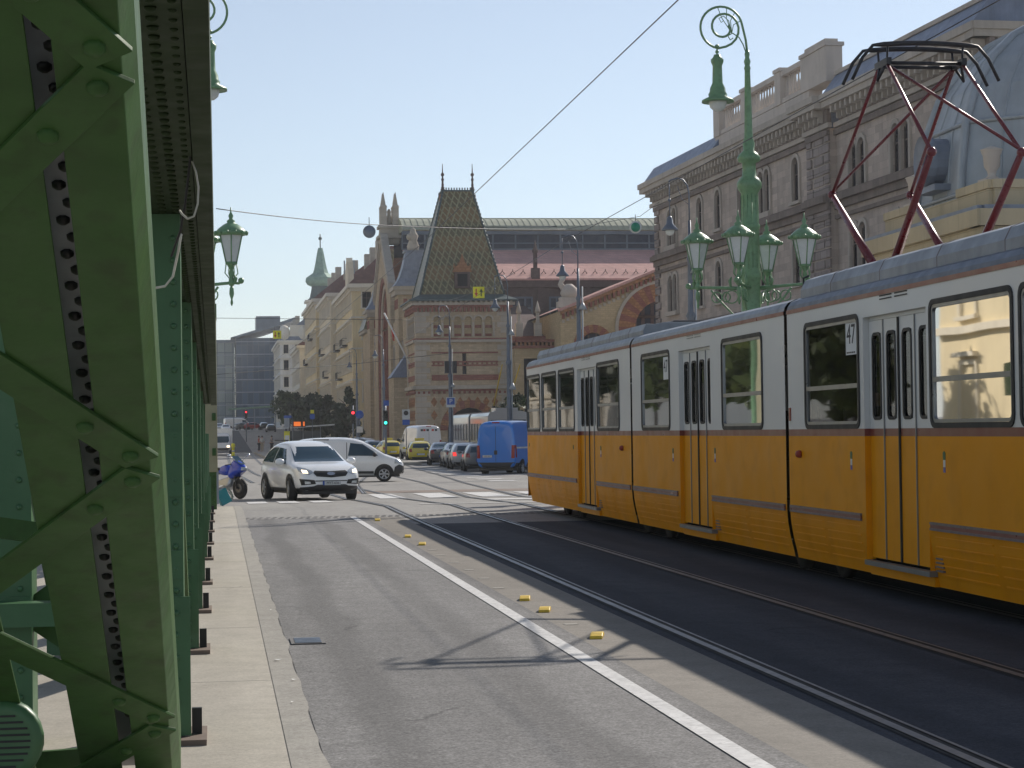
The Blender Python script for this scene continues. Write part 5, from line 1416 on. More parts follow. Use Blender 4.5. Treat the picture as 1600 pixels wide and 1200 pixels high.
# cross wing with its big round window
G0, GC, G1 = 32.6, 42.6, 52.6; GY = 193.5
FG = frame((G0, GY, 0), (1, 0, 0)); gw = G1-G0; half = gw/2
m = MB()
wall(m, FG, 0, gw, -1, 12.4, [(7.2, 12.8, 3, 12.4, False), (2.0, 4.3, 5.5, 10.9, True), (15.7, 18.0, 5.5, 10.9, True)], .5)
for s in (-1, 1):
    a = arc_pts(half, 11.2, 2.8, math.pi/2, math.pi/2+s*math.pi/2, 10)
    gt = lambda x: 17.2-abs(x-half)*.40
    a = [p for p in a if p[1] > 12.399] + [(half-s*2.53, 12.4)]
    for p, q in zip(a, a[1:]): m.quad(FG(p[0], p[1]), FG(q[0], q[1]), FG(q[0], gt(q[0])), FG(p[0], gt(p[0])))
    e = half-s*half; m.quad(FG(half-s*2.53, 12.4), FG(e, 12.4), FG(e, gt(e)), FG(half-s*2.53, gt(half-s*2.53)))
m.quad((G0, GY, -1), (G0, 221, -1), (G0, 221, 13.0), (G0, GY, 13.0)); m.quad((G1, GY, -1), (G1, 221, -1), (G1, 221, 13.0), (G1, GY, 13.0))
CW = hp(m, 'cross_wing', 'hall_yellow')
m = MB()
a = arc_pts(half, 11.2, 2.75, -.1, math.pi+.1, 22); b = arc_pts(half, 11.2, 4.4, -.1, math.pi+.1, 22); b2 = arc_pts(half, 11.2, 4.7, -.1, math.pi+.1, 22)
for i in range(22):
    m.m = i % 2; fprism(m, FG, [a[i], b[i], b[i+1], a[i+1]], .005, .16); m.m = 2; fprism(m, FG, [b[i], b2[i], b2[i+1], b[i+1]], .005, .22)
for s in (-1, 1): m.m = 0; fbox(m, FG, half+s*2.8-(1.6 if s < 0 else 0), half+s*2.8+(1.6 if s > 0 else 0), 5, 10.9, .005, .16)
for u in (3.15, 16.85):
    a = arc_pts(u, 9.75, 1.15, 0, math.pi, 12); b = arc_pts(u, 9.75, 1.9, 0, math.pi, 12)
    for i in range(12): m.m = i % 2; fprism(m, FG, [a[i], b[i], b[i+1], a[i+1]], .005, .16)
m.m = 0
for u0, u1 in ((0, 2.0), (4.3, 6.0)):
    fbox(m, FG, u0+.02, u1-.3, 8.6, 8.72, .005, .07); fbox(m, FG, u0+.02, u1-.3, 8.05, 8.17, .005, .07)
# stepped brick frieze under the gable
for s in (-1, 1):
    for k in range(22):
        x = half-s*(.3+k*.45); z = gt(x)
        m.m = 1; fbox(m, FG, x-.12, x+.12, z-1.05, z-.55, .005, .3)
        m.m = 2; fbox(m, FG, x-.13, x+.13, z-1.45, z-1.2, .005, .12)
    m.m = 0; fprism(m, FG, [(half, 16.65), (half, 16.95), (half-s*half, 12.95), (half-s*half, 12.65)], .005, .36)
m.build('brickwork', ['hall_orange', 'hall_red', 'hall_pale'], CW)
hwin(FG, 7.2, 12.8, 3, 14.0, .45, False, 5, 6, None, framemat='hall_dark', pane='clerestory')
for a_, b_ in ((2.0, 4.3), (15.7, 18.0)): hwin(FG, a_, b_, 5.5, 10.9, .45, True, 2, 4, None, framemat='hall_dark', pane='clerestory')
m = MB()
for s in (-1, 1):
    e = GC-s*(half+.3)
    m.add([(GC, GY-.35, 17.25), (e, GY-.35, 17.25-(half+.3)*.4), (e, 221, 17.25-(half+.3)*.4), (GC, 221, 17.25), (GC, GY-.35, 17.0), (e, GY-.35, 17.0-(half+.3)*.4)], [(0, 1, 2, 3), (0, 4, 5, 1)])
hp(m, 'wing_roof', 'roof_red')
for x in (33.4, 51.8):
    m = MB(); m.box((x-1.0, GY-.3, 13.3), (x+1.0, GY+1.2, 13.9)); m.box((x-.8, GY-.2, 13.9), (x+.8, GY+1.0, 14.3))
    m.lathe([(.7, 14.3), (.9, 14.7), (.75, 15.2), (.3, 15.6)], 8, (x+.15, GY+.4, 0)); m.tube([(x-.3, GY+.4, 15.0), (x-.7, GY+.4, 15.6), (x-.55, GY+.4, 16.0), (x-.3, GY+.4, 15.9)], [.35, .28, .26, .1], 7); hp(m, 'gable_statue', 'balustrade')
for x, y in ((29.6, 200.6), (31.4, 200.0)):
    m = MB(); m.box((x-.35, y-.35, 10.9), (x+.35, y+.35, 12.2)); m.box((x-.16, y-.16, 12.2), (x+.16, y+.16, 13.2)); m.lathe([(.28, 13.2), (.3, 13.4), (.02, 14.4)], 6, (x, y, 0)); hp(m, 'pinnacle', 'hall_pale')
# the far corner tower of the front
m = MB(); m.m = 0; m.box((HX, 264.6, -1), (HX+9.4, 274, 14.5)); m.m = 1; m.box((HX-.5, 264.1, 14.5), (HX+9.9, 274.5, 14.9)); m.m = 2
q0 = [(HX-.6, 264, 14.9), (HX+10, 264, 14.9), (HX+10, 274.6, 14.9), (HX-.6, 274.6, 14.9)]; q1 = [(HX+3.1, 267.7, 25.6), (HX+6.3, 267.7, 25.6), (HX+6.3, 270.9, 25.6), (HX+3.1, 270.9, 25.6)]
for i in range(4): m.quad(q0[i], q0[(i+1) % 4], q1[(i+1) % 4], q1[i])
m.poly(q1)
hp(m, 'corner_tower', ['hall_brick', 'hall_pale', 'tower_tiles'])
m = MB()
for k in range(3):
    for s in (0, 1):
        u = (12+k*5.2) if s == 0 else (48.5+k*5.2); hwin(FF, u, u+1.6, 7, 11, .45, True, 1, 1, 'hall_pale', .2, .1, framemat='hall_dark')
# low kiosk roof seen by the portal side: bay with hipped blue roof
m = MB(); m.m = 0; m.box((HX-1.4, 210, -1), (HX, 214, 7.2)); m.m = 1
m.add([(HX-1.7, 209.7, 7.2), (HX, 209.7, 7.2), (HX, 214.3, 7.2), (HX-1.7, 214.3, 7.2), (HX, 211, 9.6), (HX, 213, 9.6)], [(0, 1, 4), (0, 4, 5, 3), (3, 5, 2)])
hp(m, 'entrance_bay', ['hall_brick', 'slate_blue'])

# ------------------------------------------------------------------ houses further up the street
def house(name, label, x0, x1, ya, yb, ztop, mat, roofmat, rows, cols, zbase, wh, ww, roofh=3, cat='apartment house', end_cols=0, trim='plaster_pale', balc=(), pav=True):
    """front on x = x0 facing the street, ya nearer, yb farther"""
    L = Vector(((x0+x1)/2, (ya+yb)/2, zbase))
    t = thing(name, label, cat, L)
    def hp_(mb, n, mats, parent=t):
        o = mb.build(n, mats, parent)
        if parent is t: o.location = -L
        return o
    fr = frame((x0, yb, 0), (0, -1, 0)); fe = frame((x0, ya, 0), (1, 0, 0)); W = yb-ya; D = x1-x0
    H = ztop-zbase; fh = H/rows; m = MB()
    def grid(n, width): return [((k+.5)*width/n-ww/2, (k+.5)*width/n+ww/2) for k in range(n)]
    ops = [(a, b, zbase+r*fh+fh*.3, zbase+r*fh+fh*.3+wh, False) for a, b in grid(cols, W) for r in range(rows)]
    ope = [(a, b, zbase+r*fh+fh*.3, zbase+r*fh+fh*.3+wh, False) for a, b in grid(end_cols, D) for r in range(rows)] if end_cols else []
    wall(m, fr, 0, W, zbase-1, ztop, ops, .25); wall(m, fe, 0, D, zbase-1, ztop, ope, .25)
    m.quad((x1, ya, zbase-1), (x1, yb, zbase-1), (x1, yb, ztop), (x1, ya, ztop)); m.quad((x0, yb, zbase-1), (x1, yb, zbase-1), (x1, yb, ztop), (x0, yb, ztop))
    hp_(m, 'wall', mat)
    for f, oo in ((fr, ops), (fe, ope)):
        for a, b, c, d, _ in oo: window(t, lambda u, v, dd=0, f=f: f(u, v, dd)-L, a, b, c, d, .22, False, 1, 1, trim, .18, .16, True, pane='pane', sub=True)
    m = MB()
    for f, w_ in ((fr, W), (fe, D)):
        fbox(m, f, -.5, w_+.5, ztop-.25, ztop+.3, -.1, .7); fbox(m, f, -.2, w_+.2, ztop-.7, ztop-.25, .003, .3)
        for r in range(1, rows): fbox(m, f, 0, w_, zbase+r*fh-.12, zbase+r*fh+.12, .003, .15)
    hp_(m, 'cornice', trim)
    m = MB(); o = .5
    a = [(x0-o, ya-o, ztop+.3), (x1+o, ya-o, ztop+.3), (x1+o, yb+o, ztop+.3), (x0-o, yb+o, ztop+.3)]; i = min(D, W)*.35
    b = [(x0+i, ya+i*.6, ztop+.3+roofh), (x1-i, ya+i*.6, ztop+.3+roofh), (x1-i, yb-i*.6, ztop+.3+roofh), (x0+i, yb-i*.6, ztop+.3+roofh)]
    for k in range(4): m.quad(a[k], a[(k+1) % 4], b[(k+1) % 4], b[k])
    m.poly(b); m.poly(a); rf = hp_(m, 'roof', roofmat)
    m = MB()
    for k in range(3):
        y = ya+(k+.6)*W/3.4; m = MB(); m.box((x0+i*.7, y, ztop+roofh*.4), (x0+i*.7+1.0, y+1.8, ztop+roofh+1.4))
        ch = m.build('chimney', 'hall_pale', rf)
    if balc:
        for (u0, u1, v) in balc:
            m = MB(); fbox(m, fr, u0, u1, v-.2, v, .01, .75)
            k = u0
            while k < u1: fbox(m, fr, k, k+.04, v, v+.9, .70, .74); k += .9
            fbox(m, fr, u0, u1, v+.9, v+.95, .68, .75); fbox(m, fr, u0, u0+.05, v+.9, v+.95, .02, .68); fbox(m, fr, u1-.05, u1, v+.9, v+.95, .02, .68); o = hp_(m, 'balcony', 'dark_metal')
    return t
hA = house('yellow_house', 'pale yellow apartment house with red-brown roof left of the hall portal', 18.2, 34, 278, 316, 21.5, 'plaster_yellow', 'roof_brown', 5, 9, .3, 2.2, 1.25, 5.5, end_cols=4, balc=((4, 9, 14), (20, 27, 14), (8, 14, 9.6)))
m = MB()   # stepped ornamental gable on that house
fr = frame((18.2, 316, 0), (0, -1, 0))
fprism(m, fr, [(29, 21.9), (29, 24.2), (29.8, 24.2), (29.8, 25.2), (30.6, 24.6), (31.6, 25.9), (32.6, 24.6), (33.6, 25.2), (33.6, 24.2), (34.4, 24.2), (34.4, 21.9)], -.5, .35)
o = m.build('gable', 'plaster_cream', hA); o.location = -Vector((26.1, 297, .3))
hB = house('cream_house', 'cream apartment house with dark roof between yellow houses up the street', 17.4, 33, 318, 352, 23.0, 'plaster_cream', 'roof_brown', 5, 9, 1.0, 2.2, 1.2, 4.5, end_cols=3, balc=((10, 17, 14.5), (22, 27, 10.5)))
hC = house('ochre_house', 'tall ochre apartment house below the green church spire', 16.9, 33, 354, 398, 24.5, 'plaster_yellow', 'roof_brown', 5, 11, 1.8, 2.2, 1.2, 5, end_cols=3, balc=((6, 14, 14.6), (26, 34, 18.4)))
hD = house('grey_palace', 'pale grey corner palace with round dormers under the yellow lane sign', 14.2, 30, 470, 520, 22.6, 'plaster_grey', 'zinc', 5, 12, 3.4, 2.3, 1.1, 5, end_cols=6, cat='palace', trim='plaster_pale')
m = MB()
for x in (15.2, 19.6, 24.0):
    m = MB(); m.lathe([(1.3, 22.9), (1.35, 24.8), (1.2, 25.5), (.8, 26.1), (.2, 26.4)], 10, (x, 470.8, 0)); o = m.build('dormer', 'plaster_pale', hD); o.location = -Vector((22.1, 495, 3.4))
m = MB(); m.prism([(14.5, 22.9), (25, 22.9), (25, 24.0), (22.8, 24.0), (22.8, 26.4), (16.5, 26.4), (16.5, 24.0), (14.5, 24.0)], lambda p: (p[0], 470.2, p[1]), lambda p: (p[0], 471.5, p[1]))
o = m.build('attic', 'plaster_pale', hD); o.location = -Vector((22.1, 495, 3.4))
hE = house('pale_house', 'low pale house at the far end of the row below the spire', 15.9, 30, 402, 440, 18.5, 'plaster_pale', 'roof_brown', 4, 9, 2.4, 2.2, 1.1, 4, end_cols=4)
# church tower with a green onion spire
ct = thing('church_tower', 'white church tower with green copper spire above the yellow houses', 'church tower', (23.6, 470, 3))
CT = Vector((23.6, 470, 3))
m = MB(); m.box((-3.2, -3.2, -3), (3.2, 3.2, 28.4)); m.box((-3.6, -3.6, 26.8), (3.6, 3.6, 27.2)); m.box((-3.7, -3.7, 28.4), (3.7, 3.7, 28.9)); m.build('tower', 'plaster_pale', ct)
for rz in (0, 1, 2, 3):
    m = MB(); M = Matrix.Rotation(rz*math.pi/2, 3, 'Z'); vs = [M @ Vector(p) for p in ((-.9, -3.24, 21), (.9, -3.24, 21), (.9, -3.24, 24.6), (0, -3.24, 25.6), (-.9, -3.24, 24.6))]; m.poly(vs); m.build('belfry_opening', 'pane', ct)
m = MB(); m.m = 1; m.lathe([(3.4, 29.0), (2.7, 29.6), (2.3, 31.5), (2.2, 32.2)], 8, (0, 0, 0), None, False); m.m = 0
m.lathe([(2.3, 32.2), (3.3, 32.7), (3.7, 33.4), (3.6, 34.1), (2.7, 34.7), (1.9, 35.2), (1.55, 36.2), (1.2, 37.8), (.85, 39.7), (.55, 41.0)], 8, (0, 0, 0), None, False)
m.m = 1; m.tube([(0, 0, 40.8), (0, 0, 44.2)], .14, 6); m.ball((0, 0, 43.2), .45, 8, 5)
m.build('spire', ['copper', 'copper_dark'], ct)
# glass office blocks at the end of the street
def office(name, label, x0, x1, y0, y1, z, mat, extra):
    L = Vector(((x0+x1)/2, (y0+y1)/2, 3)); t = thing(name, label, 'office block', L); m = MB(); m.box((x0, y0, 2), (x1, y1, z)); o = m.build('facade', mat, t); o.location = -L
    m = MB(); extra(m); o = m.build('roof', 'steel_blue', t); o.location = -L
    m = MB(); zz = 6
    while zz < z: m.box((x0-.12, y0-.12, zz), (x1+.12, y0-.002, zz+.22)); m.box((x0-.12, y0, zz), (x0-.002, y1, zz+.22)); zz += 3.4
    o = m.build('floor_bands', 'zinc', t); o.location = -L
    return t
office('glass_office', 'dark blue glass office block closing the end of the street', 4.9, 20, 556, 590, 27.5, 'curtain_wall', lambda m: (m.prism([(3.6, 27.6), (13, 30.4), (21, 33), (21, 32.2), (13, 29.6), (4.9, 27.5)], lambda p: (p[0], 554, p[1]), lambda p: (p[0], 590, p[1])), m.box((10.5, 560, 29.8), (17, 575, 33.6))))
office('pale_office', 'pale glazed office block beside the truss at the street end', -14, 4.6, 560, 595, 26.5, 'curtain_pale', lambda m: m.box((-14.4, 559.5, 26.5), (4.8, 595, 27.2)))
# sunlit houses and a tree row on the left side of the street (seen mirrored in the tram windows)
house('left_yellow_house', 'sunlit pale yellow corner house on the far side of the bridge road', -34, -17, 54, 80, 19.5, 'plaster_yellow', 'roof_brown', 4, 6, -.4, 2.6, 1.4, 4, end_cols=4)
for nm in ('left_yellow_house',):
    t = bpy.data.objects[nm]; L = t.location
    fr = frame((-17, 54, 0), (0, 1, 0)); m = MB(); wall(m, fr, 0, 26, -1.4, 19.5, [(3+k*6.3, 4.7+k*6.3, 1+r*4.9, 3.9+r*4.9, False) for k in range(4) for r in range(4)], .25)
    o = m.build('wall', 'plaster_yellow', t); o.location = -L+Vector((.01, 0, 0))
    for k in range(4):
        for r in range(4): window(t, lambda u, v, d=0: fr(u, v, d)-L+Vector((.01, 0, 0)), 3+k*6.3, 4.7+k*6.3, 1+r*4.9, 3.9+r*4.9, .22, False, 1, 1, 'plaster_cream', .2, .1, True)
    m = MB()
    for v in (5.2, 10.1, 15.0): fbox(m, fr, 0, 26, v, v+.3, .013, .25)
    fbox(m, fr, 0, 26, 19.2, 19.8, .013, .8); o = m.build('cornice', 'plaster_cream', t); o.location = -L
    t.name = 'yellow_house'

for y0, y1, z, mt, lab in ((160, 212, 21, 'plaster_pale', 'long pale sunlit house on the left of the street, nearer'), (216, 290, 22, 'plaster_cream', 'cream sunlit house on the left of the street, in the middle'), (296, 400, 23, 'plaster_pale', 'pale sunlit house far along the left of the street')):  # unseen houses opposite, added so their sunlit fronts bounce light across
    L = Vector((-26, (y0+y1)/2, 0)); t = thing('apartment_house', lab, 'apartment house', L); fr = frame((-18.5, y0, 0), (0, 1, 0)); W = y1-y0; m = MB(); n = int(W/5.2)
    ops = [(k*5.2+2, k*5.2+3.5, 1.2+r*4.2, 3.8+r*4.2, False) for k in range(n) for r in range(5)]
    wall(m, fr, 0, W, -1.5, z, ops, .25); m.quad((-18.5, y0, -1.5), (-34, y0, -1.5), (-34, y0, z), (-18.5, y0, z)); m.quad((-18.5, y1, -1.5), (-34, y1, -1.5), (-34, y1, z), (-18.5, y1, z)); m.quad((-34, y0, -1.5), (-34, y1, -1.5), (-34, y1, z), (-34, y0, z))
    o = m.build('wall', mt, t); o.location = -L
    for a, b, c, d, _ in ops[:100]: window(t, lambda u, v, dd=0: fr(u, v, dd)-L, a, b, c, d, .22, False, 1, 1, 'plaster_cream', .16, .08, True)
    m = MB(); fbox(m, fr, -.4, W+.4, z-.3, z+.2, -.1, .7)
    for r in range(1, 5): fbox(m, fr, 0, W, r*4.2+.4, r*4.2+.65, .003, .15)
    o = m.build('cornice', 'plaster_cream', t); o.location = -L
    m = MB(); m.prism([(-18, z+.2), (-26, z+4.5), (-34.4, z+.2)], lambda p: (p[0], y0, p[1]), lambda p: (p[0], y1, p[1])); o = m.build('roof', 'roof_brown', t); o.location = -L
# ------------------------------------------------------------------ vehicles
def car_shell(st, mat, parent, name='body'):
    """skin rings through the stations (x, zlow, zbelt, ztop, wlow, wbelt, wtop) and round them off"""
    rings = []
    for x, zl, zb, zt, wl, wb, wt in st:
        h = [(0, zl), (wl*.72, zl), (wl*.97, zl+.05*(zb-zl)+.03), (max(wl, wb)*1.005, zl+.5*(zb-zl)), (wb, zb), (wt+(wb-wt)*.42, zb+(zt-zb)*.55), (wt, zt-.10*(zt-zb)-.005), (wt*.72, zt), (0, zt+.012)]
        rings.append([(x, y, z) for y, z in h] + [(x, -y, z) for y, z in h[-2:0:-1]])
    n = len(rings[0]); m = MB(); m.smooth = True
    for r in rings: m.v += r
    for i in range(len(rings)-1):
        for k in range(n):
            m.f.append([i*n+k, i*n+(k+1) % n, (i+1)*n+(k+1) % n, (i+1)*n+k]); m.mi.append(0); m.sm.append(True)
    m.f.append(list(range(n))); m.mi.append(0); m.sm.append(True)
    m.f.append([(len(rings)-1)*n+k for k in range(n)][::-1]); m.mi.append(0); m.sm.append(True)
    o = m.build(name, mat, parent)
    md = o.modifiers.new('sub', 'SUBSURF'); md.levels = 2; md.render_levels = 2
    dg = bpy.context.evaluated_depsgraph_get(); me = bpy.data.meshes.new_from_object(o.evaluated_get(dg))
    o.modifiers.clear(); o.data = me
    bv = BVHTree.FromPolygons([v.co.copy() for v in me.vertices], [tuple(p.vertices) for p in me.polygons])
    return o, bv
def patch(bv, poly, side, mat, parent, name, off=.008, cuts=2):
    """a trim piece pressed on to the body: poly in the side's own 2-D coordinates"""
    b = bmesh.new()
    if side in ('l', 'r'): to = lambda p: Vector((p[0], 3 if side == 'l' else -3, p[1])); d = Vector((0, -1 if side == 'l' else 1, 0))
    elif side == 't': to = lambda p: Vector((p[0], p[1], 5)); d = Vector((0, 0, -1))
    else: to = lambda p: Vector((6 if side == 'f' else -6, p[0], p[1])); d = Vector((-1 if side == 'f' else 1, 0, 0))
    f = b.faces.new([b.verts.new(to(p)) for p in poly])
    bmesh.ops.triangulate(b, faces=b.faces[:])
    for _ in range(2): bmesh.ops.subdivide_edges(b, edges=b.edges[:], cuts=cuts, use_grid_fill=True)
    last = None; bad = []
    for v in b.verts:
        hit = bv.ray_cast(v.co, d)
        if hit[0] is None: bad.append(v)
        else: v.co = hit[0] - d*off
    if bad:
        good = [v for v in b.verts if v not in bad]
        for v in bad:
            if good:
                ax = 1 if side in 'lr' else 0 
                q = min(good, key=lambda g: (g.co-v.co).length_squared - (g.co[ax]-v.co[ax])**2); v.co[ax] = q.co[ax]
    for fc in b.faces: fc.smooth = True
    bmesh.ops.recalc_face_normals(b, faces=b.faces[:])
    me = bpy.data.meshes.new(name); b.to_mesh(me); b.free(); me.materials.append(MAT[mat])
    o = bpy.data.objects.new(name, me); COL.objects.link(o); o.parent = parent; return o
def both(bv, poly, mat, parent, name, off=.008):
    for s in ('l', 'r'): patch(bv, poly, s, mat, parent, name, off)
def mir(poly): return [(-y, z) for y, z in poly]
def fpair(bv, poly, side, mat, parent, name, off=.012):
    patch(bv, poly, side, mat, parent, name, off); patch(bv, mir(poly), side, mat, parent, name, off)
def circ(cx, cz, r, n=18, a0=0, a1=2*math.pi): return [(cx+r*math.cos(a0+(a1-a0)*k/n), cz+r*math.sin(a0+(a1-a0)*k/n)) for k in range(n)]
def arch_poly(cx, cz, r, zl, n=12):
    return [(cx-r, zl)] + [(cx+r*math.cos(math.pi-math.pi*k/n), cz+r*math.sin(math.pi-math.pi*k/n)) for k in range(n+1)] + [(cx+r, zl)]
def car_wheel(parent, x, y, r, w_=.2, spokes=5, steer=0):
    s = 1 if y > 0 else -1
    R = Matrix.Rotation(steer, 3, 'Z') @ Matrix.Rotation(-math.pi/2*s, 3, 'X')
    m = MB(); m.lathe([(r*.66, -w_/2), (r*.93, -w_/2), (r, -w_/2+.03), (r, w_/2-.03), (r*.93, w_/2), (r*.68, w_/2+.004), (r*.64, w_/2-.03)], 22, (x, y, r), R)
    o = m.build('wheel', 'tyre', parent)
    m = MB(); c = Vector((x, y, r)); m.lathe([(r*.66, w_/2-.05), (r*.67, w_/2-.006), (r*.60, w_/2-.004), (r*.57, w_/2-.045)], 22, c, R)
    for k in range(spokes):
        a = 2*math.pi*k/spokes
        p = [R @ Vector((math.cos(a+d)*rr*r, math.sin(a+d)*rr*r, w_/2-.012)) + c for rr, d in ((.12, -.7), (.60, -.16), (.60, .16), (.12, .7))]; q = [v - (R @ Vector((0, 0, .03))) for v in p]
        m.add(p+q, [(0,1,2,3),(7,6,5,4),(0,4,5,1),(1,5,6,2),(2,6,7,3),(3,7,4,0)])
    m.lathe([(r*.16, w_/2-.04), (r*.15, w_/2), (.005, w_/2+.004)], 12, c, R)
    m.build('rim', 'rim', o); return o
def add_plate(parent, x, y, z, txt, front=True, w_=.52, h=.11):
    m = MB(); s = 1 if front else -1
    m.m = 0; m.box((x-.008, y-w_/2, z-h/2), (x+.008, y+w_/2, z+h/2)); m.m = 1; e = w_/2*s
    m.box((min(x, x+.011*s), min(y-e, y-e+.05*s), z-h/2), (max(x, x+.011*s), max(y-e, y-e+.05*s), z+h/2))
    o = m.build('number_plate', ['plate_white', 'sign_blue'], parent)
    if txt:
        M = Matrix(((0, 0, s, x+.010*s), (s, 0, 0, y+.03*s), (0, 1, 0, z), (0, 0, 0, 1)))
        text_mesh('plate_text', txt, .095, 'ink', parent, M, .0015)
    return o
def mirror_pod(parent, x, y, z, mat, s=1.0):
    for sy in (1, -1):
        m = MB(); m.ball((x, sy*(y+.12), z), .11*s, 10, 7, (.75, 1.15, .8)); m.m = 1; m.bar((x, sy*(y-.04), z-.04), (x, sy*(y+.05), z-.02), .05, .05); m.build('wing_mirror', [mat, 'plastic'], parent)

# --- the white SUV coming off the bridge towards the camera
def make_suv(name, label, loc, rz, mat='car_white', txt='MYT-636', lit=True, group=None):
    t = thing(name, label, 'car', loc, rz, group)
    st = [(-2.22, .50, .82, 1.0, .66, .74, .62), (-2.16, .34, .98, 1.22, .80, .86, .66), (-1.85, .24, 1.05, 1.52, .89, .92, .63), (-1.3, .22, 1.05, 1.66, .92, .935, .62), (-.5, .22, 1.02, 1.69, .92, .94, .64), (.15, .22, 1.0, 1.64, .92, .94, .63),
          (.62, .22, .99, 1.38, .92, .94, .70), (1.05, .22, .98, 1.10, .92, .935, .78), (1.5, .22, .95, 1.05, .92, .925, .78), (1.92, .26, .88, .98, .90, .90, .72), (2.16, .32, .74, .84, .82, .82, .64), (2.26, .42, .62, .72, .66, .66, .55)]
    o, bv = car_shell(st, mat, t)
    patch(bv, [(-.72, 1.10), (.72, 1.10), (.60, 1.52), (-.60, 1.52)], 'f', 'car_glass', t, 'windscreen', .012)
    patch(bv, [(-.64, 1.12), (.64, 1.12), (.54, 1.46), (-.54, 1.46)], 'r', 'car_glass', t, 'rear_window', .01) if False else patch(bv, [(-.64, 1.12), (.64, 1.12), (.54, 1.46), (-.54, 1.46)], 'b', 'car_glass', t, 'rear_window', .01)
    both(bv, [(-1.75, 1.10), (-.55, 1.07), (-.55, 1.50), (-1.2, 1.50), (-1.6, 1.38)], 'car_glass', t, 'side_window', .006)
    both(bv, [(-.47, 1.07), (.78, 1.05), (.62, 1.16), (.15, 1.46), (-.47, 1.50)], 'car_glass', t, 'side_window', .006)
    g = patch(bv, [(-.50, .80), (-.42, .70), (0, .665), (.42, .70), (.50, .80), (.44, .86), (0, .84), (-.44, .86)], 'f', 'black', t, 'grille', .014)
    patch(bv, [(.115*math.cos(a), .775+.045*math.sin(a)) for a in [2*math.pi*k/20 for k in range(20)]], 'f', 'chrome', t, 'badge', .024, 1)
    fpair(bv, [(.50, .80), (.62, .74), (.86, .84), (.84, .97), (.66, .93), (.52, .86)], 'f', 'lens', t, 'headlight', .012)
    fpair(bv, [(.64, .79), (.78, .80), (.79, .89), (.66, .87)], 'f', 'head_lit' if lit else 'lens', t, 'headlamp_bulb', .022)
    fpair(bv, [(.44, .49), (.82, .46), (.86, .64), (.48, .60)], 'f', 'black', t, 'fog_lamp_recess', .012); fpair(bv, [(.58, .50), (.74, .49), (.75, .57), (.60, .56)], 'f', 'lens', t, 'fog_lamp', .022)
    patch(bv, [(-.46, .56), (.46, .56), (.46, .585), (-.46, .585)], 'f', 'black', t, 'intake_slit', .012)
    patch(bv, [(-.84, .25), (.84, .25), (.86, .40), (.5, .43), (.40, .47), (-.40, .47), (-.5, .43), (-.86, .40)], 'f', 'plastic', t, 'lower_bumper', .014)
    both(bv, [(-2.0, .24), (2.0, .26), (2.0, .38), (1.0, .36), (-1.0, .36), (-2.0, .40)], 'plastic', t, 'sill_cladding', .012)
    for x in (-1.36, 1.30): both(bv, arch_poly(x, .36, .42, .24), 'black', t, 'wheel_arch', .016)
    for x in (-1.36, 1.30):
        for y in (.86, -.86): car_wheel(t, x, y, .35, .23, 5, rad(-7) if x > 0 else 0)
    fpair(bv, [(.60, .98), (.80, .98), (.82, 1.12), (.62, 1.10)], 'b', 'tail', t, 'tail_light', .012)
    mirror_pod(t, .72, .93, 1.10, mat, 1.15)
    add_plate(t, 2.30, 0, .51, txt)
    m = MB(); m.box((-2.0, -.75, .20), (2.0, .75, .30)); m.build('underbody', 'black', t)
    m = MB(); m.tube([(-1.5, .58, 1.70), (.0, .60, 1.70)], .02, 6); m.build('roof_rail', 'plastic', t); m = MB(); m.tube([(-1.5, -.58, 1.70), (.0, -.60, 1.70)], .02, 6); m.build('roof_rail', 'plastic', t)
    return t
make_suv('parked_car', 'white SUV with lit headlights and black grille coming onto the bridge', (2.56, 59.1, gz(59.1)), rad(-76.5)).name = 'suv'

# --- the small white van crossing behind it
t = thing('delivery_van', 'small white van with grey bumper crossing behind the white SUV', 'van', (5.35, 84.2, gz(84.2)), rad(-3))
st = [(-2.18, .45, .85, 1.5, .74, .80, .70), (-2.14, .28, .95, 1.74, .84, .86, .74), (-1.7, .22, 1.02, 1.80, .87, .885, .74), (-.6, .22, 1.02, 1.84, .87, .89, .74), (.2, .22, 1.02, 1.80, .87, .89, .73), (.75, .22, 1.01, 1.58, .87, .89, .71), (1.2, .22, 1.0, 1.26, .87, .885, .72), (1.5, .22, .97, 1.08, .87, .88, .72), (1.9, .24, .88, .97, .84, .84, .68), (2.1, .30, .74, .84, .76, .76, .6), (2.19, .42, .62, .70, .6, .6, .5)]
o, bv = car_shell(st, 'car_white', t)
both(bv, [(-.10, 1.08), (1.12, 1.06), (.95, 1.24), (.50, 1.54), (.0, 1.60)], 'car_glass', t, 'side_window', .008)
patch(bv, [(-.66, 1.12), (.66, 1.12), (.56, 1.62), (-.56, 1.62)], 'f', 'car_glass', t, 'windscreen', .012)
for x in (-1.45, 1.36): both(bv, arch_poly(x, .33, .40, .22), 'black', t, 'wheel_arch', .012)
for x in (-1.45, 1.36):
    for y in (.83, -.83): car_wheel(t, x, y, .32, .2, 6)
both(bv, [(1.72, .26), (2.17, .34), (2.17, .62), (1.98, .70), (1.80, .60)], 'plastic', t, 'front_bumper', .014); patch(bv, [(-.78, .30), (.78, .30), (.78, .60), (-.78, .60)], 'f', 'plastic', t, 'front_bumper', .012)
both(bv, [(-1.0, .36), (.94, .34), (.94, .44), (-1.0, .46)], 'plastic', t, 'rub_strip', .012)
both(bv, [(1.78, .74), (2.10, .72), (2.05, .90), (1.80, .92)], 'lens', t, 'headlight', .012)
both(bv, [(-.16, .45), (-.13, .45), (-.13, 1.62), (-.16, 1.62)], 'plastic', t, 'door_gap', .004); both(bv, [(.02, .96), (.22, .96), (.22, 1.0), (.02, 1.0)], 'plastic', t, 'door_handle', .02)
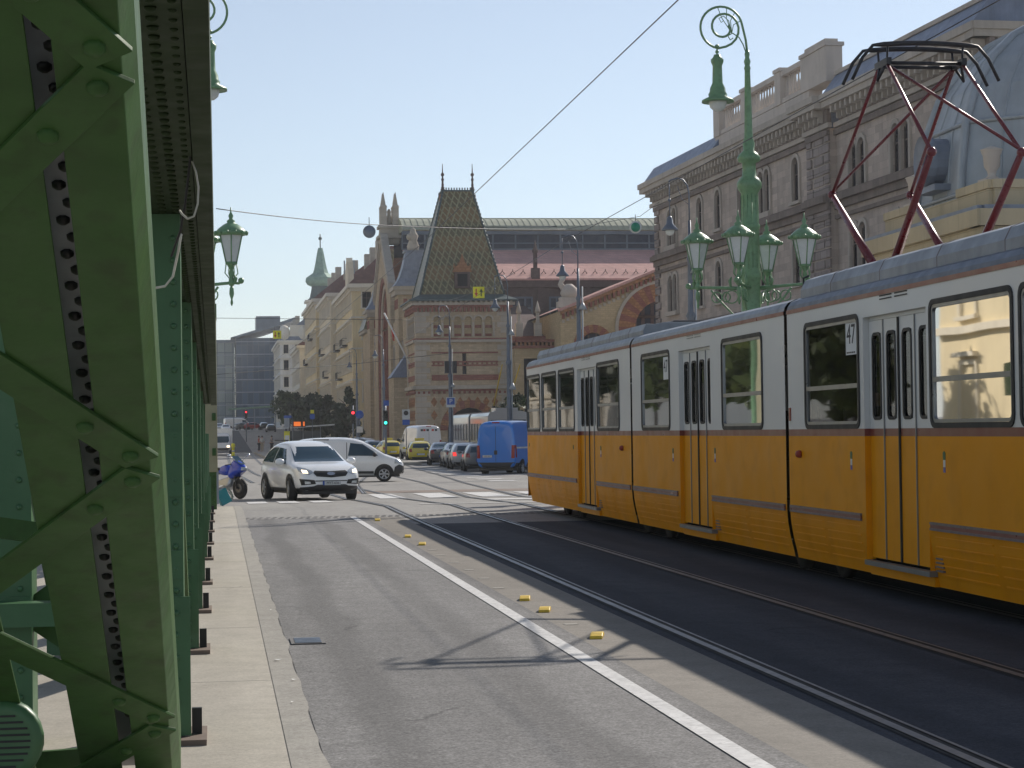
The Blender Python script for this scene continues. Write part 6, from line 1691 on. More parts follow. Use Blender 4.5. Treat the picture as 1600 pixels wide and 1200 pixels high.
fpair(bv, [(.66, .9), (.8, .9), (.78, 1.4), (.68, 1.4)], 'b', 'tail', t, 'tail_light', .012)
mirror_pod(t, .98, .89, 1.12, 'plastic', 1.1)
m = MB(); m.box((-2.0, -.7, .2), (2.0, .7, .3)); m.build('underbody', 'black', t)

# --- tall panel vans
def big_van(name, label, loc, rz, mat, H=2.6, stripe=None, group=None, txt=''):
    t = thing(name, label, 'van', loc, rz, group)
    st = [(-2.72, .5, 1.1, H-.25, .93, .98, .86), (-2.70, .34, 1.15, H-.08, .98, 1.01, .88), (-2.3, .3, 1.2, H, 1.0, 1.025, .88), (.6, .3, 1.2, H, 1.0, 1.025, .88), (1.2, .3, 1.2, H-.1, 1.0, 1.02, .84), (1.75, .3, 1.2, 1.95, 1.0, 1.0, .80), (2.2, .3, 1.15, 1.38, .98, .98, .8), (2.6, .34, .95, 1.10, .9, .9, .7), (2.72, .5, .8, .9, .75, .75, .6)]
    o, bv = car_shell(st, mat, t)
    patch(bv, [(-.8, 1.4), (.8, 1.4), (.72, 2.15), (-.72, 2.15)], 'f', 'car_glass', t, 'windscreen', .012)
    both(bv, [(.75, 1.28), (1.95, 1.25), (1.45, 1.92), (.8, 1.95)], 'car_glass', t, 'side_window', .01)
    patch(bv, [(-.92, .34), (.92, .34), (.96, .62), (-.96, .62)], 'b', 'plastic', t, 'rear_bumper', .02); both(bv, [(-2.6, .34), (-1.6, .34), (-1.6, .56), (-2.6, .6)], 'plastic', t, 'side_cladding', .014); both(bv, [(-1.0, .4), (1.2, .4), (1.2, .58), (-1.0, .58)], 'plastic', t, 'side_cladding', .014)
    fpair(bv, [(.80, .82), (.97, .82), (.98, 1.45), (.83, 1.45)], 'b', 'tail', t, 'tail_light', .02)
    both(bv, [(-2.68, .85), (-2.55, .85), (-2.55, 1.45), (-2.68, 1.45)], 'tail', t, 'tail_light', .02)
    patch(bv, [(-.008, .66), (.008, .66), (.008, H-.15), (-.008, H-.15)], 'b', 'black', t, 'door_gap', .006); patch(bv, [(-.2, H-.14), (.2, H-.14), (.2, H-.08), (-.2, H-.08)], 'b', 'tail', t, 'brake_light', .02)
    patch(bv, [(-.08, 1.0), (.08, 1.0), (.08, 1.2), (-.08, 1.2)], 'b', 'plastic', t, 'door_handle', .02)
    if stripe: both(bv, [(-2.6, 1.28), (2.0, 1.28), (2.0, 1.36), (-2.6, 1.36)], stripe, t, 'side_stripe', .014)
    for x in (-1.75, 1.75): both(bv, arch_poly(x, .36, .42, .3), 'black', t, 'wheel_arch', .012)
    for x in (-1.75, 1.75):
        for y in (.92, -.92): car_wheel(t, x, y, .34, .22, 6)
    add_plate(t, -2.765, .45, .92, txt, False)
    mirror_pod(t, 1.75, 1.02, 1.5, 'plastic', 1.3)
    m = MB(); m.box((-2.6, -.9, .22), (2.6, .9, .36)); m.build('underbody', 'black', t)
    return t, bv
bt, bbv = big_van('blue_van', 'blue panel van with red tail lights waiting beside the tram', (14.55, 100.6, gz(99)-.06), rad(62), 'car_blue', 2.66, 'plate_white', None, 'LKG-417')
wt, wbv = big_van('white_van', 'tall white panel van among the yellow taxis', (15.1, 155, gz(155)), rad(100), 'car_white', 2.6)
for k, (y, mt) in enumerate(((-.55, 'ink'), (-.3, 'sign_red'), (.1, 'ink'), (.35, 'sign_red'), (.55, 'ink'))):
    patch(wbv, [(y-.09, 2.13), (y+.09, 2.13), (y+.09, 2.28), (y-.09, 2.28)], 'b', mt, wt, 'rear_emblem', .014, 1)

# --- ordinary cars in the queue
def make_car(name, label, loc, rz, mat, taxi=False, lit=False, kind='hatch', group='cars queuing beside the hall', txt=''):
    t = thing(name, label, 'taxi' if taxi else 'car', loc, rz, group)
    if kind == 'hatch':
        st = [(-2.05, .42, .75, .95, .66, .72, .62), (-2.0, .28, .88, 1.10, .78, .82, .62), (-1.7, .2, .93, 1.36, .84, .86, .58), (-1.1, .2, .93, 1.47, .86, .875, .58), (-.3, .2, .92, 1.50, .86, .88, .6), (.3, .2, .91, 1.44, .86, .88, .58), (.75, .2, .9, 1.18, .86, .875, .66), (1.1, .2, .89, .98, .86, .87, .72), (1.6, .2, .83, .92, .84, .85, .7), (1.95, .26, .7, .78, .76, .76, .6), (2.05, .38, .58, .66, .6, .6, .5)]
        rw = [(-.56, 1.0), (.56, 1.0), (.48, 1.30), (-.48, 1.30)]; sw = [(-1.45, 1.0), (-.4, .97), (-.4, 1.36), (-1.1, 1.35)]
    else:
        st = [(-2.3, .42, .75, .92, .68, .74, .62), (-2.24, .28, .9, 1.02, .80, .84, .68), (-1.75, .2, .95, 1.08, .86, .88, .68), (-1.3, .2, .95, 1.30, .87, .885, .62), (-.8, .2, .94, 1.44, .87, .89, .58), (-.1, .2, .93, 1.47, .87, .89, .6), (.4, .2, .92, 1.38, .87, .89, .6), (.85, .2, .91, 1.12, .87, .88, .68), (1.2, .2, .9, .98, .87, .88, .74), (1.8, .2, .84, .92, .85, .86, .7), (2.2, .26, .7, .78, .78, .78, .6), (2.32, .38, .58, .66, .6, .6, .5)]
        rw = [(-.6, 1.06), (.6, 1.06), (.5, 1.32), (-.5, 1.32)]; sw = [(-1.2, 1.02), (-.4, .99), (-.4, 1.34), (-.85, 1.32)]
    o, bv = car_shell(st, mat, t)
    patch(bv, rw, 'b', 'car_glass', t, 'rear_window', .012); patch(bv, [(-.64, 1.0), (.64, 1.0), (.52, 1.36), (-.52, 1.36)], 'f', 'car_glass', t, 'windscreen', .012)
    both(bv, sw, 'car_glass', t, 'side_window', .008); both(bv, [(-.32, .97), (.85, .96), (.65, 1.1), (.3, 1.32), (-.32, 1.36)], 'car_glass', t, 'side_window', .008)
    fpair(bv, [(.56, .74), (.76, .74), (.78, .95), (.60, .95)], 'b', 'tail_lit' if lit else 'tail', t, 'tail_light', .014)
    fpair(bv, [(.50, .62), (.74, .62), (.74, .76), (.54, .74)], 'f', 'lens', t, 'headlight', .012)
    patch(bv, [(-.7, .26), (.7, .26), (.72, .40), (-.72, .40)], 'b', 'plastic', t, 'rear_bumper', .014)
    L = 1.27 if kind == 'hatch' else 1.35
    for x in (-L, L): both(bv, arch_poly(x, .31, .37, .2), 'black', t, 'wheel_arch', .012)
    for x in (-L, L):
        for y in (.80, -.80): car_wheel(t, x, y, .31, .2, 5)
    add_plate(t, -2.07 if kind == 'hatch' else -2.31, 0, .58, txt, False)
    mirror_pod(t, .78, .88, 1.0, mat, 1)
    if taxi:
        m = MB(); m.prism([(-.10, 1.50), (.10, 1.50), (.06, 1.66), (-.06, 1.66)], lambda p: (p[0]-.1, -.32, p[1]), lambda p: (p[0]-.1, .32, p[1])); m.build('taxi_sign', 'car_yellow', t, .02)
    m = MB(); m.box((-1.9, -.7, .17), (1.9, .7, .28)); m.build('underbody', 'black', t)
    return t
R90 = math.pi/2
for nm, lab, x, y, a, mt, kw in (
    ('car', 'dark grey hatchback directly behind the blue van', 13.75, 108.5, 4, 'car_grey', {}),
    ('car', 'silver hatchback with bright red brake lamp, left of the dark grey hatchback', 13.75, 115, 3, 'car_silver', dict(lit=True)),
    ('car', 'silver car between the dark saloon and the silver one with lit brakes', 14.0, 121, 2, 'car_silver', dict(kind='sedan')),
    ('car', 'black saloon with red tail lights between yellow taxi and silver cars', 13.9, 128, 4, 'car_dark', dict(kind='sedan')),
    ('taxi', 'yellow taxi in front of the tall white van', 13.5, 138.5, 3, 'car_yellow', dict(taxi=True)),
    ('taxi', 'yellow taxi half hidden left of the tall white van', 13.15, 160, -6, 'car_yellow', dict(taxi=True)),
    ('car', 'dark violet-grey car left of the farther taxi', 12.5, 168, -4, 'car_dark', {})):
    make_car(nm, lab, (x, y, gz(y)), R90-rad(a), mt, **kw)
make_suv('suv', 'dark grey SUV seen behind the small white van', (11.8, 176, gz(176)), R90+rad(35), 'car_grey', '', False)

# --- trolleybus behind the queue
t = thing('trolleybus', 'articulated trolleybus with yellow trolley poles behind the blue van', 'trolleybus', (17.7, 135, gz(135)))
for ya, yb, nm in ((-10, -1.0, 'rear_section'), (.0, 10, 'front_section')):
    fr = frame((-1.25, yb, 0), (0, -1, 0)); fr2 = frame((1.25, ya, 0), (0, 1, 0)); W = yb-ya; m = MB()
    n = 6; ws = [(.35+k*(W-.5)/n, .35+(k+.86)*(W-.5)/n, 1.45, 2.55, False) for k in range(n)]
    for f in (fr, fr2):
        m.m = 0; wall(m, f, 0, W, 1.25, 3.0, ws, .03); m.m = 1; wall(m, f, 0, W, .35, 1.25, [], 0)
    m.m = 0; m.prism([(-1.25, 3.0), (-1.15, 3.2), (-.8, 3.3), (.8, 3.3), (1.15, 3.2), (1.25, 3.0)], lambda p: (p[0], ya, p[1]), lambda p: (p[0], yb, p[1]))
    m.m = 2; m.box((-1.2, ya+.05, 1.3), (1.2, yb-.05, 2.9))
    for y in (ya, yb):
        m.m = 1; m.quad((-1.25, y, .35), (1.25, y, .35), (1.25, y, 1.25), (-1.25, y, 1.25)); m.m = 0; m.quad((-1.25, y, 1.25), (1.25, y, 1.25), (1.25, y, 3.0), (-1.25, y, 3.0))
    b = m.build(nm, ['bus_grey', 'bus_red', 'pane_blue'], t)
    if ya < -5:
        m = MB(); m.add([(-1.1, ya-.02, 1.5), (1.1, ya-.02, 1.5), (1.1, ya-.02, 2.75), (-1.1, ya-.02, 2.75)], [(0, 1, 2, 3)]); m.build('rear_window', 'pane_blue', b)
    for y in (ya+2.2, yb-2.0):
        for x in (-1.14, 1.14): car_wheel(b, x, y, .48, .26, 6) if False else None
    for y in (ya+2.4,) if ya < -5 else (ya+2.0, yb-2.4):
        for s in (-1, 1): m = MB(); m.lathe([(.2, -.13), (.47, -.13), (.48, 0), (.47, .1), (.2, .12)], 16, (s*1.14, y, .48), Matrix.Rotation(rad(90)*s, 3, 'Y')); m.build('wheel', 'tyre', b)
m = MB(); m.box((-1.15, -1.0, .5), (1.15, 0, 3.1)); m.build('bellows', 'rubber', t)
for x in (-.42, .42):
    m = MB(); m.m = 1; m.lathe([(.12, 3.3), (.1, 3.6), (.06, 3.75)], 8, (x, -6.5, 0)); m.m = 0; m.tube([(x, -6.5, 3.65), (x*1.2, -9.2, 4.9), (x*1.3, -11.6, 6.1)], [.05, .045, .03], 6); m.build('trolley_pole', ['yellow', 'plastic'], t)
m = MB(); m.box((-.7, -9.4, 3.3), (.7, -7.4, 3.5)); m.build('roof_unit', 'bus_grey', t)

# --- the truck at the edge of the truss, far traffic beyond
t = thing('truck', 'white box truck half hidden by the truss far up the street', 'truck', (.35, 214, gz(214)), -R90)
m = MB(); m.box((-3.6, -1.1, .9), (.6, 1.1, 2.75)); m.m = 1; m.box((-3.5, -.9, .5), (1.9, .9, .9)); m.build('box_body', ['car_white', 'black'], t, .03)
o, bv = car_shell([(.7, .5, 1.2, 2.1, .9, .95, .8), (.8, .4, 1.2, 2.3, .95, 1.0, .82), (1.4, .4, 1.2, 2.25, .95, 1.0, .82), (1.95, .4, 1.15, 1.6, .95, .98, .82), (2.3, .42, 1.0, 1.25, .9, .92, .75), (2.4, .55, .9, 1.0, .8, .8, .65)], 'car_white', t, 'cab')
patch(bv, [(-.78, 1.3), (.78, 1.3), (.7, 1.95), (-.7, 1.95)], 'f', 'car_glass', t, 'windscreen'); fpair(bv, [(.5, .82), (.8, .82), (.8, 1.0), (.52, 1.0)], 'f', 'head_lit', t, 'headlight'); patch(bv, [(-.8, .5), (.8, .5), (.8, .75), (-.8, .75)], 'f', 'plastic', t, 'bumper')
for x in (-2.4, 1.5):
    for y in (.9, -.9): car_wheel(t, x, y, .36, .25, 6)
def far_car(name, label, x, y, rz, mat, k=0, group='far cars at the end of the street'):
    t = thing(name, label, 'car', (x, y, gz(y)), rz, group)
    st = [(-2.05, .4, .8, 1.0, .7, .75, .6), (-1.9, .22, .9, 1.3, .82, .85, .6), (-.3, .2, .92, 1.5, .86, .88, .6), (.3, .2, .92, 1.42, .86, .88, .58), (1.05, .2, .9, 1.0, .86, .87, .7), (1.95, .26, .7, .8, .76, .76, .6), (2.05, .38, .58, .66, .6, .6, .5)]
    o, bv = car_shell(st, mat, t); both(bv, [(-1.4, 1.0), (.8, .97), (.3, 1.3), (-1.1, 1.34)], 'car_glass', t, 'side_window'); patch(bv, [(-.6, 1.0), (.6, 1.0), (.5, 1.32), (-.5, 1.32)], 'f', 'car_glass', t, 'windscreen'); patch(bv, [(-.6, 1.0), (.6, 1.0), (.5, 1.32), (-.5, 1.32)], 'b', 'car_glass', t, 'rear_window')
    for xx in (-1.3, 1.3):
        for s in (-1, 1): m = MB(); m.lathe([(.1, -.1), (.3, -.1), (.31, .08), (.1, .1)], 12, (xx, s*.8, .31), Matrix.Rotation(-R90*s, 3, 'X')); m.build('wheel', 'tyre', t)
for x, y, a, mt, lab in ((.2, 392, -90, 'car_silver', 'silver car at the far crossing beside the truss'), (1.4, 378, -90, 'car_white', 'tiny white car on the far crossing'), (5.2, 412, 20, 'car_grey', 'dark car crossing far off beyond the dark asphalt'), (7.1, 410, 10, 'car_red', 'far dark red car beneath the teal canopy'), (8.8, 402, 95, 'car_dark', 'far black car by the kerb under the trees'), (9.4, 372, 92, 'car_dark', 'black parked car near the tram stop at the road edge')):
    far_car('car', lab, x, y, rad(a), mt)
t, _ = big_van('white_van', 'far white van crossing in front of the glass offices', (3.9, 420, gz(420)), rad(12), 'car_white', 2.4)

# ------------------------------------------------------------------ motorcycle and bag by the truss end
t = thing('motorcycle', 'blue sports motorcycle parked at the end of the truss', 'motorcycle', (.62-.42, 60.9+.56, gz(61)), rad(-53))
def moto_wheel(x):
    m = MB(); R = Matrix.Rotation(R90, 3, 'X'); m.lathe([(.235, -.05), (.285, -.055), (.305, -.02), (.305, .02), (.285, .055), (.235, .05)], 24, (x, 0, .305), R); o = m.build('wheel', 'tyre', t)
    m = MB(); m.lathe([(.215, -.04), (.24, -.045), (.24, .045), (.215, .04)], 24, (x, 0, .305), R)
    for k in range(5):
        a = 2*math.pi*k/5; m.bar((x, 0, .305), (x+.225*math.cos(a), 0, .305+.225*math.sin(a)), .03, .045, (0, 1, 0))
    m.lathe([(.05, -.07), (.05, .07)], 10, (x, 0, .305), R); m.build('rim', 'dark_metal', o)
    m = MB(); m.lathe([(.09, .055), (.15, .055), (.15, .062), (.09, .062)], 20, (x, 0, .305), R); m.lathe([(.09, -.062), (.15, -.062), (.15, -.055), (.09, -.055)], 20, (x, 0, .305), R); m.build('brake_disc', 'steel', o)
moto_wheel(.7); moto_wheel(-.70)
m = MB()
for s in (-.1, .1): m.tube([(.7, s, .305), (.46, s, .98)], [.028, .024], 8)
m.prism([(.40, .60), (.70, .66), (.98, .42), (.93, .40), (.70, .62), (.44, .57)], lambda p: (p[0], -.07, p[1]), lambda p: (p[0], .07, p[1])); m.build('fork', 'dark_metal', t)
m = MB(); m.smooth = True
o, bv = car_shell([(.30, .60, .72, .94, .14, .18, .10), (.42, .58, .78, 1.12, .18, .22, .11), (.58, .66, .86, 1.16, .19, .22, .12), (.74, .74, .90, 1.08, .16, .18, .10), (.90, .80, .88, .98, .10, .12, .07), (.99, .84, .88, .92, .05, .06, .04)], 'moto_blue', t, 'front_fairing')
patch(bv, [(-.12, .84), (.12, .84), (.10, .94), (-.10, .94)], 'f', 'lens', t, 'headlight', .006)
m = MB(); m.add([(.86, -.09, 1.02), (.86, .09, 1.02), (.66, .13, 1.12), (.46, .12, 1.27), (.46, -.12, 1.27), (.66, -.13, 1.12)], [(0, 1, 2, 5), (5, 2, 3, 4)]); m.build('windshield', 'car_glass', t)
o, bv = car_shell([(-.24, .74, .84, .90, .08, .10, .07), (-.12, .70, .86, .96, .11, .14, .09), (.1, .68, .88, 1.02, .12, .15, .10), (.26, .70, .86, .96, .09, .11, .07)], 'moto_blue', t, 'tank')
car_shell([(-.95, .88, .94, 1.0, .06, .07, .05), (-.8, .80, .92, 1.0, .11, .12, .09), (-.45, .72, .84, .90, .14, .15, .12), (-.2, .70, .82, .88, .12, .13, .1)], 'black', t, 'seat')
car_shell([(-.42, .28, .40, .50, .12, .16, .12), (-.1, .20, .38, .58, .15, .19, .15), (.25, .24, .44, .66, .14, .18, .12), (.40, .40, .54, .66, .10, .12, .08)], 'car_silver', t, 'belly_fairing')
m = MB(); m.tube([(-.1, .17, .26), (-.5, .2, .28), (-.9, .2, .5)], [.03, .04, .055], 8); m.tube([(-.7, .1, .305), (-.2, .1, .45)], .03, 6); m.tube([(-.7, -.1, .305), (-.2, -.1, .45)], .03, 6); m.build('exhaust', 'steel', t)
m = MB(); m.tube([(.44, -.34, 1.0), (.46, -.1, 1.02), (.46, .1, 1.02), (.44, .34, 1.0)], .016, 6); m.build('handlebar', 'black', t)
for s in (-1, 1):
    m = MB(); m.tube([(.62, s*.13, 1.1), (.66, s*.3, 1.26)], .01, 5); m.ball((.66, s*.36, 1.28), .06, 8, 5, (.5, 1.2, .7)); m.build('mirror', 'chrome', t)
m = MB(); m.tube([(-.1, .14, .25), (-.12, .34, .02)], .014, 5); m.build('side_stand', 'black', t)
b = thing('shopping_bag', 'turquoise carton leaning in a white bag at the foot of the truss end', 'bag', (.22, 49.6, gz(49.6)), rad(15))
Mr = Matrix.Translation((0, 0, .0)) @ Matrix.Rotation(rad(-24), 4, 'Y')
m = MB(); m.box((-.14, -.12, .0), (.12, .10, .36), Matrix.Translation((-.04, 0, .07)) @ Matrix.Rotation(rad(-26), 4, 'Y')); m.build('carton', 'turquoise', b, .01)
m = MB(); M_ = Matrix.Translation((-.04, 0, .07)) @ Matrix.Rotation(rad(-26), 4, 'Y')
random.seed(3)
prof = [(.125, -.12, .02), (.20, -.1, .06), (.22, -.08, .2), (.19, -.09, .32), (.10, -.1, .43), (-.1, -.08, .44), (-.2, -.06, .40)]
for (a, y0, z0), (c_, y1, z1) in zip(prof, prof[1:]):
    m.quad(M_ @ Vector((a, y0, z0)), M_ @ Vector((c_, y1, z1)), M_ @ Vector((c_*.95, .13, z1)), M_ @ Vector((a*.97, .13, z0)))
m.build('carrier_bag', 'shirt_white', b)

# ------------------------------------------------------------------ people
def person(loc, rz, label, shirt, trousers, pose='stand', group=None, scale=1.0, seated=False):
    t = thing('person', label, 'person', loc, rz, group)
    hip = .88 if not seated else .02
    J = {'pel': (0, 0, hip+.02), 'sp': (0, .01, hip+.28), 'ch': (0, .0, hip+.48), 'nk': (0, .01, hip+.62), 'hd': (0, -.02, hip+.70), 'top': (0, -.015, hip+.84)}
    if seated: legs = lambda s: [(s*.10, -.02, hip), (s*.11, -.42, hip+.02), (s*.11, -.44, hip-.42), (s*.11, -.56, hip-.46)]
    else: legs = lambda s: [(s*.095, 0, hip), (s*.10, -.02+.03*s, .48), (s*.10, .03+.05*s, .08), (s*.11, -.09+.05*s, .03)]
    def skin(name, edges, verts, rad_, mat, parent):
        me = bpy.data.meshes.new(name); me.from_pydata(verts, edges, []); o = bpy.data.objects.new(name, me); COL.objects.link(o)
        md = o.modifiers.new('skin', 'SKIN'); sv = me.skin_vertices[0].data
        for i, r in enumerate(rad_): sv[i].radius = r if isinstance(r, tuple) else (r, r)
        sv[0].use_root = True
        o.modifiers.new('sub', 'SUBSURF').levels = 1
        dg = bpy.context.evaluated_depsgraph_get(); m2 = bpy.data.meshes.new_from_object(o.evaluated_get(dg)); o.modifiers.clear(); o.data = m2
        m2.materials.clear(); m2.materials.append(MAT[mat])
        for p in m2.polygons: p.use_smooth = True
        o.parent = parent; return o
    V = [J['pel'], J['sp'], J['ch'], J['nk'], J['hd'], J['top']]; E = [(0, 1), (1, 2), (2, 3), (3, 4), (4, 5)]; Rr = [(.15, .11), (.14, .10), (.17, .11), .055, .085, .07]
    arms = {}
    for s in (-1, 1):
        k = len(V); a = [(s*.19, 0, hip+.52), (s*.25, .03, hip+.26), (s*.24, -.12, hip+.06), (s*.23, -.19, hip+.0)]
        if pose == 'phone' and s > 0: a = [(s*.19, 0, hip+.52), (s*.25, -.04, hip+.27), (s*.14, -.2, hip+.50), (s*.1, -.2, hip+.58)]
        arms[s] = a; V += a; E += [(2, k), (k, k+1), (k+1, k+2), (k+2, k+3)]; Rr += [.06, .045, .034, (.035, .02)]
        k = len(V); l = legs(s); V += l; E += [(0, k), (k, k+1), (k+1, k+2), (k+2, k+3)]; Rr += [.09, .062, .042, .04]
    skin('body', E, V, Rr, 'skin', t)
    V = [J['pel'], J['sp'], J['ch'], (0, .01, hip+.57)]; E = [(0, 1), (1, 2), (2, 3)]; Rr = [(.165, .125), (.155, .115), (.185, .125), .075]
    for s in (-1, 1): k = len(V); V += arms[s][:2]; E += [(2, k), (k, k+1)]; Rr += [.075, .06]
    skin('shirt', E, V, Rr, shirt, t)
    V = [(0, 0, hip+.05)]; E = []; Rr = [(.16, .12)]
    for s in (-1, 1): k = len(V); l = legs(s)[:3]; V += l; E += [(0, k), (k, k+1), (k+1, k+2)]; Rr += [.11, .08, .06]
    skin('trousers', E, V, Rr, trousers, t)
    m = MB(); h = J['hd']; m.ball((h[0], h[1]+.018, h[2]+.09), .103, 10, 7, (.92, 1.0, 1.0)); m.build('hair', 'hair', t)
    for s in (-.032, .032): m = MB(); m.ball((s, h[1]-.085, h[2]+.055), .012, 6, 4); m.build('eye', 'ink', t)
    m = MB(); m.ball((0, h[1]-.092, h[2]+.025), .016, 6, 4, (.8, 1, 1.3)); m.build('nose', 'skin', t)
    t.scale = (scale,)*3
    return t
person((4.75, 226, gz(226)+.2), rad(20), 'person in white top and beige trousers standing at the tram stop', 'shirt_white', 'trousers_beige')
person((5.75, 224, gz(224)+.2), rad(-60), 'person in grey shirt and dark trousers standing beside the yellow timetable', 'shirt_grey', 'trousers_dark', 'phone')
person((4.45, 228.5, gz(228)+.2), rad(100), 'person in dark red shirt just behind the one in beige trousers', 'shirt_red', 'trousers_dark')
def sitter(x, y, label, shirt, rz=0): person((x, y, 1.24), rz, label, shirt, 'trousers_dark', seated=True, scale=.92)
sitter(6.45, 19.4, 'person in pale blue-grey shirt seated behind the tram window marked 47', 'shirt_blue', math.pi)
sitter(6.5, 23.6, 'person in dark red seated at the middle tram window', 'shirt_red', 0)
sitter(6.5, 15.6, 'person in white top seated at the large nearest tram window', 'shirt_white', 0)
sitter(7.75, 37.2, 'person in grey seated far inside the front of the tram', 'shirt_grey', math.pi)

# ------------------------------------------------------------------ trees
def tree(name, label, x, y, h, cr, leafmat, n=900, leaf=.28, trunk=.16, conical=False, group=None, squash=1.0, base=.28):
    t = thing(name, label, 'tree', (x, y, gz(y)), 0, group)
    m = MB(); rng = random.Random(int(x*31+y*17))
    top = h*base
    m.tube([(0, 0, -.1), (.05, .03, top*.6), (.02, .06, top*1.2), (-.05, 0, h*.75)], [trunk, trunk*.8, trunk*.6, trunk*.2], 8)
    for k in range(7):
        a = rng.uniform(0, 6.28); z = top*1.0+k*.07*h; r = cr*rng.uniform(.45, .8)
        m.tube([(0, 0, z), (math.cos(a)*r*.5, math.sin(a)*r*.5, z+.1*h), (math.cos(a)*r, math.sin(a)*r, z+.16*h)], [trunk*.4, trunk*.25, trunk*.08], 5)
    m.build('trunk', 'bark', t)
    blobs = []
    nb = 16
    for k in range(nb):
        f = k/nb; z = top+ (h-top)*(.12+.8*f)
        prof = (1-f)**.8*1.0+.08 if conical else math.sin(math.pi*(.12+.83*f))**.7
        a = rng.uniform(0, 6.28); r = cr*prof*rng.uniform(.25, .75)
        blobs.append((Vector((math.cos(a)*r, math.sin(a)*r, z)), cr*(.5 if not conical else .42)*rng.uniform(.6, 1.1)*max(.35, prof)))
    m = MB()
    for k in range(n):
        c, r = blobs[k % nb]
        d = Vector((rng.gauss(0, 1), rng.gauss(0, 1), rng.gauss(0, 1))).normalized(); q = c + d*r*rng.uniform(.5, 1.08)
        u = (d+Vector((rng.uniform(-.8, .8), rng.uniform(-.8, .8), rng.uniform(-.8, .8)))).normalized(); s1 = u.orthogonal().normalized(); s2 = u.cross(s1); L = leaf*rng.uniform(.55, 1.25)
        an = rng.uniform(0, 6.28); e1 = (s1*math.cos(an)+s2*math.sin(an))*L; e2 = (s2*math.cos(an)-s1*math.sin(an))*L*.55
        m.add([q-e1, q+e2, q+e1, q-e2], [(0, 1, 2, 3)])
    m.build('crown', leafmat, t, fix=False)
    return t
G = 'trees along the tram stop'
for x, y, h, cr, lm, con, lab in (
    (13.45, 214, 7.4, 1.7, 'leaf_dark', True, 'tall narrow dark conifer beside the red traffic light'),
    (12.2, 238, 6.6, 2.3, 'leaf_dark', False, 'dark round tree directly left of the conifer'),
    (11.6, 262, 6.9, 2.6, 'leaf_dark', False, 'dark tree above the right end of the shelter roof'),
    (11.6, 290, 7.0, 2.7, 'leaf_dark', False, 'dark tree in the middle of the row behind the shelter'),
    (11.4, 318, 7.2, 2.6, 'leaf', False, 'green tree behind the orange display'),
    (13.1, 226, 5.6, 1.9, 'leaf_dark', False, 'small dark bush tree just left of the tall conifer'),
    (12.3, 250, 6.2, 2.2, 'leaf_dark', False, 'low dark tree between two larger ones over the shelter'),
    (11.2, 344, 7.6, 2.7, 'leaf', False, 'farthest dark green tree of the row by the blue board')):
    tree('street_tree', lab, x, y, h, cr, lm, 1100, .34, .14, con, G, base=.2)
tree('street_tree', 'bushy green tree in front of the hall corner beside the tram nose', 23.6, 163, 5.2, 1.9, 'leaf', 1000, .26, .12)
GL = 'trees across the road mirrored in the tram windows'
for k, (x, y, h, lm, lab) in enumerate(((-11, 84, 10, 'leaf_light', 'pale green leafy tree nearest the sunlit house'), (-12, 96, 12, 'leaf', 'tall green tree second along the left kerb'), (-11, 107, 11, 'leaf_light', 'pale tree third along the left kerb'), (-12.5, 119, 13, 'leaf', 'big green tree fourth along the left kerb'), (-11.5, 132, 12, 'leaf', 'green tree last along the left kerb'))):
    tree('street_tree', lab, x, y, h, 4.0, lm, 1500, .5, .2, False, GL)
tree('street_tree', 'small tree in front of the left sunlit house', -12.2, 76, 6.5, 2.2, 'leaf_light', 1200, .4, .16, False, GL)

# ------------------------------------------------------------------ street furniture beyond the bridge
def post_lamp(x, y, label, h=9.9, extra=None):
    t = thing('street_lamp', label, 'street lamp', (x, y, gz(y)), 0, 'grey swan-neck street lamps')
    m = MB(); H = h-gz(y)
    m.lathe([(.20, 0), (.20, .9), (.14, 1.05), (.13, 3.3), (.16, 3.4), (.12, 3.5), (.115, 5.6), (.17, 5.75), (.10, 5.9), (.085, 7.6), (.12, 7.7), (.06, 7.85), (.05, 9.0)], 12)
    m.build('pole', 'lamp_grey', t)
    m = MB(); m.tube([(0, 0, 9.0), (0, 0, H-.55), (-.05, 0, H-.25), (-.2, 0, H-.05), (-.4, 0, H), (-.62, 0, H-.06), (-.70, 0, H-.12)], .028, 7); m.tube([(-.68, 0, H-.08), (-.68, 0, H-1.35)], .02, 6)
    m.ball((-.68, 0, H-.75), .06, 8, 5); m.tube([(0, 0, H-.9), (-.25, 0, H-.7), (-.4, 0, H-.25)], .012, 5); m.build('arm', 'lamp_grey', t)
    m = MB(); m.lathe([(.27, H-1.78), (.28, H-1.74), (.12, H-1.55), (.09, H-1.35), (.03, H-1.28)], 14, (-.68, 0, 0)); p = m.build('shade', 'lamp_grey', t)
    m = MB(); m.ball((-.68, 0, H-1.80), .16, 10, 6); m.build('globe', 'opal', p)
    if extra: extra(t, H)
    return t
def sign_face(parent, name, mb, mats): return mb.build(name, mats, parent)
def p_sign(t, H):
    z = 4.0
    m = MB(); m.m = 0; m.box((-.30, -.22, z-.33), (.30, -.19, z+.33)); m.m = 1; m.box((-.25, -.225, z-.16), (.25, -.221, z+.28)); m.build('parking_sign', ['plate_white', 'sign_blue'], t)
    text_mesh('parking_letter', 'P', .42, 'paper', t, Matrix(((1, 0, 0, 0), (0, 0, -1, -.229), (0, 1, 0, z+.05), (0, 0, 0, 1))), .002)
    m = MB(); m.tube([(.14, -.05, 0), (.14, -.05, 7.5)], .035, 6); m.lathe([(.16, 5.0), (.05, 5.25)], 8, (.16, -.1, 0)); m.build('conduit', 'zinc_pale', t)
    m = MB(); m.box((-.38, -.3, 5.9), (-.12, .0, 6.7)); m.build('loudspeaker', 'dark_metal', t); m = MB(); m.box((.16, -.3, 5.9), (.42, 0, 6.7)); m.build('loudspeaker', 'dark_metal', t)
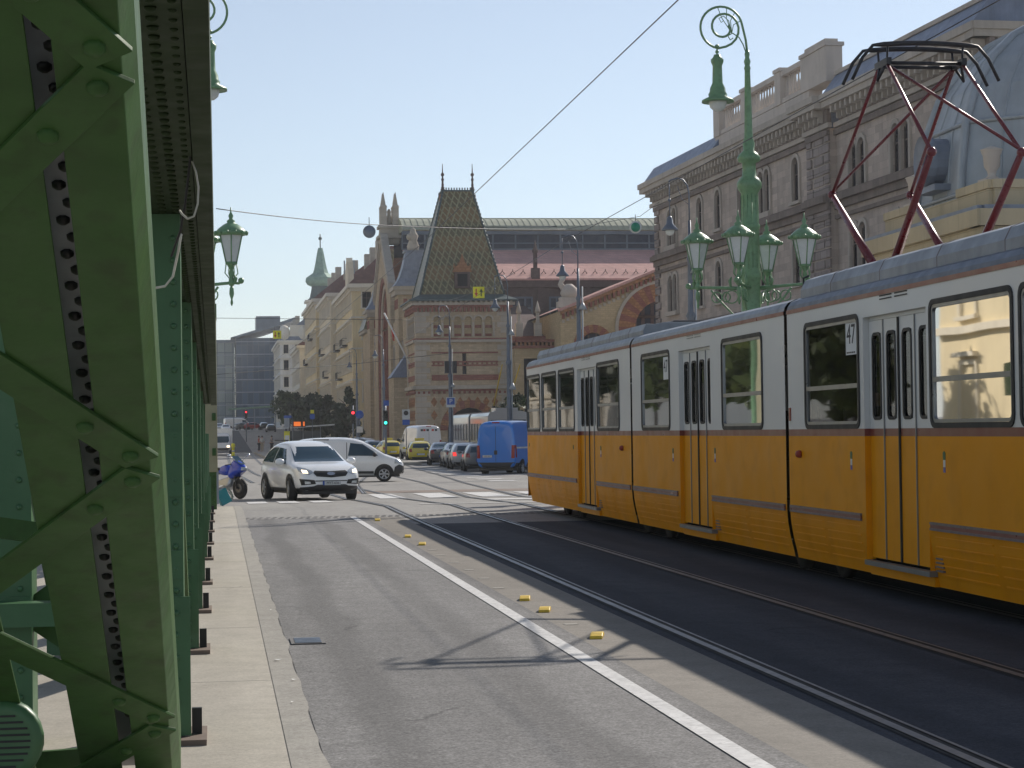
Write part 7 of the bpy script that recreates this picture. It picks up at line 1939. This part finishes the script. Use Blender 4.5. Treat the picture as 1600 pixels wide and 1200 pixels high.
post_lamp(15.15, 134, 'grey swan-neck lamp post carrying the blue parking sign', 9.9, p_sign)
def conduit(t, H):
    m = MB(); m.tube([(.16, -.05, 0), (.16, -.05, 8.2)], .04, 6); m.lathe([(.22, 4.3), (.06, 4.65)], 8, (.18, -.1, 0)); m.lathe([(.2, 7.2), (.05, 7.5)], 8, (.16, -.1, 0)); m.build('conduit', 'zinc_pale', t)
post_lamp(15.35, 108, 'grey swan-neck lamp post right of the tiled tower', 9.9, conduit)
post_lamp(15.45, 87, 'grey swan-neck lamp post in front of the cross wing gable', 10.0, conduit)
post_lamp(15.95, 68, 'grey swan-neck lamp post against the university corner', 10.1, conduit)
post_lamp(13.1, 195, 'farthest grey swan-neck lamp post before the yellow houses', 9.6)
post_lamp(13.65, 170, 'grey swan-neck lamp post in front of the hall portal', 9.7)
def flat_sign(t, mb_items):
    pass
def wire(name_label, pts, r=.012, sag=0, name='overhead_wire'):
    m = MB(); P = []
    for a, b in zip(pts, pts[1:]):
        a, b = Vector(a), Vector(b)
        for k in range(12): 
            f = k/12; q = a.lerp(b, f); q.z -= sag*4*f*(1-f); P.append(q)
    P.append(Vector(pts[-1])); m.tube(P, r, 5); o = m.build(name, 'dark_metal'); tag(o, name_label, 'wire', 'overhead tram wires'); return o
wire('overhead tram wire running down the middle of the empty near track', [(4.28, -6, 5.62), (4.28, 42, 5.55), (3.9, 75, 5.5), (2.2, 140, 5.5), (2.2, 300, 6.4)], .0065)
wire('overhead tram wire above the yellow tram, touching its pantograph', [(7.2, -6, 5.52), (7.2, 44, 5.52), (8.0, 80, 5.6), (8.2, 120, 5.6)], .0065)
wire('thin span wire from the left bridge lamp across to the lamp by the cross wing', [at(338, 326, 48), at(600, 352, 62), at(884, 358, 87)], .012, .05)
wire('thin wire sloping up to the university corner with the green disc', [at(884, 358, 87), at(1000, 338, 76), at(1030, 316, 69)], .010)
wire('faint span wire low across the street before the portal', [at(338, 585, 140), at(560, 568, 150), at(700, 552, 134)], .02)
wire('faint span wire at the height of the far yellow sign', [at(338, 497, 150), at(640, 500, 150)], .018)
wire('span wire between two lamp posts in front of the tower', [at(795, 440, 108), at(700, 470, 134)], .016)
wire('pair of feeder wires crossing before the hall roof', [at(640, 354, 110), at(790, 355, 108), at(870, 354, 87)], .018)
def disc(label, u, v, Y, r, rim, face):
    c = at(u, v, Y); t = thing('hanging_disc', label, 'round sign', c); m = MB(); R = Matrix.Rotation(R90, 3, 'X')
    m.lathe([(.001, -.01), (r, -.01), (r, .01), (.001, .01)], 24, (0, 0, 0), R); m.build('plate', rim, t); m = MB(); m.lathe([(.001, .012), (r*.76, .012), (r*.76, .016), (.001, .016)], 24, (0, 0, 0), R); m.build('face', face, t)
    m = MB(); m.tube([(0, 0, r), (0, 0, r+.25)], .012, 5); m.build('hanger', 'dark_metal', t)
disc('green disc with white rim hanging before the hall roof', 993, 355, 76, .235, 'plate_white', 'sign_green')
disc('plain grey disc hanging left of the hall pinnacles', 577, 362, 64, .2, 'zinc', 'zinc')
def lane_sign(label, u, v, Y, s):
    c = at(u, v, Y); t = thing('lane_sign', label, 'road sign', c); m = MB(); m.box((-s, -.02, -s), (s, .02, s)); m.build('board', 'sign_yellow', t, .01)
    for x, mt, d in ((-.45*s, 'sign_red', -1), (.42*s, 'leaf', 1)):
        m = MB(); w_ = .1*s
        pts = [(x-w_, -.65*s*d), (x-w_, .1*s*d), (x-.32*s, .1*s*d), (x, .68*s*d), (x+.32*s, .1*s*d), (x+w_, .1*s*d), (x+w_, -.65*s*d)]
        m.prism(pts, lambda p: (p[0], -.028, p[1]), lambda p: (p[0], -.0205, p[1])); m.build('arrow', mt, t)
    m = MB(); m.tube([(-s*.6, 0, s), (-s*.6, 0, s+.35)], .012, 5); m.tube([(s*.6, 0, s), (s*.6, 0, s+.35)], .012, 5); m.build('hanger', 'dark_metal', t)
lane_sign('yellow hanging sign with red and green arrows before the tiled tower', 748, 457, 106, .30)
lane_sign('yellow hanging lane sign far off above the grey palace', 433, 523, 150, .30)
# traffic lights and signs
def traffic_light(label, x, y, z, lit, face=1):
    t = thing('traffic_light', label, 'traffic light', (x, y, gz(y))); z -= gz(y)
    m = MB(); m.tube([(0, .12, 0), (0, .12, z+.6)], .06, 8); m.build('post', 'lamp_grey', t)
    m = MB(); m.box((-.17, -.12, z-.85), (.17, .08, z+.25)); h = m.build('housing', 'black', t, .02)
    for k, (nm, c) in enumerate((('red', 'sign_red'), ('amber', 'rust_brown'), ('green', 'sign_green'))):
        on = (lit == nm); zz = z-.0-.33*k
        m = MB(); m.lathe([(.001, .0), (.115, 0), (.115, .012), (.001, .014)], 16, (0, -.122, zz), Matrix.Rotation(R90, 3, 'X')); m.build('lamp', {'red': 'red_lit', 'green': 'green_lit'}[nm] if on else 'black', h)
        m = MB(); m.add([(-.13, -.12, zz+.02), (-.1, -.12, zz+.12), (0, -.12, zz+.15), (.1, -.12, zz+.12), (.13, -.12, zz+.02), (-.13, -.28, zz+.02), (-.1, -.28, zz+.12), (0, -.28, zz+.15), (.1, -.28, zz+.12), (.13, -.28, zz+.02)], [(0,1,6,5),(1,2,7,6),(2,3,8,7),(3,4,9,8)]); m.build('hood', 'black', h)
    return t
tl1 = traffic_light('traffic light showing red in front of the conifer', 10.75, 165, 3.2, 'red')
tl2 = traffic_light('traffic light showing green before the hall front', 12.15, 150, 2.95, 'green')
tl3 = traffic_light('small red traffic light above the teal canopy far off', 3.9, 290, 4.7, 'red')
def round_sign(label, x, y, z, r, mt, rim=None, cat='road sign'):
    t = thing('road_sign', label, cat, (x, y, gz(y))); z -= gz(y)
    m = MB(); m.tube([(0, .05, 0), (0, .05, z+r)], .035, 6); m.build('post', 'lamp_grey', t)
    m = MB(); m.lathe([(.001, 0), (r, 0), (r, .015), (.001, .015)], 20, (0, 0, z), Matrix.Rotation(R90, 3, 'X')); m.build('plate', mt, t)
    return t
t = round_sign('blue round sign right of the red traffic light', 11.35, 166, 3.05, .34, 'sign_blue')
m = MB(); m.box((-.25, -.03, 2.1), (.25, -.01, 2.6)); m.build('board', 'shirt_white', t)
def board(label, x, y, z, w_, h, mats, deco=None, cat='road sign', name='road_sign'):
    t = thing(name, label, cat, (x, y, gz(y))); z -= gz(y); m = MB(); m.tube([(0, .05, 0), (0, .05, z+h/2)], .035, 6); m.build('post', 'lamp_grey', t)
    m = MB(); m.box((-w_/2, -.02, z-h/2), (w_/2, .01, z+h/2)); m.build('board', mats, t)
    if deco: deco(t, z)
    return t
def deco1(t, z):
    m = MB(); m.lathe([(.12, 0), (.17, 0), (.17, .008), (.12, .008)], 18, (0, -.022, z+.1), Matrix.Rotation(R90, 3, 'X')); m.bar((-.11, -.026, z+.1-.05), (.11, -.026, z+.1+.05), .01, .04, (0, 0, 1)); m.build('symbol', 'ink', t)
    m = MB(); m.box((-.26, -.02, z-.75), (.26, .01, z-.38)); m.build('panel', 'sign_blue', t)
board('white square sign with black ring over a blue panel before the white van', 13.3, 146, 2.85, .55, .72, 'plate_white', deco1)
board('small blue square sign over the green traffic light', 12.3, 151, 3.75, .4, .4, 'sign_blue')
board('small yellow square sign over a blue panel among the dark trees', 9.3, 205, 3.75, .35, .35, 'sign_yellow', lambda t, z: (lambda m: (m.box((-.24, -.03, z-.75), (.24, .0, z-.25)), m.build('panel', 'sign_blue', t)))(MB()))
# tram stop: shelter, display, timetable
t = thing('tram_shelter', 'grey tram stop shelter with flat roof and glass back under the dark trees', 'shelter', (9.3, 212, gz(212)+.2))
m = MB(); m.add([(-2.9, -2, 2.42), (2.5, -2, 2.72), (2.5, 2, 2.72), (-2.9, 2, 2.42), (-2.9, -2, 2.56), (2.5, -2, 2.86), (2.5, 2, 2.86), (-2.9, 2, 2.56)], [(0,3,2,1),(4,5,6,7),(0,1,5,4),(1,2,6,5),(2,3,7,6),(3,0,4,7)]); m.build('roof', 'plate_white', t)
for x in (-2.4, -.6, 1.2):
    m = MB(); m.bar((x, 1.2, 0), (x, 1.2, 2.6), .1, .1, (0, 1, 0)); m.build('post', 'zinc', t)
m = MB(); m.box((-2.35, 1.22, .3), (1.15, 1.25, 2.2)); m.build('pane', 'pane_blue', t)
m = MB(); m.box((-2.0, .8, .42), (.8, 1.15, .48)); m.box((-1.8, .9, 0), (-1.7, 1.05, .42)); m.box((.5, .9, 0), (.6, 1.05, .42)); m.build('bench', 'wood', t)
t = thing('display_board', 'orange lit display board on a post at the tram stop', 'display', (7.75, 200, gz(200)+.2)); m = MB(); m.tube([(-.6, .05, 0), (-.6, .05, 3.6)], .05, 6); m.build('post', 'lamp_grey', t)
m = MB(); m.box((-.55, -.1, 2.55), (.65, .1, 3.15)); m.build('case', 'black', t); m = MB(); m.box((-.48, -.115, 2.64), (.2, -.101, 3.06)); m.box((.42, -.115, 2.64), (.58, -.101, 3.06)); m.build('screen', 'led_orange', t)
t = thing('timetable', 'yellow and white timetable below a pale blue board on a dark post', 'timetable', (6.65, 197, gz(197)+.2)); m = MB(); m.tube([(.12, .06, 0), (.12, .06, 3.9)], .07, 6); m.build('post', 'black', t)
m = MB(); m.m = 0; m.box((-.42, -.04, .95), (.12, .0, 2.15)); m.m = 1; m.box((-.36, -.046, 1.1), (.08, -.041, 1.75)); m.build('panel', ['sign_yellow', 'paper'], t)
m = MB(); m.m = 0; m.box((-.40, -.04, 2.5), (.1, 0, 3.4)); m.m = 1; m.box((-.42, -.045, 3.4), (.3, .01, 3.65)); m.build('head', ['zinc_pale', 'sign_blue'], t)
t = thing('bus_canopy', 'pale teal canopy roof across the far end of the street', 'canopy', (7, 398, gz(398)))
m = MB(); m.add([(-5, -2, 3.9), (5, -2, 4.4), (5, 3, 4.4), (-5, 3, 3.9), (-5, -2, 4.2), (5, -2, 4.75), (5, 3, 4.75), (-5, 3, 4.2)], [(0,3,2,1),(4,5,6,7),(0,1,5,4),(1,2,6,5),(2,3,7,6),(3,0,4,7)]); m.build('roof', 'copper', t)
for x in (-4, 0, 4):
    m = MB(); m.bar((x, 0, 0), (x, 0, 4.1+.03*x), .15, .15, (0, 1, 0)); m.build('post', 'zinc', t)
t = thing('road_bollard', 'small yellow bollard on the road beside the truck', 'bollard', (1.45, 205, gz(205))); m = MB(); m.lathe([(.2, 0), (.2, .08), (.15, .1), (.15, .85), (.2, .9), (.2, 1.15), (.1, 1.25)], 10); m.build('body', 'sign_yellow', t); m = MB(); m.lathe([(.155, .4), (.155, .55)], 10); m.build('band', 'plate_white', t)
# television aerial on the brown roof
t = thing('roof_aerial', 'grey aerial mast with panel antennas above the brown-red roof', 'aerial', at(546, 452, 300)); m = MB(); m.tube([(0, 0, -1.5), (0, 0, 4.2)], .09, 5); m.build('mast', 'zinc_pale', t)
for x in (-.7, .05, .7):
    m = MB(); m.box((x-.1, -.1, 2.3), (x+.1, .1, 4.2)); m.bar((0, 0, 3), (x, 0, 3), .06, .06); m.build('antenna', 'zinc_pale', t)
# ------------------------------------------------------------------ the hazy air over the square
m = MB(); m.box((-905, -205, -2.2), (905, 2505, 64)); hz = m.build('haze', 'black'); hz.data.materials.clear()
hm = bpy.data.materials.new('haze'); hm.use_nodes = True; t = hm.node_tree; t.nodes.remove(t.nodes['Principled BSDF'])
pvn = t.nodes.new('ShaderNodeVolumePrincipled'); pvn.inputs['Density'].default_value = .00026; pvn.inputs['Color'].default_value = (.93, .96, 1.0, 1); pvn.inputs['Anisotropy'].default_value = .35
t.links.new(pvn.outputs[0], t.nodes['Material Output'].inputs['Volume']); hz.data.materials.append(hm); hz['kind'] = 'stuff'
SC.cycles.volume_bounces = 0
